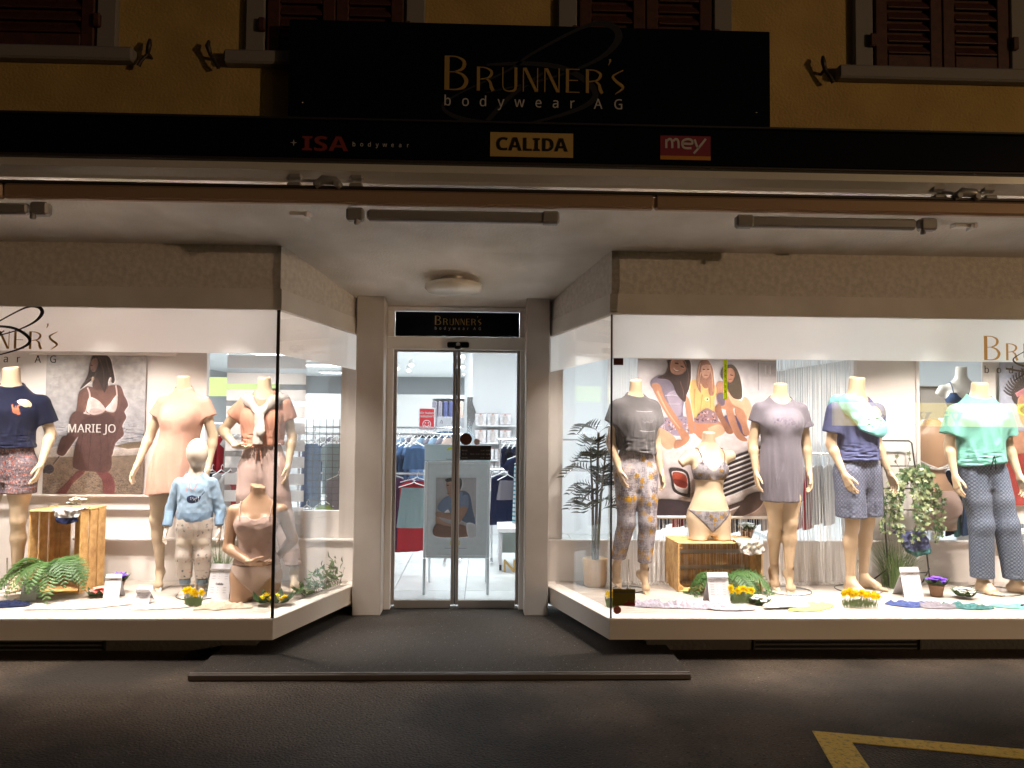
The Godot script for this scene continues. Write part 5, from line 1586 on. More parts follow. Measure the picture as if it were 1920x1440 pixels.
func templates() -> void:
	# a relaxed right hand: wrist at the origin, fingers down, palm towards +x, thumb to +z
	var s := Sdf.new(Vector3(-0.035, -0.19, -0.06), Vector3(0.075, 0.03, 0.085), 0.0038)
	s.cap(Vector3(0, 0.02, 0), Vector3(0, -0.02, 0), 0.021, 0.021, 0.012, 1.25)
	var fz := [0.030, 0.010, -0.011, -0.031]
	var fl := [0.070, 0.079, 0.073, 0.057]
	for i in 4:
		var kn := Vector3(0.0, -0.088 + absf(i - 1.2) * 0.004, fz[i])
		s.cap(Vector3(0, -0.012, fz[i] * 0.5), kn, 0.0145, 0.0112, 0.014)
		var p := kn
		var a := 0.10 + 0.05 * i
		for j in 3:
			var l: float = fl[i] * [0.46, 0.30, 0.24][j]
			var q := p + Vector3(sin(a) * l, -cos(a) * l, fz[i] * 0.05 * l / 0.03)
			s.cap(p, q, 0.0092 - 0.0009 * j, 0.0084 - 0.0009 * j, 0.003)
			p = q
			a += [0.34, 0.32, 0.2][j] + 0.05 * i
	s.cap(Vector3(0.004, -0.022, 0.018), Vector3(0.012, -0.055, 0.046), 0.014, 0.0115, 0.012)
	s.cap(Vector3(0.012, -0.055, 0.046), Vector3(0.018, -0.080, 0.057), 0.0105, 0.0095, 0.004)
	s.cap(Vector3(0.018, -0.080, 0.057), Vector3(0.024, -0.101, 0.060), 0.0095, 0.0078, 0.003)
	tmpl["hand"] = s.net()
	# a right foot (big toe on the +x side), ankle at the origin, sole 8 cm below, toes to +z
	s = Sdf.new(Vector3(-0.07, -0.1, -0.08), Vector3(0.07, 0.05, 0.20), 0.006)
	s.cap(Vector3(0, 0.04, -0.004), Vector3(0, -0.01, 0), 0.032, 0.034, 0.02)
	s.ell(Vector3(0, -0.048, -0.032), Vector3(0.029, 0.034, 0.036), 0.03)
	s.cap(Vector3(0, -0.012, 0.01), Vector3(0.006, -0.052, 0.105), 0.034, 0.024, 0.03)
	s.cap(Vector3(-0.012, -0.06, -0.02), Vector3(-0.022, -0.064, 0.10), 0.02, 0.018, 0.02)
	s.cap(Vector3(0.018, -0.058, 0.10), Vector3(-0.024, -0.062, 0.09), 0.021, 0.019, 0.02)
	for i in 5:
		var x := 0.026 - i * 0.0135
		s.cap(Vector3(x * 0.9, -0.062, 0.10), Vector3(x, -0.069, 0.162 - i * i * 0.0028 + (0.006 if i == 0 else 0.0)), 0.0125 if i == 0 else 0.0095, 0.0115 if i == 0 else 0.0078, 0.005)
	s.cut_plane(Vector3(0, -0.08, 0), Vector3.DOWN)
	tmpl["foot"] = s.net()

func limb_axes(dir: Vector3, fwd: Vector3) -> Basis:   # -y along dir, z near fwd
	var y := -dir.normalized()
	var x := y.cross(fwd).normalized()
	return Basis(x, y, x.cross(y))

# body: st torso stations, arms and legs as joints, m thickness factor
func body_field(sp: Dictionary, cell: float, grow := 0.0, arms := true) -> Sdf:
	var lo := Vector3(-0.30, sp.get("cut", 0.04) - 0.02, -0.24); var hi := Vector3(0.30, sp.get("top", 1.56) + 0.03, 0.24)
	for j in sp.arms + sp.legs:
		for p in j.slice(0, 3):
			lo = lo.min(p - Vector3(0.08, 0.06, 0.08)); hi = hi.max(p + Vector3(0.08, 0.0, 0.08))
	lo.y = maxf(lo.y, sp.get("cut", -1.0) - 0.02)
	var s := Sdf.new(lo, hi, cell)
	var m: float = sp.get("m", 1.0)
	s.prof(sp.st, 0.03, grow)
	for j in sp.legs:
		var h: Vector3 = j[0]; var k: Vector3 = j[1]; var a: Vector3 = j[2]
		var mid := h.lerp(k, 0.5) + Vector3(0, 0, 0.012)
		s.cap(h, mid, 0.083 * m + grow, 0.070 * m + grow, 0.04)
		s.cap(mid, k, 0.070 * m + grow, 0.049 * m + grow, 0.03)
		var calf := k.lerp(a, 0.32) - Vector3(0, 0, 0.016)
		s.cap(k, calf, 0.046 * m + grow, 0.051 * m + grow, 0.025)
		s.cap(calf, a, 0.050 * m + grow, 0.030 * m + grow, 0.025)
	if arms:
		for j in sp.arms:
			var h: Vector3 = j[0]; var k: Vector3 = j[1]
			s.cap(h, k, 0.047 * m + grow, 0.036 * m + grow, 0.035)
			if j.size() > 2:
				var a: Vector3 = j[2]
				var f := k.lerp(a, 0.25)
				s.cap(k, f, 0.035 * m + grow, 0.036 * m + grow, 0.02)
				s.cap(f, a, 0.036 * m + grow, 0.022 * m + grow, 0.02)
			else:
				s.cut_plane(k, k - h, k, 0.13)
	if not sp.get("male", false) and not sp.get("child", false):
		for x in [-0.074, 0.074]:
			s.ell(Vector3(x + sp.get("bx", 0.0), 1.225, 0.062), Vector3(0.062, 0.064, 0.056) + Vector3.ONE * grow, 0.035)
			s.ell(Vector3(x * 0.95, 0.86, -0.075), Vector3(0.08, 0.085, 0.07) + Vector3.ONE * grow, 0.04)
	elif sp.get("male", false):
		for x in [-0.08, 0.08]: s.ell(Vector3(x, 1.29, 0.06), Vector3(0.085, 0.06, 0.05) + Vector3.ONE * grow, 0.04)
	return s

func make_body(t: Node3D, sp: Dictionary, skin: Material, cell := 0.0125) -> void:
	var s := body_field(sp, cell)
	if sp.has("head"):
		s.ell(sp.head[0], sp.head[1], 0.02)
	else:
		s.cut_plane(Vector3(0, sp.top, 0), Vector3(sp.get("tx", 0.0), 1, 0.12))
	if sp.has("cut"): s.cut_plane(Vector3(0, sp.cut, 0), Vector3.DOWN)
	var parts := [[s.net(), Transform3D()]]
	var hs: float = sp.get("hand", 0.92)
	for i in sp.arms.size():
		var j: Array = sp.arms[i]
		if j.size() < 3: continue
		var dir: Vector3 = (j[2] - j[1]).normalized()
		if j.size() > 3: dir = j[3]
		var f: Vector3 = j[4] if j.size() > 4 else Vector3(0.0, 0, 1)
		var b := limb_axes(dir, f)
		if j[0].x > 0: b = b * Basis.from_scale(Vector3(-1, 1, 1))
		parts.append([tmpl.hand, Transform3D(b * Basis.from_scale(Vector3.ONE * hs), j[2])])
	for j in sp.legs:
		if j.size() < 4: continue
		# j[3]: Vector2(turn out in radians, pitch: toes down)
		var b := Basis(Vector3.UP, j[3].x) * Basis(Vector3.RIGHT, j[3].y)
		if j[0].x > 0: b = b * Basis.from_scale(Vector3(-1, 1, 1))
		parts.append([tmpl.foot, Transform3D(b * Basis.from_scale(Vector3.ONE * sp.get("foot", 0.95)), j[2])])
	put("body", join(parts), skin, t)

func sleeve(s: Sdf, j: Array, f: float, r0: float, r1: float, k := 0.03) -> void:
	if f <= 1.0:
		s.cuff(j[0], j[0].lerp(j[1], f), r0, r1, k)
	else:
		s.cap(j[0], j[1], r0, (r0 + r1) / 2, k)
		s.cuff(j[1], j[1].lerp(j[2], f - 1.0), (r0 + r1) / 2, r1, 0.012)

func cloth_box(sp: Dictionary, y0: float, y1: float, cell: float) -> Sdf:
	var lo := Vector3(-0.30, y0 - 0.03, -0.24); var hi := Vector3(0.30, y1, 0.26)
	for j in sp.arms:
		for i in 2: 
			lo = lo.min(Vector3(j[i].x - 0.10, y0 - 0.03, j[i].z - 0.10)); hi = hi.max(Vector3(j[i].x + 0.10, y1, j[i].z + 0.10))
	for j in sp.legs:
		for i in 3:
			lo = lo.min(Vector3(j[i].x - 0.13, 9, j[i].z - 0.13)); hi = hi.max(Vector3(j[i].x + 0.13, -9, j[i].z + 0.13))
	return Sdf.new(lo, hi, cell)

func finish(s: Sdf, called: String, m: Material, t: Node3D) -> MeshInstance3D:
	return put(called, join([[s.net(true), Transform3D()]]), m, t)

func trousers(t: Node3D, sp: Dictionary, called: String, m: Material, top: float, hem: float, r: Array, fold := 0.012, hip := 0.014) -> MeshInstance3D:
	var s := cloth_box(sp, hem, top + 0.03, 0.0095)
	var st := []
	for q in sp.st:
		if q[0] < top + 0.12: st.append(q)
	s.prof(st, 0.03, hip)
	for j in sp.legs:
		var h: Vector3 = j[0]; var k: Vector3 = j[1]; var a: Vector3 = j[2]
		s.cap(h, k, r[0], r[1], 0.03)
		var low := a - (k - a).normalized() * 0.10
		if hem < k.y - 0.1: s.cap(k, low, r[1], r[2], 0.03)
		else: s.cap(h.lerp(k, 0.6), h.lerp(k, 1.25), lerpf(r[0], r[1], 0.6), r[1], 0.02)
		# never tighter than the leg inside
		var tk: float = sp.get("m", 1.0)
		var mid := h.lerp(k, 0.5) + Vector3(0, 0, 0.012)
		var calf := k.lerp(a, 0.32) - Vector3(0, 0, 0.016)
		s.cap(h, mid, 0.083 * tk + 0.013, 0.070 * tk + 0.013, 0.03); s.cap(mid, k, 0.070 * tk + 0.013, 0.049 * tk + 0.013, 0.02)
		if hem < k.y - 0.1: s.cap(k, calf, 0.046 * tk + 0.012, 0.051 * tk + 0.012, 0.02); s.cap(calf, a, 0.050 * tk + 0.012, 0.030 * tk + 0.014, 0.02)
	if not sp.get("male", false):
		for x in [-0.07, 0.07]: s.ell(Vector3(x, 0.86, -0.07), Vector3(0.088, 0.092, 0.082), 0.04)
	s.ripple(fnl(1.0, 40, 2), fold * 0.8, Vector3(11, 1.8, 11))
	s.ripple(fnl(1.0, 41, 2), fold * 0.6, Vector3(6, 20, 6), hem + 0.16, hem)
	s.ripple(fnl(1.0, 43, 2), 0.008, Vector3(36, 5, 36), top - 0.22, top)
	s.cut_plane(Vector3(0, top, 0), Vector3.UP)
	s.cut_plane(Vector3(0, hem, 0), Vector3.DOWN)
	return finish(s, called, m, t)

func shirt(t: Node3D, sp: Dictionary, called: String, m: Material, o: Dictionary) -> MeshInstance3D:
	var hem: float = o.hem
	var s := cloth_box(sp, hem, 1.50 * sp.get("tall", 1.0), 0.0095)
	s.prof(o.st, 0.035)
	if not sp.get("male", false) and not sp.get("child", false):
		for x in [-0.072, 0.072]: s.ell(Vector3(x, 1.222, 0.066), Vector3(0.072, 0.072, 0.064), 0.05)
	for j in sp.arms:
		sleeve(s, j, o.get("sl", 0.45), o.get("r0", 0.075), o.get("r1", 0.078), o.get("sk", 0.04))
	var n := fnl(1.0, o.get("seed", 7), 2)
	s.ripple(n, o.get("fold", 0.012), o.get("fs", Vector3(10, 3.0, 10)), o.get("fy", 1.42), hem)
	s.ripple(fnl(1.0, 33, 3), 0.002, Vector3(8, 8, 8))
	if o.has("gather"): s.ripple(fnl(1.0, 17, 2), o.gather, Vector3(5, 34, 5), hem + 0.14, hem + 0.02)
	s.cut_plane(Vector3(0, hem, 0), o.get("hemn", Vector3.DOWN))
	s.cut_ball(o.neck[0], o.neck[1])
	s.cut_plane(o.neck[0] - Vector3(0, 0.07, 0), Vector3(0, 1, 0.3), o.neck[0] - Vector3(0, 0.03, 0.04), 0.125)
	return finish(s, called, m, t)

func knickers(t: Node3D, sp: Dictionary, m: Material, top: float, called := "briefs", slope := 0.95) -> void:
	var q := sp.duplicate()
	q["cut"] = 0.72; q["top"] = 1.1
	var s := body_field(q, 0.0085, 0.006, false)
	s.cut_plane(Vector3(0, top, 0), Vector3.UP)
	for x in [-1.0, 1.0]: s.cut_plane(Vector3(x * 0.035, 0.79, 0), Vector3(x * slope, -1, 0.0))
	s.cut_plane(Vector3(0, 0.75, 0), Vector3.DOWN)
	finish(s, called, m, t)

func bra(t: Node3D, sp: Dictionary, m: Material) -> void:
	var q := sp.duplicate()
	q["cut"] = 1.0; q["top"] = 1.5
	var s := body_field(q, 0.0075, 0.005, false)
	s.cut_plane(Vector3(0, 1.15, 0), Vector3.DOWN)
	s.cut_plane(Vector3(0, 1.285, 0), Vector3.UP)
	s.cut_ball(Vector3(0, 1.36, 0.12), Vector3(0.075, 0.135, 0.12))
	for x in [-1.0, 1.0]: s.cut_ball(Vector3(x * 0.19, 1.32, 0.03), Vector3(0.085, 0.11, 0.16))
	s.cut_ball(Vector3(0, 1.34, -0.12), Vector3(0.22, 0.14, 0.14))
	var b := finish(s, "bra", m, t)
	var k := MB.new()
	for x in [-1.0, 1.0]:
		k.tube([Vector3(x * 0.088, 1.27, 0.112), Vector3(x * 0.096, 1.34, 0.088), Vector3(x * 0.10, 1.385, 0.035), Vector3(x * 0.10, 1.385, -0.03), Vector3(x * 0.09, 1.33, -0.088), Vector3(x * 0.08, 1.2, -0.092)], [0.005], 6)
	obj("strap", k, m, b)

func stand(t: Node3D, x: float, z: float, r := 0.17) -> void:
	var k := MB.new()
	k.lathe(Vector3(x, 0, z), [Vector2(r, 0), Vector2(r, 0.006), Vector2(r - 0.004, 0.008), Vector2(0, 0.008)], 40)
	var n := obj("base_plate", k, M.clear_disc, t)
	k = MB.new()
	k.tube([Vector3(x + r * 0.99, 0.004, z)], [0.001], 3)
	var ring := []
	for i in 41: ring.append(Vector3(x + r * sin(TAU * i / 40), 0.006, z + r * cos(TAU * i / 40)))
	k = MB.new()
	k.tube(ring, [0.003], 6, false)
	obj("rim", k, M.black_metal, n)
	k = MB.new()
	k.cyl(Vector3(x, 0.004, z), Vector3(x, 0.22, z), 0.006)
	k.lathe(Vector3(x, 0.008, z), [Vector2(0.022, 0), Vector2(0.018, 0.008), Vector2(0.008, 0.014)], 12)
	obj("rod", k, M.chrome, n)

func motif_tex(w: int, base: Color, fn: Callable) -> ImageTexture:
	var p := Paint.new(w, w, base)
	p.off = Vector2.ZERO; p.sc = Vector2(w, w)
	var r := RandomNumberGenerator.new()
	r.seed = w
	fn.call(p, r)
	return p.tex()

func floral_tex() -> ImageTexture:
	return motif_tex(768, c8(196, 188, 194), func(p: Paint, r: RandomNumberGenerator) -> void:
		for i in 46:
			var x := r.randf() * 768; var y := r.randf() * 768
			var c: Color = [c8(214, 160, 40), c8(140, 132, 142), c8(206, 150, 30), c8(158, 150, 160), c8(122, 114, 126)][r.randi() % 5]
			for k in 6:
				var a := TAU * k / 6.0 + r.randf() * 0.4
				p.ell(x + cos(a) * 26, y + sin(a) * 26, 24, 15, c, a)
		for i in 150:
			var x := r.randf() * 768; var y := r.randf() * 768
			var s := r.randf_range(14, 34)
			var pts := []
			for k in 9:
				var a := TAU * k / 8.0
				var rr := s * (0.6 + 0.4 * (k % 2))
				pts.append(x + cos(a) * rr); pts.append(y + sin(a) * rr)
			p.line(pts, 3.2, c8(74, 68, 78))
			p.line([x - s, y + s, x, y + s * 1.4, x + s * 1.3, y + s * 0.6], 3.0, c8(88, 82, 92)))

func lattice_tex(base: Color, lineC: Color, dot: Color) -> ImageTexture:
	return motif_tex(512, base, func(p: Paint, r: RandomNumberGenerator) -> void:
		var n := 8
		var c := 512.0 / n
		for i in range(-1, n + 1):
			for j in range(-1, n + 1):
				for q in 2:
					var x := (i + 0.5 * q) * c + r.randf_range(-1, 1); var y := (j + 0.5 * q) * c
					p.ell(x, y, c * 0.26, c * 0.26, lineC); p.ell(x, y, c * 0.19, c * 0.19, base)
					for k in 4:
						var a := PI / 4 + PI / 2 * k
						p.ell(x + cos(a) * c * 0.09, y + sin(a) * c * 0.09, c * 0.07, c * 0.045, dot, a))

func sprig_tex(base: Color, cols: Array, n: int, size: float) -> ImageTexture:
	return motif_tex(512, base, func(p: Paint, r: RandomNumberGenerator) -> void:
		for i in n:
			var x := r.randf() * 512; var y := r.randf() * 512
			var c: Color = cols[r.randi() % cols.size()]
			var a := r.randf() * TAU
			for k in r.randi_range(2, 5):
				p.ell(x + cos(a + k) * size * 0.7, y + sin(a + k) * size * 0.7, size, size * 0.5, c, a + k * 1.2))

func planar(m: StandardMaterial3D, x0: float, top: float, w: float, h: float) -> void:
	m.uv1_scale = Vector3(1.0 / w, 1.0 / h, 1)
	m.uv1_offset = Vector3(-x0 / w, top / h, 0)
	m.texture_repeat = false

func front_print(called: String, base: Color, x0: float, top: float, w: float, h: float, fn: Callable) -> StandardMaterial3D:
	var p := Paint.new(512, int(512 * h / w), base)
	p.off = Vector2(x0, -top); p.sc = Vector2(w, h)
	var r := RandomNumberGenerator.new()
	r.seed = 77
	fn.call(p, r)
	grain(p, 0.05, 5, 0.0)
	var m := mk(called, Color(0.80, 0.80, 0.80), 0.9)
	m.albedo_texture = p.tex()
	planar(m, x0, top, w, h)
	m.rim_enabled = true; m.rim = 0.25
	m.metallic_specular = 0.25
	return m

func mannequins() -> void:
	var fy := 0.204
	var grp := ""
	var t: Node3D
	var sp: Dictionary
	# --- left window
	t = thing("mannequin", "male mannequin in navy tee and patterned shorts, cut by the left edge", "mannequin", Vector3(-3.36, fy, -0.78), 0.25)
	t.scale = Vector3(0.95, 1, 0.95)
	sp = {"st": MAL, "male": true, "m": 1.04, "top": 1.575, "tx": -0.1, "hand": 1.02, "foot": 1.08, "arms": [[Vector3(-0.2, 1.315, -0.01), Vector3(-0.25, 1.08, -0.03), Vector3(-0.22, 0.86, 0.06)], [Vector3(0.2, 1.315, -0.01), Vector3(0.265, 1.10, -0.04), Vector3(0.235, 0.885, 0.08)]],
		"legs": [[Vector3(-0.09, 0.86, 0), Vector3(-0.12, 0.49, 0.02), Vector3(-0.15, 0.086, -0.02), Vector2(-0.3, 0)], [Vector3(0.09, 0.86, 0), Vector3(0.085, 0.49, 0.03), Vector3(0.07, 0.086, -0.04), Vector2(0.1, 0)]]}
	make_body(t, sp, M.skin)
	trousers(t, sp, "shorts", printed("shorts_red", sprig_tex(c8(120, 106, 112), [c8(190, 92, 66), c8(160, 148, 156), c8(62, 54, 66), c8(206, 170, 160), c8(90, 82, 96)], 420, 9.0), 4.5), 1.06, 0.68, [0.112, 0.110, 0.1])
	var navy := front_print("navy_tee", c8(21, 26, 54), -0.3, 1.5, 0.6, 0.6, func(p: Paint, _r: RandomNumberGenerator) -> void:
		var o := c8(186, 112, 84)
		p.blob([0.052, -1.262, 0.062, -1.246, 0.080, -1.242, 0.094, -1.256, 0.092, -1.278, 0.074, -1.284, 0.058, -1.28], o)
		p.ell(0.090, -1.245, 0.013, 0.012, o)
		p.line([0.058, -1.27, 0.050, -1.29, 0.044, -1.308], 0.010, o); p.line([0.066, -1.276, 0.070, -1.30], 0.008, c8(160, 88, 66)); p.line([0.088, -1.272, 0.082, -1.295, 0.104, -1.306], 0.010, o))
	shirt(t, sp, "tee_shirt", navy, {"st": [[0.98, 0.188, 0.136, 0.01], [1.04, 0.176, 0.126, 0.01], [1.14, 0.176, 0.128, 0.008], [1.26, 0.204, 0.14, 0.004], [1.31, 0.202, 0.126, -0.006], [1.36, 0.18, 0.104, -0.014], [1.41, 0.126, 0.086, -0.016], [1.445, 0.092, 0.078, -0.012], [1.5, 0.074, 0.07, -0.01]], "hem": 1.0, "sl": 0.66, "r0": 0.068, "r1": 0.078, "fold": 0.012, "gather": 0.011, "neck": [Vector3(0, 1.51, 0.035), Vector3(0.085, 0.085, 0.10)]})
	stand(t, 0.0, -0.05)

	t = thing("mannequin", "female mannequin in a plain peach short sleeved nightdress", "mannequin", Vector3(-2.16, fy, -0.80), 0.0)
	var hips := FEM.duplicate(true)
	for q in hips:
		q.append(-0.055 * clampf((1.2 - q[0]) / 0.3, 0.0, 1.0))
	t.scale = Vector3(0.90, 1, 0.92)
	sp = {"st": hips, "top": 1.525, "arms": [[Vector3(-0.160, 1.318, -0.015), Vector3(-0.262, 1.10, -0.03), Vector3(-0.325, 0.89, 0.05)], [Vector3(0.160, 1.318, -0.015), Vector3(0.235, 1.09, -0.03), Vector3(0.225, 0.87, 0.04)]],
		"legs": [[Vector3(-0.14, 0.85, 0), Vector3(-0.175, 0.50, 0.02), Vector3(-0.155, 0.135, -0.03), Vector2(0.15, 0.62)], [Vector3(0.03, 0.85, 0), Vector3(0.07, 0.50, 0.06), Vector3(0.13, 0.15, -0.10), Vector2(0.3, 0.7)]]}
	make_body(t, sp, M.skin)
	shirt(t, sp, "nightdress", M.peach, {"st": [[0.64, 0.205, 0.165, 0.01, -0.065], [0.72, 0.20, 0.16, 0.01, -0.06], [0.86, 0.198, 0.15, -0.002, -0.055], [0.98, 0.176, 0.134, 0.002, -0.035], [1.08, 0.158, 0.122, 0.008, -0.015], [1.2, 0.164, 0.13, 0.008, 0], [1.29, 0.166, 0.116, 0.0, 0], [1.345, 0.158, 0.096, -0.012, 0], [1.385, 0.118, 0.082, -0.014, 0], [1.42, 0.082, 0.072, -0.012, 0], [1.46, 0.066, 0.066, -0.006, 0]], "hem": 0.70, "hemn": Vector3(0.12, -1, 0), "sl": 0.40, "r0": 0.060, "r1": 0.074, "fold": 0.016, "fs": Vector3(8, 1.2, 8), "fy": 1.25, "neck": [Vector3(0, 1.505, 0.03), Vector3(0.085, 0.085, 0.10)]})

	t = thing("mannequin", "female mannequin in peach top and blush trousers, hand on hip", "mannequin", Vector3(-1.60, fy, -0.86), 0.0)
	t.scale = Vector3(0.93, 1, 0.93)
	sp = {"st": FEM, "top": 1.525, "arms": [[Vector3(-0.160, 1.318, -0.015), Vector3(-0.335, 1.13, -0.06), Vector3(-0.185, 1.025, 0.085), Vector3(0.95, -0.12, 0.30), Vector3(-0.3, 0.2, 0.93)], [Vector3(0.160, 1.318, -0.015), Vector3(0.215, 1.09, -0.04), Vector3(0.205, 0.885, 0.03)]],
		"legs": [[Vector3(-0.085, 0.85, 0), Vector3(-0.11, 0.50, 0.03), Vector3(-0.10, 0.13, -0.03), Vector2(-0.1, 0.6)], [Vector3(0.085, 0.85, 0), Vector3(0.17, 0.50, 0.03), Vector3(0.265, 0.13, 0.02), Vector2(0.35, 0.6)]]}
	make_body(t, sp, M.skin)
	trousers(t, sp, "trousers", M.blush, 1.05, 0.17, [0.100, 0.080, 0.060], 0.014, 0.012)
	shirt(t, sp, "top", M.peach_top, {"st": [[1.0, 0.165, 0.125, 0.006], [1.06, 0.158, 0.12, 0.008], [1.14, 0.168, 0.125, 0.008], [1.24, 0.172, 0.125, 0.006], [1.29, 0.168, 0.112, -0.002], [1.345, 0.156, 0.095, -0.012], [1.385, 0.116, 0.08, -0.014], [1.42, 0.08, 0.07, -0.012], [1.47, 0.066, 0.065, -0.01]], "hem": 1.03, "sl": 0.45, "r0": 0.058, "r1": 0.072, "fold": 0.026, "fs": Vector3(12, 2, 12), "fy": 1.3, "gather": 0.009, "neck": [Vector3(0, 1.47, 0.06), Vector3(0.10, 0.11, 0.13)]})
	var k := MB.new()
	for x in [-0.012, 0.018]: k.tube([Vector3(0, 1.03, 0.133), Vector3(x, 0.99, 0.14), Vector3(x * 1.6, 0.90, 0.135)], [0.004], 6)
	k.tube([Vector3(0, 1.03, 0.133), Vector3(-0.04, 1.045, 0.14), Vector3(-0.045, 1.02, 0.14), Vector3(0, 1.03, 0.136), Vector3(0.04, 1.04, 0.14), Vector3(0.05, 1.018, 0.14), Vector3(0, 1.03, 0.133)], [0.004], 6)
	obj("drawstring", k, M.peach_top, t)
	# sweater laid round the shoulders and knotted
	var sw := thing("knotted_sweater", "pale sweater draped round the shoulders and knotted over the peach top", "sweater", t.position)
	sw.scale = t.scale
	var s := Sdf.new(Vector3(-0.26, 1.0, -0.18), Vector3(0.26, 1.52, 0.24), 0.0085)
	for x in [-1.0, 1.0]:
		s.cap(Vector3(x * 0.145, 1.352, -0.03), Vector3(x * 0.09, 1.345, 0.07), 0.046, 0.042, 0.03)
		s.cap(Vector3(x * 0.09, 1.345, 0.07), Vector3(x * 0.012 + 0.01, 1.265, 0.155), 0.04, 0.026, 0.03)
		s.cap(Vector3(x * 0.145, 1.352, -0.03), Vector3(x * 0.06, 1.40, -0.08), 0.046, 0.036, 0.03)
	s.cap(Vector3(-0.06, 1.40, -0.08), Vector3(0.06, 1.40, -0.08), 0.04, 0.04, 0.03)
	s.ell(Vector3(0.015, 1.245, 0.165), Vector3(0.034, 0.042, 0.026), 0.012)
	s.cap(Vector3(0.005, 1.23, 0.168), Vector3(0.0, 1.02, 0.158), 0.028, 0.040, 0.012, 0.5)
	s.cap(Vector3(0.025, 1.23, 0.175), Vector3(0.03, 1.13, 0.182), 0.026, 0.034, 0.010, 0.5)
	s.ripple(fnl(1.0, 51, 2), 0.012, Vector3(16, 9, 16))
	s.cut_plane(Vector3(0, 1.04, 0), Vector3.DOWN)
	put("knit", join([[s.net(), Transform3D()]]), M.oat, sw)

	t = thing("mannequin", "small child mannequin with a blank egg head, pale blue sweater and printed trousers", "mannequin", Vector3(-1.985, fy, -0.60), 0.1)
	var cst := [[0.40, 0.075, 0.065], [0.46, 0.105, 0.08], [0.52, 0.108, 0.084], [0.60, 0.10, 0.078], [0.70, 0.102, 0.08], [0.775, 0.102, 0.072], [0.81, 0.080, 0.06], [0.85, 0.048, 0.046], [0.88, 0.040, 0.042], [0.98, 0.038, 0.04]]
	sp = {"st": cst, "child": true, "m": 0.66, "top": 1.08, "cut": 0.0, "hand": 0.60, "foot": 0.62, "head": [Vector3(0.01, 0.985, 0.015), Vector3(0.072, 0.098, 0.085)], "arms": [[Vector3(-0.108, 0.775, 0), Vector3(-0.162, 0.60, -0.02), Vector3(-0.178, 0.455, 0.03)], [Vector3(0.108, 0.775, 0), Vector3(0.160, 0.60, -0.02), Vector3(0.172, 0.455, 0.03)]],
		"legs": [[Vector3(-0.055, 0.46, 0), Vector3(-0.06, 0.28, 0.01), Vector3(-0.055, 0.075, -0.02), Vector2(-0.15, 0.35)], [Vector3(0.055, 0.46, 0), Vector3(0.06, 0.28, 0.01), Vector3(0.06, 0.075, 0.0), Vector2(0.15, 0.35)]]}
	make_body(t, sp, M.skin_child, 0.0095)
	s = cloth_box(sp, 0.08, 0.55, 0.0075)
	s.prof(cst.slice(0, 5), 0.02, 0.012)
	for j in sp.legs:
		s.cap(j[0], j[1], 0.064, 0.056, 0.02); s.cap(j[1], j[2] + Vector3(0, -0.03, 0), 0.056, 0.044, 0.02)
	s.ripple(fnl(1.0, 60, 2), 0.005, Vector3(14, 7, 14))
	s.cut_plane(Vector3(0, 0.54, 0), Vector3.UP); s.cut_plane(Vector3(0, 0.125, 0), Vector3.DOWN)
	finish(s, "trousers", printed("child_print", sprig_tex(c8(226, 214, 204), [c8(70, 82, 108), c8(210, 130, 96), c8(120, 134, 150), c8(236, 190, 170), c8(60, 64, 84)], 60, 9.0), 3.2), t)
	s = cloth_box(sp, 0.07, 0.14, 0.0065)
	for j in sp.legs: s.cap(j[1], j[2] + Vector3(0, -0.05, 0), 0.04, 0.036, 0.01)
	s.cut_plane(Vector3(0, 0.124, 0), Vector3.UP); s.cut_plane(Vector3(0, 0.085, 0), Vector3.DOWN)
	finish(s, "cuffs", M.sky_blue, t)
	var whale := front_print("child_sweater", c8(164, 192, 218), -0.2, 0.9, 0.4, 0.42, func(p: Paint, r: RandomNumberGenerator) -> void:
		p.pg([-0.2, -0.58, 0.2, -0.58, 0.2, -0.48, -0.2, -0.48], c8(146, 176, 206))
		p.blob([-0.03, -0.685, 0.0, -0.70, 0.035, -0.69, 0.065, -0.70, 0.08, -0.725, 0.06, -0.70, 0.05, -0.665, 0.01, -0.645, -0.025, -0.655], c8(48, 60, 92))
		for i in 14: p.ell(r.randf_range(-0.02, 0.045), r.randf_range(-0.69, -0.66), 0.0035, 0.0035, c8(220, 226, 236))
		for q in [[-0.04, -0.72, -0.03, -0.76], [-0.01, -0.73, -0.02, -0.78], [0.01, -0.73, 0.03, -0.77]]: p.line(q, 0.007, c8(214, 168, 168)))
	s = cloth_box(sp, 0.48, 0.90, 0.0075)
	s.prof([[0.5, 0.112, 0.095], [0.56, 0.118, 0.10], [0.64, 0.112, 0.096], [0.74, 0.116, 0.092], [0.785, 0.108, 0.082], [0.82, 0.084, 0.068], [0.86, 0.052, 0.05]], 0.02)
	for j in sp.arms: sleeve(s, j, 1.80, 0.042, 0.031, 0.014)
	s.ripple(fnl(1.0, 61, 2), 0.012, Vector3(12, 8, 12))
	s.cut_plane(Vector3(0, 0.515, 0), Vector3.DOWN, Vector3(0, 0.5, 0), 0.128)
	s.cut_ball(Vector3(0, 0.88, 0.03), Vector3(0.062, 0.06, 0.075))
	finish(s, "sweater", whale, t)
	stand(t, 0.04, -0.02, 0.15)

	t = thing("torso_mannequin", "kneeling height tan torso mannequin in a nude camisole and briefs", "mannequin", Vector3(-1.53, 0.204 - 0.70 * 0.97, -0.50), 0.12)
	t.scale = Vector3.ONE * 0.97
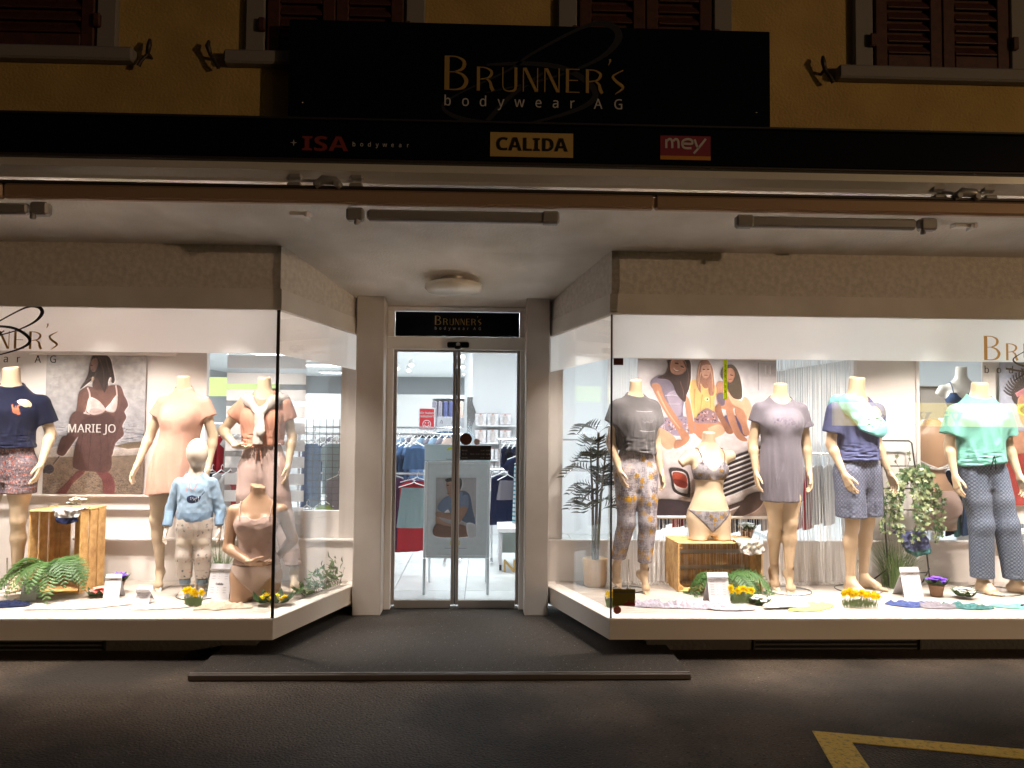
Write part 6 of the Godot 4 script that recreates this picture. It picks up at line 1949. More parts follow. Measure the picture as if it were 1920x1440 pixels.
	sp = {"st": FEM, "top": 1.495, "tx": 0.25, "cut": 0.70, "arms": [[Vector3(-0.158, 1.315, -0.015), Vector3(-0.195, 1.06, -0.02), Vector3(-0.02, 0.985, 0.15), Vector3(1.0, -0.1, 0.12), Vector3(0, 0.6, 0.8)], [Vector3(0.158, 1.318, -0.015), Vector3(0.235, 1.10, -0.09), Vector3(0.12, 0.96, -0.14)]],
		"legs": [[Vector3(-0.088, 0.85, 0), Vector3(-0.10, 0.50, 0.02), Vector3(-0.1, 0.4, 0)], [Vector3(0.088, 0.85, 0), Vector3(0.10, 0.50, 0.02), Vector3(0.1, 0.4, 0)]]}
	make_body(t, sp, M.skin_tan, 0.011)
	knickers(t, sp, M.nude, 0.95)
	var q2 := sp.duplicate()
	q2["cut"] = 0.88; q2["top"] = 1.45
	s = body_field(q2, 0.008, 0.009, false)
	s.ripple(fnl(1.0, 70, 2), 0.006, Vector3(8, 14, 8))
	s.cut_plane(Vector3(0, 0.955, 0), Vector3.DOWN); s.cut_plane(Vector3(0, 1.29, 0), Vector3.UP)
	s.cut_ball(Vector3(0, 1.38, 0.12), Vector3(0.085, 0.115, 0.14))
	for x in [-1.0, 1.0]: s.cut_ball(Vector3(x * 0.2, 1.34, 0.02), Vector3(0.085, 0.13, 0.2))
	var cm := finish(s, "camisole", M.cami, t)
	k = MB.new()
	for x in [-1.0, 1.0]: k.tube([Vector3(x * 0.098, 1.27, 0.115), Vector3(x * 0.105, 1.35, 0.085), Vector3(x * 0.108, 1.382, 0.03), Vector3(x * 0.105, 1.378, -0.04), Vector3(x * 0.09, 1.28, -0.1)], [0.004], 6)
	obj("strap", k, M.cami, cm)

	# --- right window
	t = thing("mannequin", "female mannequin in grey batwing tee and floral trousers by the corner", "mannequin", Vector3(1.10, fy, -0.74), 0.18)
	t.scale = Vector3(0.87, 1, 0.87)
	sp = {"st": FEM, "top": 1.53, "tx": -0.12, "arms": [[Vector3(-0.160, 1.318, -0.015), Vector3(-0.205, 1.07, -0.04), Vector3(-0.165, 0.875, 0.06)], [Vector3(0.160, 1.318, -0.015), Vector3(0.195, 1.07, -0.03), Vector3(0.205, 0.865, 0.05)]],
		"legs": [[Vector3(-0.085, 0.85, 0), Vector3(-0.075, 0.50, -0.01), Vector3(-0.10, 0.16, -0.18), Vector2(-0.2, 0.6)], [Vector3(0.085, 0.85, 0), Vector3(0.085, 0.50, 0.06), Vector3(0.06, 0.14, 0.03), Vector2(0.3, 0.75)]]}
	make_body(t, sp, M.skin_warm)
	trousers(t, sp, "trousers", printed("floral", floral_tex(), 2.6), 1.06, 0.215, [0.092, 0.070, 0.052], 0.007, 0.008)
	var grey := front_print("grey_tee", c8(104, 100, 102), -0.3, 1.5, 0.6, 0.6, func(p: Paint, r: RandomNumberGenerator) -> void:
		p.line([-0.04, -1.30, 0.04, -1.295, 0.11, -1.30], 0.004, c8(170, 166, 170)); p.line([-0.02, -1.16, 0.05, -1.155, 0.13, -1.16], 0.005, c8(176, 172, 176))
		for i in 26: p.line([0.0 + i * 0.004, -1.225 + r.randf_range(-0.012, 0.012), 0.006 + i * 0.004, -1.225 + r.randf_range(-0.014, 0.014)], 0.002, c8(160, 156, 160)))
	shirt(t, sp, "tee_shirt", grey, {"st": [[0.98, 0.17, 0.13, 0.006], [1.05, 0.166, 0.128, 0.008], [1.14, 0.182, 0.135, 0.008], [1.24, 0.196, 0.13, 0.004], [1.29, 0.186, 0.115, -0.002], [1.345, 0.166, 0.098, -0.012], [1.385, 0.122, 0.082, -0.014], [1.42, 0.084, 0.072, -0.012], [1.47, 0.068, 0.065, -0.01]], "hem": 1.0, "hemn": Vector3(-0.12, -1, 0), "sl": 0.42, "r0": 0.066, "r1": 0.086, "sk": 0.07, "fold": 0.026, "fs": Vector3(10, 2, 10), "fy": 1.3, "gather": 0.009, "neck": [Vector3(0.01, 1.485, 0.03), Vector3(0.11, 0.085, 0.11)]})
	stand(t, -0.02, -0.10, 0.13)

	t = thing("torso_mannequin", "armless torso mannequin in floral bra and briefs standing on a crate", "mannequin", Vector3(1.675, 0.563 - 0.70 * 0.98, -0.88), 0.06)
	t.scale = Vector3(0.92, 0.98, 0.95)
	sp = {"st": FEM, "top": 1.51, "cut": 0.70, "bx": 0.0, "arms": [[Vector3(-0.158, 1.318, -0.01), Vector3(-0.235, 1.265, -0.01)], [Vector3(0.158, 1.318, -0.01), Vector3(0.215, 1.335, -0.01)]],
		"legs": [[Vector3(-0.092, 0.85, 0), Vector3(-0.10, 0.50, 0.01), Vector3(-0.1, 0.4, 0)], [Vector3(0.092, 0.85, 0), Vector3(0.10, 0.50, 0.01), Vector3(0.1, 0.4, 0)]]}
	make_body(t, sp, M.skin, 0.011)
	var fl: StandardMaterial3D = printed("floral_fine", tmpl_tex("floral2", floral_tex), 3.6)
	fl.albedo_color = Color(0.66, 0.66, 0.66)
	knickers(t, sp, fl, 0.925)
	bra(t, sp, fl)

	t = thing("mannequin", "female mannequin in a heather lilac nightdress with ruffled sleeves", "mannequin", Vector3(2.17, fy, -0.76), -0.05)
	t.scale = Vector3(0.94, 1, 0.94)
	sp = {"st": FEM, "top": 1.515, "arms": [[Vector3(-0.160, 1.318, -0.015), Vector3(-0.205, 1.07, -0.04), Vector3(-0.20, 0.86, 0.03)], [Vector3(0.160, 1.318, -0.015), Vector3(0.212, 1.07, -0.04), Vector3(0.21, 0.86, 0.03)]],
		"legs": [[Vector3(-0.082, 0.85, 0), Vector3(-0.045, 0.50, 0.0), Vector3(-0.025, 0.145, -0.10), Vector2(-0.05, 0.7)], [Vector3(0.082, 0.85, 0), Vector3(0.062, 0.50, 0.04), Vector3(0.05, 0.14, 0.02), Vector2(0.05, 0.75)]]}
	make_body(t, sp, M.skin_warm)
	var lil := front_print("lilac_dress", c8(128, 121, 131), -0.3, 1.5, 0.6, 0.9, func(p: Paint, r: RandomNumberGenerator) -> void:
		for i in 70:
			var x := r.randf_range(-0.085, 0.105); var y := -1.225 + r.randf_range(-0.03, 0.025)
			p.line([x, y, x + r.randf_range(-0.012, 0.012), y + r.randf_range(-0.012, 0.012), x + r.randf_range(-0.02, 0.02), y + r.randf_range(-0.015, 0.015)], 0.0022, c8(92, 80, 98))
		for i in 16: p.line([-0.055 + i * 0.008, -1.178, -0.051 + i * 0.008, -1.178 + r.randf_range(-0.012, 0.006)], 0.002, c8(110, 98, 116)))
	shirt(t, sp, "nightdress", lil, {"st": [[0.58, 0.158, 0.132, 0.01], [0.70, 0.158, 0.132, 0.006], [0.86, 0.174, 0.136, -0.002], [0.98, 0.162, 0.128, 0.002], [1.08, 0.150, 0.12, 0.008], [1.2, 0.164, 0.13, 0.008], [1.29, 0.164, 0.116, 0.0], [1.345, 0.156, 0.096, -0.012], [1.385, 0.118, 0.082, -0.014], [1.42, 0.082, 0.072, -0.012], [1.46, 0.066, 0.066, -0.006]], "hem": 0.655, "sl": 0.36, "r0": 0.058, "r1": 0.068, "fold": 0.026, "fs": Vector3(12, 0.7, 12), "fy": 1.2, "neck": [Vector3(0, 1.465, 0.06), Vector3(0.098, 0.105, 0.12)]})
	s = cloth_box(sp, 1.15, 1.32, 0.0075)
	for j in sp.arms:
		var e: Vector3 = j[0].lerp(j[1], 0.33); var e2: Vector3 = j[0].lerp(j[1], 0.6)
		s.cap(e, e2, 0.066, 0.088, 0.01)
		s.cut_plane(j[0].lerp(j[1], 0.50), j[1] - j[0]); s.cut_plane(e, j[0] - j[1])
	s.ripple(fnl(1.0, 80, 2), 0.02, Vector3(34, 3, 34))
	finish(s, "ruffle", lil, t)
	stand(t, 0.06, -0.02)

	t = thing("mannequin", "male mannequin in blue vee neck tee and satin patterned shorts", "mannequin", Vector3(2.74, fy, -0.76), 0.30)
	t.scale = Vector3(0.95, 1, 0.95)
	sp = {"st": MAL, "male": true, "m": 1.0, "top": 1.565, "hand": 1.0, "foot": 1.06, "arms": [[Vector3(-0.2, 1.315, -0.01), Vector3(-0.228, 1.075, -0.03), Vector3(-0.19, 0.86, 0.07)], [Vector3(0.2, 1.315, -0.01), Vector3(0.23, 1.075, -0.04), Vector3(0.262, 0.86, 0.05)]],
		"legs": [[Vector3(-0.09, 0.86, 0), Vector3(-0.085, 0.49, 0.03), Vector3(-0.075, 0.086, 0.0), Vector2(-0.1, 0)], [Vector3(0.09, 0.86, 0), Vector3(0.11, 0.49, -0.02), Vector3(0.13, 0.086, -0.09), Vector2(0.55, 0)]]}
	make_body(t, sp, M.skin_warm)
	var sat := printed("satin_lattice", lattice_tex(c8(98, 102, 124), c8(150, 156, 176), c8(176, 180, 198)), 4.2, 0.42)
	trousers(t, sp, "shorts", sat, 1.03, 0.545, [0.108, 0.108, 0.1], 0.014, 0.012)
	shirt(t, sp, "tee_shirt", M.slate_blue, {"st": [[0.94, 0.184, 0.134, 0.008], [1.0, 0.172, 0.126, 0.008], [1.14, 0.172, 0.126, 0.008], [1.26, 0.198, 0.138, 0.004], [1.31, 0.198, 0.124, -0.006], [1.36, 0.178, 0.102, -0.014], [1.41, 0.124, 0.084, -0.016], [1.445, 0.09, 0.076, -0.012], [1.5, 0.074, 0.07, -0.01]], "hem": 0.955, "sl": 0.66, "r0": 0.066, "r1": 0.074, "fold": 0.010, "gather": 0.020, "neck": [Vector3(0, 1.475, 0.07), Vector3(0.08, 0.115, 0.12)]})
	k = MB.new()
	for a in sp.arms: k.lathe(a[2].lerp(a[1], 0.12), [Vector2(0.029, -0.001), Vector2(0.0295, 0), Vector2(0.029, 0.001)], 16)
	obj("wrist_seam", k, M.terracotta, t)
	stand(t, 0.05, -0.06)
	# turquoise shirt hung over the shoulder
	var tw := thing("draped_shirt", "turquoise folded shirt hung over the shoulder of the blue tee", "shirt", t.position, t.rotation.y)
	tw.scale = t.scale
	s = Sdf.new(Vector3(-0.30, 1.0, -0.20), Vector3(0.24, 1.56, 0.28), 0.0085)
	s.cap(Vector3(-0.14, 1.355, -0.05), Vector3(-0.125, 1.355, 0.045), 0.070, 0.074, 0.04)
	s.cap(Vector3(-0.125, 1.36, 0.04), Vector3(-0.06, 1.30, 0.108), 0.070, 0.085, 0.04, 0.5)
	s.cap(Vector3(-0.10, 1.34, 0.09), Vector3(-0.01, 1.17, 0.150), 0.075, 0.070, 0.03, 0.32)
	s.cap(Vector3(-0.045, 1.36, 0.085), Vector3(0.085, 1.19, 0.152), 0.06, 0.065, 0.03, 0.32)
	s.cap(Vector3(-0.135, 1.375, -0.06), Vector3(-0.12, 1.22, -0.135), 0.056, 0.065, 0.04, 0.5)
	s.ripple(fnl(1.0, 90, 2), 0.012, Vector3(9, 9, 9))
	s.cut_plane(Vector3(0.06, 1.125, 0.15), Vector3(-0.35, -1, 0))
	put("cloth", join([[s.net(), Transform3D()]]), M.aqua, tw)

	t = thing("mannequin", "male mannequin in mint tee and long lattice print trousers", "mannequin", Vector3(3.665, fy, -0.76), 0.05)
	t.scale = Vector3(0.94, 1, 0.94)
	sp = {"st": MAL, "male": true, "m": 1.02, "top": 1.535, "hand": 1.03, "foot": 1.06, "arms": [[Vector3(-0.195, 1.305, -0.01), Vector3(-0.245, 1.07, -0.03), Vector3(-0.25, 0.85, 0.05)], [Vector3(0.195, 1.305, -0.01), Vector3(0.252, 1.07, -0.03), Vector3(0.272, 0.85, 0.06)]],
		"legs": [[Vector3(-0.075, 0.86, 0), Vector3(-0.03, 0.49, 0.03), Vector3(-0.005, 0.086, 0.0), Vector2(0.0, 0)], [Vector3(0.10, 0.86, 0), Vector3(0.165, 0.49, 0.05), Vector3(0.225, 0.086, 0.06), Vector2(0.5, 0)]]}
	make_body(t, sp, M.skin_warm)
	trousers(t, sp, "trousers", printed("lattice", lattice_tex(c8(88, 98, 120), c8(160, 172, 190), c8(182, 192, 206)), 4.6), 1.04, 0.105, [0.100, 0.088, 0.086], 0.006, 0.010)
	shirt(t, sp, "tee_shirt", M.mint, {"st": [[0.90, 0.204, 0.145, 0.008], [0.98, 0.19, 0.138, 0.008], [1.10, 0.184, 0.132, 0.008], [1.26, 0.21, 0.142, 0.004], [1.31, 0.206, 0.128, -0.006], [1.36, 0.184, 0.106, -0.014], [1.41, 0.128, 0.086, -0.016], [1.445, 0.094, 0.078, -0.012], [1.5, 0.076, 0.07, -0.01]], "hem": 0.935, "hemn": Vector3(0.10, -1, 0), "sl": 0.68, "r0": 0.07, "r1": 0.09, "fold": 0.024, "fs": Vector3(8, 3, 8), "fy": 1.3, "gather": 0.013, "neck": [Vector3(0, 1.495, 0.04), Vector3(0.09, 0.085, 0.10)]})
	k = MB.new()
	for x in [-0.03, 0.012]: k.tube([Vector3(0, 1.0, 0.15), Vector3(x * 0.5, 0.97, 0.158), Vector3(x, 0.90, 0.15)], [0.004], 6)
	obj("drawstring", k, M.black_cloth, t)
	stand(t, 0.10, -0.02, 0.19)

	# tan display torso seen from behind in the opening
	t = thing("torso_mannequin", "tan display torso seen from behind in pale briefs and bra", "mannequin", Vector3(3.665, 0.56 - 0.70 * 1.22, -1.42), PI)
	t.scale = Vector3.ONE * 1.22
	sp = {"st": FEM, "top": 1.44, "cut": 0.70, "arms": [[Vector3(-0.158, 1.318, -0.01), Vector3(-0.19, 1.12, -0.01)], [Vector3(0.158, 1.318, -0.01), Vector3(0.19, 1.12, -0.01)]],
		"legs": [[Vector3(-0.092, 0.85, 0), Vector3(-0.10, 0.50, 0.01), Vector3(-0.1, 0.4, 0)], [Vector3(0.092, 0.85, 0), Vector3(0.10, 0.50, 0.01), Vector3(0.1, 0.4, 0)]]}
	make_body(t, sp, M.skin_tan, 0.013)
	knickers(t, sp, M.blush, 0.97, "briefs", 0.28)
	k = MB.new()
	for w in [0.0, 0.02]: k.tube([Vector3(-0.135, 1.14 + w * 2, -0.04), Vector3(-0.07, 1.12 + w, -0.088), Vector3(0, 1.112, -0.092), Vector3(0.07, 1.12 + w, -0.088), Vector3(0.135, 1.14 + w * 2, -0.04)], [0.008, 0.007, 0.009, 0.007, 0.008], 6)
	obj("bra_band", k, M.white_cloth, t)
	bx("support_post", Vector3(0, 0.42, 0.0), Vector3(0.03, 0.56, 0.03), M.chrome, t)
	# pale bust form with a blue bra on a shelf further back
	t = thing("bust_form", "pale neck and bust form in a blue bra high behind the mint tee", "bust form", Vector3(4.60, 0.44, -2.5), -0.35)
	sp = {"st": FEM, "top": 1.54, "cut": 1.08, "arms": [[Vector3(-0.158, 1.318, -0.01), Vector3(-0.20, 1.26, -0.01)], [Vector3(0.158, 1.318, -0.01), Vector3(0.20, 1.26, -0.01)]], "legs": []}
	make_body(t, sp, M.skin_child, 0.011)
	bra(t, sp, printed("blue_lace", sprig_tex(c8(58, 84, 122), [c8(96, 126, 164), c8(30, 44, 78)], 300, 6.0), 5.0))
func plank_part(called: String, s: Vector3, at: Vector3, t: Node, b := Basis()) -> void:
	var k := MB.new()
	k.bbox(Vector3.ZERO, s, 0.0025)
	obj(called, k, M["crate_wood_%d" % rng.randi_range(0, 2)], t, Transform3D(b, at))

func crate(label: String, at: Vector3, turn: float, size: Vector3, upright: bool) -> void:
	# an open fronted box: slats run across on four sides or the back, corner battens inside
	var t := thing("wooden_crate", label, "crate", at, turn)
	var w := size.x; var h := size.y; var d := size.z
	var th := 0.012
	if upright:
		# ends are top and bottom boards; slats stand on the sides and at the back
		for y in [th / 2, h - th / 2]:
			for i in 3: plank_part("end_board", Vector3(w - 0.002, th, d / 3 - 0.004), Vector3(0, y, -d / 2 + d / 3 * (i + 0.5)), t)
		for sx in [-1.0, 1.0]:
			for i in 3: plank_part("slat", Vector3(th, h - 2 * th - 0.002, d / 3 - 0.020), Vector3(sx * (w / 2 - th / 2), h / 2, -d / 2 + d / 3 * (i + 0.5)), t)
			plank_part("batten", Vector3(0.026, h - 0.06, 0.026), Vector3(sx * (w / 2 - th - 0.014), h / 2, -d / 2 + th + 0.014), t)
		for i in 3: plank_part("back_slat", Vector3(w / 3 - 0.034, h - 2 * th - 0.002, th), Vector3(-w / 2 + w / 3 * (i + 0.5), h / 2, -d / 2 + th / 2), t)
	else:
		for sx in [-1.0, 1.0]:
			for i in 3: plank_part("end_board", Vector3(th, h - 0.002, d / 3 - 0.010), Vector3(sx * (w / 2 - th / 2), h / 2, -d / 2 + d / 3 * (i + 0.5)), t)
			for y in [0.03, h - 0.03]: plank_part("batten", Vector3(0.03, 0.03, d - 0.03), Vector3(sx * (w / 2 - th - 0.016), y, 0), t, Basis(Vector3.BACK, PI / 4))
		for y in [th / 2, h - th / 2]:
			for i in 3: plank_part("slat", Vector3(w - 2 * th - 0.002, th, d / 3 - 0.012), Vector3(0, y, -d / 2 + d / 3 * (i + 0.5)), t)
		for i in 3: plank_part("back_slat", Vector3(w - 2 * th - 0.002, h / 3 - 0.032, th), Vector3(0, h / 3 * (i + 0.5), -d / 2 + th / 2), t)

func fern(label: String, at: Vector3, n: int, l: float, sway: Callable, light_share := 0.5, wide := 1.0) -> void:
	var t := thing("fern", label, "fern", at)
	for i in n:
		var dir: Vector3 = sway.call(i)
		var len := l * rng.randf_range(0.75, 1.1)
		var k := MB.new()
		var spine := []
		var side := dir.cross(Vector3.UP).normalized()
		var seg := 17
		var hor := Vector3(dir.x, 0, dir.z).normalized()
		for j in seg + 1:
			var u := float(j) / seg
			var p := dir * len * u * (1.0 - 0.25 * u) - Vector3.UP * len * 0.62 * u * u
			if at.y + p.y < 0.212: p.y = 0.212 - at.y + 0.004 * sin(u * 20 + i)
			spine.append(p)
		k.tube(spine, [0.0022, 0.0008], 4, false)
		for j in range(1, seg + 1):
			var u := float(j) / seg
			var lw := len * 0.17 * wide * pow(sin(PI * clampf(0.10 + u * 0.88, 0, 1)), 0.7)
			var tg: Vector3 = (spine[j] - spine[j - 1]).normalized()
			for sd in [-1.0, 1.0]:
				var out: Vector3 = (side * sd + tg * 0.45 - Vector3.UP * 0.18 + Vector3(rng.randf_range(-0.08, 0.08), rng.randf_range(-0.08, 0.08), 0)).normalized()
				k.leaf(spine[j], out, tg, lw * rng.randf_range(0.85, 1.1), 0.0150 * wide, 0.25, 3)
		obj("frond", k, M.fern_light if rng.randf() < light_share else M.fern_green, t)
	bx("planter", Vector3(0, -0.03, 0), Vector3(0.05, 0.05, 0.05), M.stem_brown, t, 0.012)

func tuft(label: String, at: Vector3, n: int, h: float, r: float, mats: Array) -> void:
	var t := thing("grass_tuft", label, "artificial grass", at)
	for q in mats.size():
		var k := MB.new()
		for i in n / mats.size():
			var a := rng.randf() * TAU
			var rr := sqrt(rng.randf()) * r * 0.35
			var b := Vector3(cos(a) * rr, 0.0, sin(a) * rr)
			var lean := Vector3(cos(a + rng.randf_range(-0.5, 0.5)), 0, sin(a)) * rng.randf_range(0.05, 1.0) * r
			var hh := h * rng.randf_range(0.55, 1.0)
			var w := Vector3(-sin(a), 0, cos(a)) * 0.0028
			var p := b
			var pw := 1.0
			k.smooth()
			for s in 4:
				var u := (s + 1) / 4.0
				var q2 := b + Vector3(lean.x * u * u, hh * (u - 0.18 * u * u * lean.length() / r), lean.z * u * u)
				var nw := 1.0 - u * 0.9
				k.quad(p - w * pw, p + w * pw, q2 + w * nw, q2 - w * nw)
				p = q2; pw = nw
		var bl := obj("blades", k, mats[q], t)
		bl.set_meta("kind", "stuff")
	bx("base", Vector3(0, 0.012, 0), Vector3(0.08, 0.03, 0.07), M.leaf_dark, t, 0.01)

func bloom(k: MB, c: Vector3, r: float, n := 6, cup := 0.5) -> void:
	for i in n:
		var a := TAU * i / n + c.x * 40.0
		var d := Vector3(cos(a), cup, sin(a)).normalized()
		k.leaf(c, d, Vector3(-sin(a), 0, cos(a)), r, r * 0.95, -0.25, 3)

func violet(label: String, at: Vector3, m: Material, n := 9, potted := true) -> void:
	var t := thing("potted_flower", label, "potted plant", at)
	var y := 0.0
	if potted:
		var k := MB.new()
		k.lathe(Vector3.ZERO, [Vector2(0, 0.0), Vector2(0.038, 0.0), Vector2(0.052, 0.075), Vector2(0.056, 0.075), Vector2(0.056, 0.088), Vector2(0.048, 0.088), Vector2(0.045, 0.078), Vector2(0, 0.076)], 18)
		obj("pot", k, M.terracotta, t)
		y = 0.085
	for i in 8:
		var a := TAU * i / 8.0 + 0.3
		var k := MB.new()
		k.leaf(Vector3(cos(a) * 0.015, y, sin(a) * 0.015), Vector3(cos(a), 0.25, sin(a)).normalized(), Vector3(-sin(a), 0, cos(a)), 0.085, 0.06, 0.35, 5)
		obj("leaf", k, M.leaf_dark, t)
	for i in n:
		var a := TAU * i / n * 2.4
		var rr := 0.050 * sqrt(float(i) / n)
		var k := MB.new()
		bloom(k, Vector3(cos(a) * rr, y + 0.045 - rr * 0.4 + 0.008 * sin(i * 2.0), sin(a) * rr), 0.034)
		obj("flower", k, m, t)

func daffodils(label: String, at: Vector3, w: float, n: int) -> void:
	var t := thing("daffodil_block", label, "artificial flowers", at)
	var k := MB.new()
	for i in 150:
		var b := Vector3(rng.randf_range(-w, w) / 2, 0, rng.randf_range(-0.03, 0.03))
		k.leaf(b, Vector3(rng.randf_range(-0.3, 0.3), 1, rng.randf_range(-0.3, 0.3)).normalized(), Vector3.RIGHT, rng.randf_range(0.04, 0.085), 0.006, 0.1, 2)
	var g := obj("grass", k, M.grass_green, t)
	g.set_meta("kind", "stuff")
	for i in n:
		var c := Vector3(lerpf(-w, w, (i + 0.5) / n) / 2 * 1.12 + rng.randf_range(-0.01, 0.01), rng.randf_range(0.08, 0.11), rng.randf_range(-0.02, 0.035))
		k = MB.new()
		for p in 6:
			var a := TAU * p / 6.0
			k.leaf(c, Vector3(cos(a), sin(a), 0.25).normalized(), Vector3(-sin(a), cos(a), 0), 0.028, 0.022, -0.1, 3)
		k.lathe(c, [Vector2(0.006, 0), Vector2(0.011, 0.012), Vector2(0.014, 0.02)], 10, Basis(Vector3.RIGHT, PI / 2))
		obj("flower", k, M.yellow_petal, t)

func price_card(label: String, at: Vector3, turn: float, w: float, h: float, heads: Array, rows: int, tilt := 0.28) -> void:
	var t := thing("price_card", label, "price card", at, turn)
	var b := Basis(Vector3.RIGHT, -tilt)
	var f := bx("front", b * Vector3(0, h / 2, 0), Vector3(w, h, 0.002), M.card_white, t, 0.0, b)
	bx("back_leg", Vector3(0, h * 0.42, -h * 0.42), Vector3(w, h * 0.98, 0.002), M.card_white, t, 0.0, Basis(Vector3.RIGHT, tilt + 0.25))
	var y := h * 0.34
	for hd in heads:
		text("heading", hd, Vector3(0, y - 0.006, 0.0018), 0.014, M.ink, f)
		y -= 0.03
		var k := MB.new()
		for r in rows:
			for q in [[-0.30, 0.18], [-0.06, 0.05], [0.26, 0.14]]:
				k.box(Vector3(w * q[0], y, 0.0016), Vector3(w * q[1], 0.0035, 0.0008))
			y -= 0.0165
		obj("price_lines", k, M.card_ink, f)
		y -= 0.012

func ivy_leaf(k: MB, p: Vector3, d: Vector3, s: float) -> void:   # five pointed leaf
	var side := d.cross(Vector3(0.2, 0.3, 1)).normalized()
	var nrm := side.cross(d).normalized()
	k.smooth()
	var pts := []
	for i in 11:
		var a := -PI * 0.92 + PI * 1.84 * i / 10.0
		var r: float = s * [0.45, 0.62, 0.42, 0.75, 0.45, 1.0, 0.45, 0.75, 0.42, 0.62, 0.45][i]
		pts.append(p + d * cos(a) * r + side * sin(a) * r + nrm * 0.12 * r * cos(a * 2.0))
	for i in 10: k.tri(p, pts[i], pts[i + 1])

func display_things() -> void:
	mk("card_ink", lin(0.30, 0.30, 0.34), 0.7)
	var fy := 0.204
	crate("upright wooden crate with standing slats holding a fern", Vector3(-2.955, fy, -0.83), -0.06, Vector3(0.37, 0.575, 0.34), true)
	crate("low wooden crate lying on its side under the floral bra torso", Vector3(1.715, fy, -0.92), 0.05, Vector3(0.63, 0.355, 0.34), false)
	fern("bushy fern spilling out of the upright crate", Vector3(-2.97, fy + 0.20, -0.64), 24, 0.48, func(i: int) -> Vector3:
		var a := -0.5 + 4.1 * i / 23.0
		return Vector3(cos(a), rng.randf_range(0.3, 1.0), absf(sin(a)) * 0.9 + 0.15).normalized(), 0.72, 1.15)
	fern("broad fern lying in the low crate behind a price card", Vector3(1.75, fy + 0.10, -0.78), 15, 0.52, func(i: int) -> Vector3:
		var a := -0.3 + 3.7 * i / 14.0
		return Vector3(cos(a) * 1.3, rng.randf_range(0.15, 0.85), absf(sin(a)) * 0.8 + 0.1).normalized(), 0.3, 1.1)
	tuft("wispy grass tuft behind the kneeling torso", Vector3(-1.90, fy, -0.88), 260, 0.36, 0.24, [M.grass_green, M.grass_dark])
	tuft("wispy grass tuft under the black ladder", Vector3(3.10, fy, -0.93), 320, 0.42, 0.28, [M.grass_green, M.grass_dark])
	violet("purple violet in a dark pot beside the upright crate", Vector3(-2.545, fy, -0.70), M.violet_petal, 12)
	violet("coral pink flowers with dark leaves before the purple violet", Vector3(-2.62, fy + 0.01, -0.60), M.pink_petal, 10, false)
	violet("purple violet in a terracotta pot between the two male mannequins", Vector3(3.235, fy, -0.62), M.violet_petal, 12)
	violet("white flower cluster beside the purple violet on the right", Vector3(3.40, fy + 0.02, -0.56), M.white_petal, 16, false)
	violet("white flower cluster beside the daffodils before the low crate", Vector3(1.875, fy, -0.40), M.white_petal, 12, false)
	violet("white flowers in a tan pot on the back ledge beside the crate torso", Vector3(2.03, 0.52, -1.10), M.white_petal, 10)
	daffodils("small block of yellow daffodils at the feet of the child", Vector3(-1.88, fy, -0.33), 0.10, 6)
	daffodils("yellow daffodils beside the white price card of the low crate", Vector3(1.76, fy, -0.42), 0.15, 9)
	daffodils("wide block of yellow daffodils before the blue tee mannequin", Vector3(2.52, fy, -0.29), 0.22, 13)
	daffodils("yellow daffodils in the corner behind the olive sticker", Vector3(0.86, fy, -0.30), 0.07, 4)
	# yellow roses by the corner of the left window
	var t := thing("yellow_roses", "bunch of yellow roses with broad dark leaves by the window corner", "artificial flowers", Vector3(-1.37, fy, -0.34))
	for i in 7:
		var k := MB.new()
		var c := Vector3(-0.07 + i * 0.024, 0.045 + 0.018 * sin(i * 2.1), 0.02 * cos(i * 1.7))
		bloom(k, c, 0.03, 6, 0.9); bloom(k, c + Vector3(0, 0.008, 0), 0.02, 5, 1.6)
		obj("flower", k, M.yellow_petal, t)
	for i in 9:
		var k := MB.new()
		var a := TAU * i / 9.0
		k.leaf(Vector3(0.06 * cos(a), 0.02, 0.02 * sin(a)), Vector3(cos(a), 0.3, sin(a) * 0.6).normalized(), Vector3(-sin(a), 0, cos(a)), 0.10, 0.06, 0.4, 4)
		obj("leaf", k, M.leaf_dark, t)
	price_card("narrow price card in front of the pink flowers", Vector3(-2.50, fy, -0.52), 0.05, 0.105, 0.165, ["Calida"], 3)
	price_card("small price card lying between the crate and the peach nightdress", Vector3(-2.235, fy, -0.37), 0.0, 0.095, 0.125, ["Marie Jo"], 2, 0.5)
	price_card("tall price card with two headings before the kneeling torso", Vector3(-1.79, fy, -0.52), -0.12, 0.155, 0.235, ["Mey", "Calida"], 3)
	price_card("price card at the very left edge by the navy cloth", Vector3(-3.02, fy, -0.47), 0.1, 0.10, 0.14, ["Calida"], 3)
	price_card("price card before the low crate and its fern", Vector3(1.60, fy, -0.36), 0.05, 0.145, 0.215, ["Calida"], 6)
	price_card("price card before the grass under the ladder", Vector3(3.04, fy, -0.56), 0.10, 0.145, 0.215, ["Calida"], 6)
	# black metal ladder
	t = thing("ladder", "slim black metal ladder hung with ivy between the male mannequins", "ladder", Vector3(3.19, fy, -1.0))
	var k := MB.new()
	k.tube([Vector3(-0.15, 0.0, 0.10), Vector3(-0.145, 0.40, 0.04), Vector3(-0.135, 0.8, -0.02), Vector3(-0.125, 1.09, -0.06)], [0.006], 8)
	obj("rail", k, M.black_metal, t)
	k = MB.new()
	k.tube([Vector3(0.165, 0.0, 0.10), Vector3(0.155, 0.40, 0.04), Vector3(0.135, 0.8, -0.02), Vector3(0.122, 1.075, -0.06), Vector3(0.10, 1.092, -0.06), Vector3(-0.125, 1.092, -0.06)], [0.006], 8)
	obj("rail", k, M.black_metal, t)
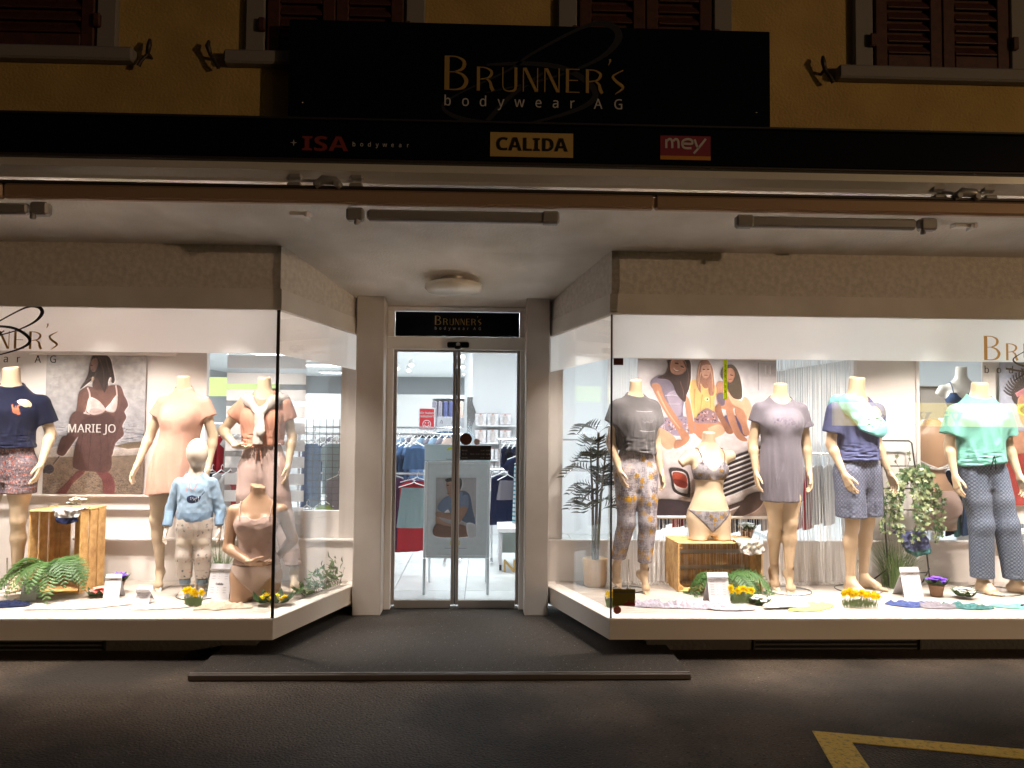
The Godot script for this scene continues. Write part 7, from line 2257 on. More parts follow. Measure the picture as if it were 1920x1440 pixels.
	for y in [0.11, 0.40, 0.57, 0.73, 0.90]:
		k = MB.new()
		var f := float(y) / 1.09
		k.cyl(Vector3(-0.148 + 0.02 * f, y, 0.10 - 0.15 * f), Vector3(0.16 - 0.03 * f, y, 0.10 - 0.15 * f), 0.0045)
		obj("rung", k, M.black_metal, t)
	for x in [-0.15, 0.165]:
		k = MB.new()
		k.cyl(Vector3(x, 0.14, 0.085), Vector3(x + signf(x) * 0.05, 0.0, -0.10), 0.005)
		obj("stay", k, M.black_metal, t)
	# ivy on it
	t = thing("ivy_plant", "pale green trailing ivy hung on the black ladder", "ivy", Vector3(3.22, 1.06, -0.96))
	var k2 := MB.new()
	k = MB.new()
	var st := MB.new()
	for i in 15:
		var p := Vector3(rng.randf_range(-0.06, 0.08), rng.randf_range(-0.08, 0.04), rng.randf_range(-0.02, 0.03))
		var v := Vector3(rng.randf_range(-0.9, 0.8), 0.3, 0.25)
		var path := [p]
		for j in 17:
			v.y -= 0.22
			v.x = lerpf(v.x, -0.12 if i % 3 else 0.14, 0.12) + rng.randf_range(-0.12, 0.12)
			v = v.normalized()
			p += v * (0.022 + 0.008 * (i % 3))
			p.z = clampf(p.z + rng.randf_range(-0.01, 0.01), -0.02, 0.09)
			path.append(p)
			for q in 3: ivy_leaf(k if rng.randf() < 0.55 else k2, p + Vector3(rng.randf_range(-0.022, 0.022), rng.randf_range(-0.02, 0.02), rng.randf_range(0.0, 0.03)), Vector3(rng.randf_range(-1, 1), rng.randf_range(-1, 0.5), rng.randf_range(-0.2, 0.6)).normalized(), rng.randf_range(0.018, 0.032))
		st.tube(path, [0.0018], 4, false)
	for q in [[Vector3(-0.06, 0.03, 0), Vector3(-0.09, 0.08, 0.0), Vector3(-0.085, 0.12, 0.01)], [Vector3(0.0, 0.04, 0), Vector3(0.015, 0.1, 0.01), Vector3(0.0, 0.14, 0.02)]]:
		st.tube(q, [0.0016], 4, false)
		ivy_leaf(k, q[2], Vector3(0.3, 1, 0.2).normalized(), 0.03); ivy_leaf(k2, q[1], Vector3(-0.8, 0.2, 0.3).normalized(), 0.024)
	obj("stems", st, M.stem_brown, t)
	obj("pale_leaves", k, M.ivy_pale, t).set_meta("kind", "stuff")
	obj("green_leaves", k2, M.ivy_green, t).set_meta("kind", "stuff")
	# leafy garland in the corner of the left window
	t = thing("leafy_garland", "green leafy garland on the floor along the slanting left pane", "garland", Vector3(-1.14, fy, -0.72))
	k = MB.new(); k2 = MB.new(); st = MB.new()
	for i in 16:
		var u := i / 15.0
		var p := Vector3(lerpf(-0.07, 0.10, u), 0.015, lerpf(0.18, -0.20, u))
		var hmax := lerpf(0.06, 0.22, u)
		for j in 12:
			var q := p + Vector3(rng.randf_range(-0.07, 0.03), rng.randf_range(0.01, hmax), rng.randf_range(-0.03, 0.03))
			var d := Vector3(rng.randf_range(-1, 0.5), rng.randf_range(-0.5, 0.8), rng.randf_range(0, 1)).normalized()
			(k if rng.randf() < 0.5 else k2).leaf(q, d, d.cross(Vector3(0.3, 1, 0.2)).normalized(), rng.randf_range(0.035, 0.06), 0.024, 0.3, 3)
			if j % 4 == 0: st.tube([p, q], [0.0016], 4, false)
	obj("stems", st, M.stem_brown, t)
	obj("dark_leaves", k, M.fern_green, t).set_meta("kind", "stuff")
	obj("light_leaves", k2, M.fern_light, t).set_meta("kind", "stuff")
	# bamboo palm in the corner of the right window
	t = thing("palm_plant", "tall artificial palm with narrow dark leaves behind the corner pane", "palm", Vector3(0.84, fy, -0.96))
	k = MB.new()
	k.lathe(Vector3.ZERO, [Vector2(0, 0), Vector2(0.075, 0), Vector2(0.085, 0.02), Vector2(0.095, 0.20), Vector2(0.085, 0.205), Vector2(0, 0.19)], 20)
	obj("pot", k, M.pot_tan, t)
	for i in 4:
		var top := Vector3(0.06 * cos(i * 1.6) + 0.02, 1.02 + 0.12 * (i % 2), 0.05 * sin(i * 1.6))
		k = MB.new()
		k.tube([Vector3(0.015 * cos(i * 1.6), 0.18, 0.015 * sin(i * 1.6)), Vector3(top.x * 0.5, 0.65, top.z * 0.4), top], [0.012, 0.010, 0.006], 7)
		obj("cane", k, M.stem_brown, t)
		for j in 6:
			var o: Vector3 = Vector3(0.015 * cos(i * 1.6), 0.3, 0).lerp(top, 0.35 + 0.65 * j / 5.0)
			var a := j * 2.4 + i
			var d := Vector3(cos(a) * 0.8, 0.75, sin(a) * 0.5).normalized()
			k = MB.new()
			var prev := o
			for s in 9:
				var u := (s + 1) / 9.0
				var p := o + d * 0.28 * u - Vector3.UP * 0.22 * u * u
				k.tube([prev, p], [0.0016], 3, false)
				prev = p
				for sd in [-1.0, 1.0]:
					var out: Vector3 = (d * 0.7 + d.cross(Vector3.UP).normalized() * sd * 0.8 - Vector3.UP * (0.1 + 0.3 * u)).normalized()
					k.leaf(p, out, d, 0.13 * (1.1 - 0.5 * u), 0.017, 0.3, 3)
			obj("frond", k, M.palm_leaf, t)

func cloth_patch(called: String, label: String, cat: String, at: Vector3, turn: float, outline: Array, m: Material, hgt := 0.028, seed_ := 1, n_f := 14.0) -> Node3D:
	# garment laid on the floor: its outline filled with a rumpled, closed sheet
	var s := Sdf.new(Vector3(-0.45, -0.02, -0.25), Vector3(0.45, hgt + 0.03, 0.25), 0.0075)
	var p := Paint.curve(outline)
	var nz := fnl(1.0, seed_, 3)
	for z in s.nz:
		for x in s.nx:
			var q := Vector2(s.o.x + x * s.h, s.o.z + z * s.h)
			var e := 9.0
			for i in p.size():
				var c := Geometry2D.get_closest_point_to_segment(q, p[i], p[(i + 1) % p.size()])
				e = minf(e, c.distance_squared_to(q))
			e = sqrt(e)
			var inside := Geometry2D.is_point_in_polygon(q, p)
			if not inside: e = -e
			if e < -0.03: continue
			var hh := hgt * (0.42 + 0.75 * nz.get_noise_2d(q.x * n_f, q.y * n_f)) * clampf(e / 0.02, 0.0, 1.0) + 0.006
			for y in s.ny:
				var yy := s.o.y + y * s.h
				s.d[(z * s.ny + y) * s.nx + x] = maxf(maxf((yy - hh) * 0.75, -yy), -e)
	var t := put(called, join([[s.net(), Transform3D()]]), m, self, Transform3D(Basis(Vector3.UP, turn), at))
	tag(t, label, cat)
	return t

func floor_garments() -> void:
	var fy := 0.205
	var lace := printed("grey_print_cloth", sprig_tex(c8(190, 182, 196), [c8(120, 112, 130), c8(150, 142, 158)], 160, 6.0), 5.0)
	var flo := printed("yellow_print_cloth", sprig_tex(c8(226, 222, 218), [c8(206, 176, 70), c8(110, 104, 112), c8(150, 140, 150)], 130, 8.0), 5.0)
	cloth_patch("folded_bra", "white bra laid out on the floor below the fern", "bra", Vector3(-2.55, fy, -0.30), 0.10, [-0.36, 0.06, -0.34, -0.03, -0.22, -0.04, -0.16, -0.10, -0.07, -0.08, 0.0, -0.09, 0.08, -0.05, 0.2, -0.07, 0.36, -0.12, 0.38, -0.06, 0.22, 0.0, 0.1, 0.05, 0.0, 0.09, -0.18, 0.07], M.white_cloth, 0.036, 2, 10.0)
	cloth_patch("white_briefs", "white lace briefs lying before the small price card", "briefs", Vector3(-2.10, fy, -0.27), 0.0, [-0.17, -0.03, -0.05, -0.07, 0.06, -0.05, 0.20, -0.03, 0.19, 0.01, 0.06, 0.05, -0.08, 0.07, -0.15, 0.05], M.white_cloth, 0.024, 3)
	cloth_patch("cream_top", "cream camisole folded on the floor before the tall price card", "top", Vector3(-1.69, fy, -0.28), 0.0, [-0.15, 0.08, -0.12, -0.06, -0.05, -0.11, 0.04, -0.09, 0.10, -0.04, 0.20, -0.02, 0.19, 0.03, 0.06, 0.05, 0.0, 0.09, -0.08, 0.06], M.cream_cloth, 0.032, 4)
	cloth_patch("navy_cloth", "corner of navy cloth at the left edge of the display floor", "cloth", Vector3(-3.02, fy, -0.33), 0.1, [-0.2, -0.05, 0.0, -0.07, 0.1, -0.02, 0.05, 0.05, -0.2, 0.07], M.navy, 0.03, 5)
	cloth_patch("printed_trousers", "grey printed garment lying along the floor behind the stickers", "trousers", Vector3(1.28, fy, -0.31), -0.10, [-0.38, -0.10, -0.25, -0.08, 0.0, -0.06, 0.2, -0.04, 0.36, 0.0, 0.42, 0.04, 0.25, 0.07, 0.05, 0.07, -0.2, 0.06, -0.36, 0.0], lace, 0.040, 6)
	cloth_patch("pale_blouse", "pale lilac blouse folded over the grey printed garment", "blouse", Vector3(1.52, fy + 0.004, -0.27), -0.05, [-0.2, -0.14, -0.02, -0.10, 0.10, -0.02, 0.26, 0.02, 0.24, 0.07, 0.05, 0.09, -0.08, 0.03, -0.2, -0.04], printed("pale_lilac_cloth", noise_tex(0.02, lin(0.56, 0.52, 0.60), lin(0.70, 0.66, 0.74), 7), 3.0), 0.032, 7)
	cloth_patch("yellow_cloth", "yellow printed cloth lying flat on the floor before the lilac nightdress", "cloth", Vector3(2.10, fy, -0.27), 0.0, [-0.10, 0.08, -0.02, -0.06, 0.05, -0.13, 0.26, -0.10, 0.22, 0.0, 0.05, 0.11], M.yellow_cloth, 0.018, 8)
	cloth_patch("printed_bra", "white and yellow printed bra on top of the yellow cloth", "bra", Vector3(2.06, fy + 0.012, -0.28), 0.0, [-0.21, 0.02, -0.1, -0.02, -0.03, -0.07, 0.06, -0.06, 0.12, 0.01, 0.06, 0.06, -0.06, 0.05, -0.18, 0.07], flo, 0.036, 9)
	cloth_patch("blue_briefs", "folded blue briefs, left of three pairs of briefs on the floor", "briefs", Vector3(2.87, fy, -0.34), 0.12, [-0.13, -0.06, 0.03, -0.06, 0.13, 0.0, 0.12, 0.06, 0.0, 0.07, -0.08, 0.03], M.blue_cloth, 0.032, 10)
	cloth_patch("grey_briefs", "folded grey briefs between the blue and the teal ones", "briefs", Vector3(3.03, fy, -0.30), 0.1, [-0.12, -0.07, 0.05, -0.05, 0.15, 0.02, 0.10, 0.07, 0.0, 0.07, -0.08, 0.05, -0.11, 0.0], M.grey_cloth, 0.034, 11)
	cloth_patch("teal_briefs", "folded teal briefs, nearest the white flower cluster", "briefs", Vector3(3.22, fy, -0.28), 0.1, [-0.14, -0.06, 0.03, -0.06, 0.15, 0.0, 0.19, 0.05, 0.05, 0.08, -0.06, 0.03], M.teal_cloth, 0.034, 12)
	cloth_patch("aqua_cloth", "aqua garment on the floor before the mint mannequin", "cloth", Vector3(3.62, fy, -0.30), 0.0, [-0.20, -0.03, 0.0, -0.05, 0.16, -0.03, 0.12, 0.05, -0.06, 0.07], M.mint, 0.02, 13)
	cloth_patch("navy_briefs", "folded navy briefs on the aqua garment at the right edge", "briefs", Vector3(3.74, fy + 0.008, -0.24), 0.0, [-0.12, -0.06, 0.08, -0.07, 0.18, 0.0, 0.1, 0.06, -0.06, 0.06], M.navy, 0.042, 14)
	# cloths over the crates and the ladder
	var drape_on := func(called: String, label: String, cat: String, at: Vector3, turn: float, w: float, over: float, down: float, m: Material, trim: Material, skew: float, seed_: int) -> void:
		var t := thing(called, label, cat, at, turn)
		var k := MB.new(); var k2 := MB.new()
		var nz := fnl(1.0, seed_, 2)
		var f := func(u: float, v: float) -> Vector3:   # v 0 at the back of the top, 1 at the hanging tip
			var l := v * (over + down)
			var wd := w * (1.0 - 0.25 * v)
			var x := (u - 0.5) * wd + skew * maxf(0.0, l - over)
			var ln := l - absf(u - 0.45) * down * 0.45 * clampf((l - over) / down, 0, 1)
			var b := 0.012 * nz.get_noise_2d(x * 30, l * 22)
			if ln < over: return Vector3(x, 0.008 + b + 0.003, -over + ln)
			return Vector3(x, 0.006 - (ln - over), 0.010 + b * 1.6 + 0.02 * sin(u * 9.0) * (ln - over) / down)
		var nu := 22; var nv := 22
		k.smooth(); k2.smooth()
		for i in nu:
			for j in nv:
				var a: Vector3 = f.call(i / float(nu), j / float(nv)); var b: Vector3 = f.call((i + 1) / float(nu), j / float(nv))
				var c: Vector3 = f.call((i + 1) / float(nu), (j + 1) / float(nv)); var d: Vector3 = f.call(i / float(nu), (j + 1) / float(nv))
				var kk := k2 if j > nv - 5 else k
				kk.quad(d, c, b, a)
				var o := Vector3(0, -0.003, -0.003)
				kk.quad(a + o, b + o, c + o, d + o)
		obj("cloth", k, m, t); obj("trim", k2, trim, t)
	drape_on.call("draped_briefs", "white briefs with navy trim draped over the upright crate", "briefs", Vector3(-2.875, 0.781, -0.65), -0.1, 0.22, 0.12, 0.10, M.white_cloth, M.navy, 0.1, 20)
	drape_on.call("draped_bra", "floral bra hanging over the corner of the low crate", "bra", Vector3(1.93, 0.561, -0.75), 0.05, 0.22, 0.10, 0.10, flo, M.white_cloth, 0.3, 21)
	drape_on.call("hanging_briefs", "slate blue briefs with teal waistband hung on a ladder rung", "briefs", Vector3(3.20, 0.612, -0.915), 0.0, 0.25, 0.02, 0.19, M.slate_blue, M.teal_cloth, 0.4, 22)
	var t := thing("white_blossom", "spray of white blossom on the cloth of the upright crate", "artificial flowers", Vector3(-2.87, 0.80, -0.76))
	for i in 11:
		var k := MB.new()
		bloom(k, Vector3(rng.randf_range(-0.07, 0.06), 0.02 + rng.randf() * 0.045, rng.randf_range(-0.02, 0.03)), 0.026, 5, 0.5)
		obj("flower", k, M.white_petal, t)
	for i in 6:
		var k := MB.new()
		k.leaf(Vector3(0.02 * i - 0.05, 0.012, 0.0), Vector3(cos(i * 1.1), 0.25, sin(i * 1.3)).normalized(), Vector3(0.2, 0, 1).normalized(), 0.07, 0.025, 0.3, 4)
		obj("leaf", k, M.grass_green, t)
	bx("stalk", Vector3(-0.04, 0.008, 0.01), Vector3(0.16, 0.006, 0.006), M.stem_brown, t)
# a garment on a hanger: kind 0 top, 1 shorts, 2 long piece
func hung(label: String, cat: String, at: Vector3, turn: float, w: float, h: float, m: Material, kind: int, group := "", d := 0.05) -> Node3D:
	var t := thing("hung_garment", label, cat, at, turn, group)
	var k := MB.new()
	k.tube([Vector3(-w * 0.42, -0.045, 0), Vector3(-0.02, -0.005, 0), Vector3(0, 0.01, 0), Vector3(0.02, -0.005, 0), Vector3(w * 0.42, -0.045, 0)], [0.005], 6)
	k.tube([Vector3(0, 0.01, 0), Vector3(0, 0.04, 0), Vector3(0.012, 0.06, 0), Vector3(0.022, 0.045, 0)], [0.0025], 5)
	obj("hanger", k, M.frame_white, t)
	var poly: Array
	if kind == 0: poly = [-w * 0.14, -0.02, -w * 0.42, -0.05, -w * 0.62, -h * 0.34, -w * 0.44, -h * 0.38, -w * 0.40, -h * 0.3, -w * 0.42, -h, w * 0.42, -h, w * 0.40, -h * 0.3, w * 0.44, -h * 0.38, w * 0.62, -h * 0.34, w * 0.42, -0.05, w * 0.14, -0.02]
	elif kind == 1: poly = [-w * 0.34, -0.05, -w * 0.46, -h, -w * 0.05, -h, 0.0, -h * 0.5, w * 0.05, -h, w * 0.46, -h, w * 0.34, -0.05]
	else: poly = [-w * 0.14, -0.02, -w * 0.42, -0.05, -w * 0.48, -h, w * 0.48, -h, w * 0.42, -0.05, w * 0.14, -0.02]
	var nz := fnl(1.0, rng.randi() % 900, 2)
	var p := PackedVector2Array()
	for i in range(0, poly.size(), 2): p.append(Vector2(poly[i], poly[i + 1]))
	k = MB.new()
	var nx := 14; var ny := 16
	var f := func(u: float, v: float, s: float) -> Vector3:
		var y := clampf(-0.03 - (h - 0.03) * v, -h + 0.0005, -0.0505 if kind == 1 else -0.0205)
		var lo := 9.0; var hi := -9.0
		for i in p.size():
			var a := p[i]; var b := p[(i + 1) % p.size()]
			if (a.y - y) * (b.y - y) <= 0 and absf(a.y - b.y) > 1e-6:
				var x := a.x + (y - a.y) / (b.y - a.y) * (b.x - a.x)
				lo = minf(lo, x); hi = maxf(hi, x)
		if hi < lo: lo = 0.0; hi = 0.0
		var x := lerpf(lo, hi, u)
		var e := sqrt(maxf(0.0, 1.0 - pow(2.0 * u - 1.0, 2)))
		return Vector3(x, y, s * d * 0.5 * e + 0.02 * v * nz.get_noise_2d(x * 14, y * 2.0))
	for s in [1.0, -1.0]:
		k.smooth()
		for i in nx:
			for j in ny:
				var a: Vector3 = f.call(i / float(nx), j / float(ny), s); var b: Vector3 = f.call((i + 1) / float(nx), j / float(ny), s)
				var c: Vector3 = f.call((i + 1) / float(nx), (j + 1) / float(ny), s); var e: Vector3 = f.call(i / float(nx), (j + 1) / float(ny), s)
				if s > 0: k.quad(e, c, b, a)
				else: k.quad(a, b, c, e)
	obj("cloth", k, m, t)
	return t

func rack(label: String, at: Vector3, turn: float, w: float, h: float) -> void:
	var t := thing("clothes_rack", label, "clothes rack", at, turn)
	var k := MB.new()
	k.cyl(Vector3(-w / 2, h, 0), Vector3(w / 2, h, 0), 0.012)
	obj("rail", k, M.chrome, t)
	for x in [-w / 2 + 0.02, w / 2 - 0.02]:
		k = MB.new()
		k.cyl(Vector3(x, 0.04, 0), Vector3(x, h - 0.012, 0), 0.012)
		obj("upright", k, M.chrome, t)
		bx("foot", Vector3(x, 0.028, 0), Vector3(0.03, 0.025, 0.45), M.chrome, t, 0.005)

func row_of(label: String, cat: String, grp: String, a: Vector3, b: Vector3, n: int, w: float, h: float, mats: Array, kind: int, turn: float) -> void:
	var first: Node3D = null
	for i in n:
		var m: StandardMaterial3D = mats[rng.randi() % mats.size()]
		hung("%s %s, %s from the left %s" % [m.resource_name.replace("_cloth", "").replace("_", " "), cat, ORD[i], label], cat, a.lerp(b, (i + 0.5) / n), turn + rng.randf_range(-0.12, 0.12), w, h * rng.randf_range(0.92, 1.05), m, kind, grp, 0.035)

func shop_things() -> void:
	# pavement board with the poster of a man, just inside the door
	var t := thing("poster_stand", "white framed poster stand with a man's portrait behind the glass door", "poster stand", Vector3(-0.215, 0, -1.62))
	var lean := Basis(Vector3.RIGHT, -0.06)
	var fr := MB.new()
	var w := 0.545
	for x in [-w / 2 + 0.013, w / 2 - 0.013]: fr.bbox(Vector3(x, 0.69, 0), Vector3(0.026, 0.79, 0.022), 0.006)
	fr.bbox(Vector3(0, 0.305, 0), Vector3(w - 0.054, 0.026, 0.022), 0.006); fr.bbox(Vector3(0, 1.072, 0), Vector3(w - 0.054, 0.026, 0.022), 0.006)
	obj("frame", fr, mk("stand_alu", lin(0.62, 0.66, 0.68), 0.3, 0.3), t, Transform3D(lean, Vector3(0, 0, 0.04)))
	sheet("print", w - 0.05, 0.745, print_mat("man_print", man_print(), 0.25), t, Transform3D(lean, Vector3(0, 0, 0.04)) * Transform3D(Basis(), Vector3(0, 0.69, 0.002)))
	var hd := bx("header_panel", lean * Vector3(0, 1.155, 0) + Vector3(0, 0, 0.04), Vector3(w, 0.135, 0.012), mk("header_blue", lin(0.52, 0.66, 0.72), 0.4), t, 0.003, lean)
	text("lettering", "PRO", Vector3(0.01, -0.022, 0.008), 0.045, mk("pro_blue", lin(0.04, 0.13, 0.22), 0.5), hd, "Droid Sans", true)
	text("lettering", "Punkten im Fachgeschäft", Vector3(0.005, -0.055, 0.008), 0.013, M.ink, hd)
	var k := MB.new()
	strip_mesh(k, [-0.09, 0.02, -0.06, 0.038, 0.0, 0.042, 0.06, 0.036, 0.09, 0.022], [0.008, 0.02, 0.024, 0.02, 0.008], 0.001, Transform3D(Basis(), Vector3(0.0, 0.0, 0.0065)))
	obj("yellow_swoosh", k, mk("swoosh_yellow", lin(0.62, 0.66, 0.02), 0.5), hd)
	for x in [-w / 2 + 0.012, w / 2 - 0.012]:
		bx("leg", lean * Vector3(x, 0.145, 0) + Vector3(0, 0, 0.04), Vector3(0.024, 0.29, 0.02), M.stand_alu, t, 0.004, lean)
		bx("rear_leg", Vector3(x * 0.95, 0.53, -0.30), Vector3(0.02, 1.10, 0.016), M.stand_alu, t, 0.004, Basis(Vector3.RIGHT, 0.26))
	# left rack: hanging rows at two heights
	rack("long chrome rack of blue clothes left of the poster stand", Vector3(-1.05, 0, -3.2), 0.0, 1.7, 1.27)
	var blues := [M.denim_cloth, M.navy, M.sky_blue, M.denim_cloth, M.black_cloth, M.grey_cloth]
	row_of("on the left rack", "hung garment", "tops on the left rack", Vector3(-1.75, 1.19, -3.2), Vector3(-0.66, 1.19, -3.2), 20, 0.34, 0.40, blues, 0, PI / 2 - 0.5)
	hung("light blue briefs facing out at the front of the left rack", "briefs", Vector3(-0.67, 1.185, -2.98), 0.0, 0.30, 0.26, M.denim_cloth, 1)
	hung("pale grey blue shorts hanging before red cloth on the lower rack", "shorts", Vector3(-0.68, 0.80, -2.88), 0.0, 0.36, 0.44, M.aqua_grey, 1)
	hung("long red shirt hanging behind the grey blue shorts", "shirt", Vector3(-0.66, 0.84, -3.0), 0.05, 0.40, 0.72, M.red_cloth, 2)
	hung("plum dress at the far left of the lower rack", "dress", Vector3(-0.90, 0.86, -3.05), 0.3, 0.34, 0.74, M.plum_cloth, 2)
	hung("second long red shirt beside the plum dress", "shirt", Vector3(-0.77, 0.83, -3.10), 0.2, 0.30, 0.74, M.red_cloth, 2)
	rack("lower rack of red and plum clothes under the blue row", Vector3(-1.05, 0, -3.02), 0.0, 1.4, 0.88)
	row_of("on the rear rack", "hung garment", "tops on the rear rack", Vector3(-1.75, 1.25, -3.7), Vector3(-0.35, 1.25, -3.7), 20, 0.30, 0.30, [M.white_cloth, M.sky_blue, M.grey_cloth, M.nude], 0, PI / 2 - 0.4)
	rack("rear rack of light tops behind the blue row", Vector3(-1.05, 0, -3.7), 0.0, 1.6, 1.33)
	# red notice on a holder
	t = thing("reduced_notice", "red notice with a white smiling face above the left rack", "notice", Vector3(-0.715, 1.42, -5.0))
	sheet("print", 0.21, 0.29, print_mat("reduced_print", reduced_print()), t, Transform3D())
	text("lettering", "Wir haben", Vector3(0, 0.078, 0.003), 0.030, M.letter_white, t, "Droid Sans", true)
	text("lettering", "Reduziert!", Vector3(0, 0.037, 0.003), 0.030, M.letter_white, t, "Droid Sans", true)
	k = MB.new()
	k.cyl(Vector3(0, -1.42, -0.006), Vector3(0, -0.13, -0.006), 0.008)
	k.cyl(Vector3(0, -1.42, -0.006), Vector3(0, -1.40, -0.006), 0.14, -1, 24)
	obj("stand", k, M.chrome, t)
	# cabinet of packed pyjamas and light sign behind
	t = thing("wall_cabinet", "white open cabinet with folded grey and pink clothes behind the notice", "cabinet", Vector3(-0.42, 1.30, -6.2))
	bx("back", Vector3(0, 0.18, -0.1), Vector3(0.62, 0.50, 0.02), M.grey_wall, t)
	for y in [-0.07, 0.42]: bx("shelf", Vector3(0, y, 0), Vector3(0.62, 0.02, 0.2), M.wall_white, t)
	for i in 8:
		var fm: Material = [M.grey_cloth, M.slate_blue, M.nude, M.cami][i / 2]
		bx("folded_stack", Vector3(-0.27 + i * 0.075, 0.16, 0.02), Vector3(0.062, 0.42, 0.14), fm, t, 0.012)
	bx("pedestal", Vector3(0, -0.69, -0.02), Vector3(0.58, 1.20, 0.18), M.wall_white, t)
	t = thing("white_sign_box", "low white sign box on a pale counter behind the clothes rack", "sign", Vector3(-0.375, 1.385, -5.3))
	bx("panel", Vector3.ZERO, Vector3(0.46, 0.135, 0.04), M.card_white, t, 0.004)
	k = MB.new()
	for x in [-0.17, -0.02, 0.17]: strip_mesh(k, [x - 0.02, -0.02, x, 0.022, x + 0.012, -0.02, x - 0.01, -0.005], [0.004, 0.006, 0.003], 0.002, Transform3D(Basis(), Vector3(0, 0, 0.021)))
	obj("scribble", k, M.ink, t)
	bx("counter", Vector3(0, -0.73, -0.03), Vector3(0.46, 1.31, 0.12), M.wall_white, t)
	hung("bright blue crumpled top hanging under the white sign box", "top", Vector3(-0.47, 1.30, -5.0), 0.2, 0.30, 0.22, M.denim_cloth, 0)
	hung("black cap sleeve top hanging under the red notice", "top", Vector3(-0.72, 1.27, -4.8), 0.4, 0.34, 0.26, M.black_cloth, 0)
	# shelves with packs on the right wall
	t = thing("wall_shelves", "white wall shelves stacked with pale packs on the right", "shelves", Vector3(0.17, 0, -4.88))
	for y in [0.55, 0.78, 0.92, 1.13, 1.345]: bx("shelf", Vector3(0, y, 0.02), Vector3(0.50, 0.016, 0.22), M.wall_white, t, 0.003)
	var packm := print_mat("pack_print", motif_tex(128, c8(226, 222, 222), func(p: Paint, r: RandomNumberGenerator) -> void:
		p.blob([40, 20, 80, 18, 92, 60, 84, 124, 48, 124, 36, 70], c8(206, 190, 182)); p.ell(64, 14, 12, 12, c8(206, 150, 130)); p.rect(0, 0, 1, 0.06, c8(190, 120, 110)); grain(p, 0.05, 2)))
	for r in [[1.355, 0.15, 3, "topmost"], [1.14, 0.165, 3, "second"], [0.93, 0.14, 4, "third"], [0.79, 0.11, 4, "fourth"], [0.56, 0.16, 4, "lowest"]]:
		for i in r[2]:
			var pk := thing("garment_pack", "pale printed garment pack, %s from the left on the %s white wall shelf" % [ORD[i], r[3]], "pack", Vector3(-0.04 + i * (0.46 / r[2]), r[0] - 0.002, -4.84), rng.randf_range(-0.15, 0.15), "packs on the wall shelves")
			sheet("front", 0.40 / r[2], r[1] * rng.randf_range(0.9, 1.05), packm, pk, Transform3D(Basis(Vector3.RIGHT, -0.1), Vector3(0, r[1] * 0.5, 0.02)))
			bx("body", Vector3(0, r[1] * 0.45, -0.02), Vector3(0.38 / r[2], r[1] * 0.88, 0.05), M.card_white, pk, 0.004)
	# right rack
	rack("rack of navy and striped clothes by the right door leaf", Vector3(0.75, 0, -3.3), 0.0, 1.2, 1.22)
	row_of("on the upper right rack", "hung garment", "navy pieces on the right rack", Vector3(0.20, 1.17, -3.4), Vector3(0.75, 1.17, -3.4), 10, 0.20, 0.26, [M.navy, M.black_cloth, M.navy], 0, PI / 2 - 0.5)
	rack("lower rack of navy sweaters under the right rack", Vector3(0.62, 0, -3.05), 0.0, 1.1, 0.92)
	hung("navy blue sweater on the lower right rack", "sweater", Vector3(0.20, 0.90, -3.0), 0.35, 0.30, 0.52, M.navy, 2)
	hung("heather grey shorts hanging before the navy sweater", "shorts", Vector3(0.24, 0.88, -2.86), 0.2, 0.24, 0.24, M.grey_cloth, 1)
	var stp := Paint.new(64, 64, c8(226, 230, 234))
	for i in 4: stp.im.fill_rect(Rect2i(0, i * 16, 64, 6), c8(60, 150, 170))
	hung("turquoise striped top at the right of the door view", "top", Vector3(0.42, 1.04, -2.80), 0.1, 0.28, 0.62, printed("striped", stp.tex(), 6.0), 2)
	hung("navy jacket behind the turquoise striped top", "jacket", Vector3(0.36, 1.08, -2.90), 0.2, 0.30, 0.40, M.navy, 0)
	# white table and golden letter
	t = thing("display_table", "white display table on castors beside the striped top", "table", Vector3(0.42, 0, -2.75))
	bx("top", Vector3(0, 0.39, 0), Vector3(0.56, 0.04, 0.5), M.wall_white, t, 0.004)
	bx("tier", Vector3(0.16, 0.53, -0.05), Vector3(0.22, 0.03, 0.3), M.wall_white, t, 0.004)
	bx("riser", Vector3(0.16, 0.463, -0.05), Vector3(0.16, 0.10, 0.2), M.wall_white, t)
	for x in [-0.25, 0.25]:
		bx("leg_panel", Vector3(x, 0.215, -0.02), Vector3(0.03, 0.31, 0.40), M.card_white, t)
		k = MB.new()
		k.cyl(Vector3(x - 0.01, 0.032, 0.16), Vector3(x + 0.012, 0.032, 0.16), 0.028)
		obj("castor", k, M.black_metal, t)
	bx("back_panel", Vector3(0, 0.24, -0.2), Vector3(0.46, 0.26, 0.02), mk("pale_green", lin(0.52, 0.60, 0.56), 0.6), t)
	t = thing("golden_letter", "golden capital letter N standing on the tiles under the table", "letter", Vector3(0.255, 0.004, -2.52))
	k = MB.new()
	k.prism(PackedVector2Array([Vector2(-0.055, 0), Vector2(-0.037, 0), Vector2(-0.037, 0.08), Vector2(0.034, 0), Vector2(0.052, 0), Vector2(0.052, 0.115), Vector2(0.036, 0.115), Vector2(0.036, 0.03), Vector2(-0.039, 0.115), Vector2(-0.055, 0.115)]), -0.015, 0.015)
	obj("letter_body", k, M.gold, t)
	# things seen through the left gap
	t = thing("wire_grid", "black wire grid hung with clothes behind the left display", "wire grid", Vector3(-1.42, 0, -2.35))
	for i in 9:
		k = MB.new()
		k.cyl(Vector3(-0.20 + i * 0.06, 0.05, 0), Vector3(-0.20 + i * 0.06, 1.42, 0), 0.0028, -1, 6)
		obj("wire", k, M.black_metal, t)
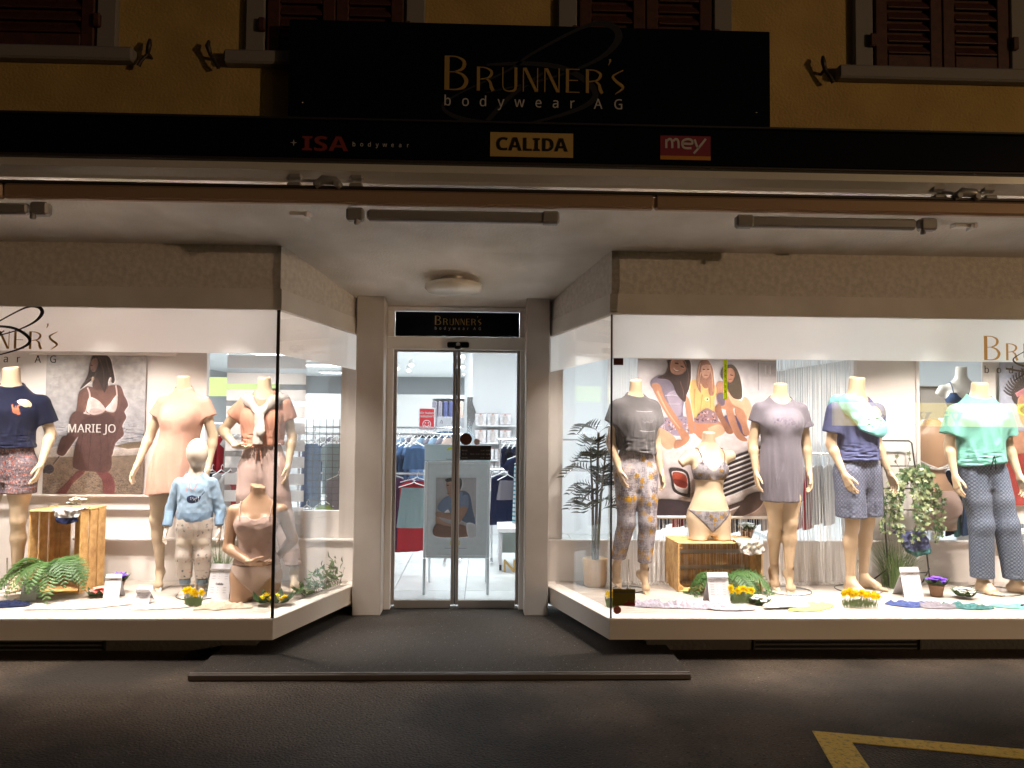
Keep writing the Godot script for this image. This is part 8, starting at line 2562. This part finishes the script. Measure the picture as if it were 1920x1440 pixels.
	for i in 22:
		k = MB.new()
		k.cyl(Vector3(-0.22, 0.08 + i * 0.06, 0.005), Vector3(0.30, 0.08 + i * 0.06, 0.005), 0.0028, -1, 6)
		obj("wire", k, M.black_metal, t)
	hung("blue denim piece hanging behind the black wire grid", "hung garment", Vector3(-1.60, 1.22, -2.48), 0.1, 0.20, 0.62, M.denim_cloth, 2)
	hung("pale blue grey shirt hanging behind the black wire grid", "shirt", Vector3(-1.36, 1.22, -2.50), -0.1, 0.34, 0.5, M.aqua_grey, 0)
	hung("lilac patterned piece low behind the wire grid", "hung garment", Vector3(-1.34, 0.90, -2.44), 0.0, 0.26, 0.55, M.lilac, 2)
	hung("lime green piece low behind the wire grid", "hung garment", Vector3(-1.46, 0.66, -2.42), 0.0, 0.20, 0.5, M.lime_cloth, 2)
	hung("charcoal piece hanging low at the left of the wire grid", "hung garment", Vector3(-1.62, 0.62, -2.42), 0.2, 0.18, 0.42, M.charcoal, 2)
	rack("chrome rack of small pieces seen through the gap behind the peach nightdress", Vector3(-2.6, 0, -3.1), 0.0, 1.3, 1.36)
	row_of("on the rack behind the left gap", "hung garment", "pieces behind the left gap", Vector3(-3.0, 1.28, -3.1), Vector3(-2.1, 1.28, -3.1), 12, 0.26, 0.40, [M.navy, M.white_cloth, M.slate_blue, M.red_cloth], 0, PI / 2 - 0.6)
	row_of("in the lower row behind the left gap", "hung garment", "lower pieces behind the left gap", Vector3(-3.0, 0.90, -3.0), Vector3(-2.1, 0.90, -3.0), 10, 0.24, 0.35, [M.red_cloth, M.black_cloth, M.white_cloth], 0, PI / 2 - 0.6)
	t = thing("lime_panel", "lime green sign panel high up behind the left gap", "panel", Vector3(-3.0, 1.78, -4.4))
	bx("board", Vector3.ZERO, Vector3(1.2, 0.22, 0.03), mk("lime_board", lin(0.52, 0.66, 0.20), 0.6), t)
	for x in [-0.58, 0.58]: bx("post", Vector3(x, -0.83, -0.02), Vector3(0.03, 1.90, 0.03), M.chrome, t)
	# clothes seen through the right openings
	row_of("behind the right opening", "hung garment", "shirts behind the right opening", Vector3(3.7, 1.02, -2.3), Vector3(4.9, 1.02, -2.3), 14, 0.36, 0.62, [M.navy, M.white_cloth, M.charcoal, M.yellow_cloth, M.teal_cloth, M.denim_cloth], 0, PI / 2 - 0.7)
	rack("chrome rack of shirts behind the right opening", Vector3(4.3, 0, -2.3), 0.0, 1.5, 1.10)
	row_of("behind the string curtain", "hung garment", "pieces behind the string curtain", Vector3(1.5, 1.05, -2.4), Vector3(3.3, 1.05, -2.4), 18, 0.34, 0.62, [M.navy, M.grey_cloth, M.nude, M.white_cloth, M.charcoal, M.red_cloth], 0, PI / 2 - 0.7)
	rack("chrome rack behind the string curtain", Vector3(2.4, 0, -2.4), 0.0, 2.0, 1.13)
	t = thing("menu_board", "brown edged cream board standing behind the right opening", "board", Vector3(4.6, 0, -3.3))
	bx("board", Vector3(0, 1.35, 0), Vector3(0.95, 0.9, 0.03), mk("cream_board", lin(0.56, 0.46, 0.38), 0.6), t)
	for x in [-0.48, 0.0, 0.48]: bx("frame_bar", Vector3(x, 1.35, 0.02), Vector3(0.02, 0.93, 0.02), M.stem_brown, t)
	bx("frame_bar", Vector3(0, 1.81, 0.021), Vector3(0.98, 0.02, 0.02), M.stem_brown, t)
	for x in [-0.4, 0.4]: bx("leg", Vector3(x, 0.46, -0.01), Vector3(0.03, 0.90, 0.02), M.stem_brown, t)
	t = thing("bust_shelf", "white shelf block carrying the pale bust form behind the mint tee", "shelf", Vector3(4.6, 0, -2.52))
	bx("block", Vector3(0.06, 0.74, 0), Vector3(0.40, 1.48, 0.28), M.wall_white, t, 0.005)

func street() -> void:
	# across the street, behind the viewer: a dark house with a lit yellow shop sign, and the street lamp
	var b := thing("opposite_house", "dark house across the street, seen only mirrored in the panes", "building", Vector3(2.0, 0, 13.0))
	bx("wall", Vector3(0, 4.5, 0.5), Vector3(40, 9, 1.0), mk("dark_render", lin(0.20, 0.17, 0.14), 0.9), b)
	for i in 6:
		bx("window", Vector3(-12.5 + i * 5.0, 4.6, -0.02), Vector3(1.1, 1.6, 0.05), M.black_gloss, b)
	var s := thing("lit_yellow_sign", "lit yellow shop sign across the street, mirrored in the right window", "sign", Vector3(10.6, 1.60, 12.9), PI)
	var ym := mk("yellow_lightbox", lin(0.8, 0.7, 0.2), 0.5)
	ym.emission_enabled = true; ym.emission = Color(1.0, 0.92, 0.42); ym.emission_energy_multiplier = 1.6
	bx("lightbox", Vector3.ZERO, Vector3(5.2, 0.54, 0.12), ym, s, 0.01)
	text("lettering", "Yi  Yang", Vector3(0.55, -0.12, 0.065), 0.34, M.black_film, s, "Droid Serif", true)
	var l := AreaLight3D.new()
	l.name = "glow"
	l.area_size = Vector2(5.2, 0.54); l.light_energy = 0.9; l.light_color = Color(1.0, 0.88, 0.45); l.shadow_enabled = true; l.area_range = 20.0; l.area_attenuation = 2.0
	s.add_child(l)
	l.transform = Transform3D(Basis(Vector3.UP, PI), Vector3(0, 0, 0.075))
	var t := thing("wall_lamp", "street lamp on a wall bracket on the dark house across the street", "street lamp", Vector3(13.0, 2.42, 11.6))
	var k := MB.new()
	k.tube([Vector3(0, -0.2, 1.1), Vector3(0, 0.15, 0.9), Vector3(0, 0.2, 0.5), Vector3(0, 0.12, 0.1)], [0.03, 0.03, 0.025, 0.025], 10)
	obj("bracket", k, M.black_metal, t)
	bx("head", Vector3(0, 0.09, 0), Vector3(0.24, 0.08, 0.5), M.black_metal, t, 0.02)
	bx("lamp_glass", Vector3(0, 0.035, 0), Vector3(0.16, 0.03, 0.4), M.lamp_sodium, t, 0.008)
	var o := SpotLight3D.new()
	o.name = "light"
	o.light_energy = LAMP_E; o.light_color = Color(1.0, 0.83, 0.66); o.spot_angle = 85.0; o.spot_angle_attenuation = 1.0; o.spot_range = 40.0; o.spot_attenuation = 2.0; o.light_size = 0.1; o.shadow_enabled = true
	t.add_child(o)
	o.transform = Transform3D(Basis(Quaternion(Vector3.FORWARD, Vector3(-0.72, -0.16, -0.67).normalized())), Vector3(0, 0.0, 0))

const LAMP_E := 40.0
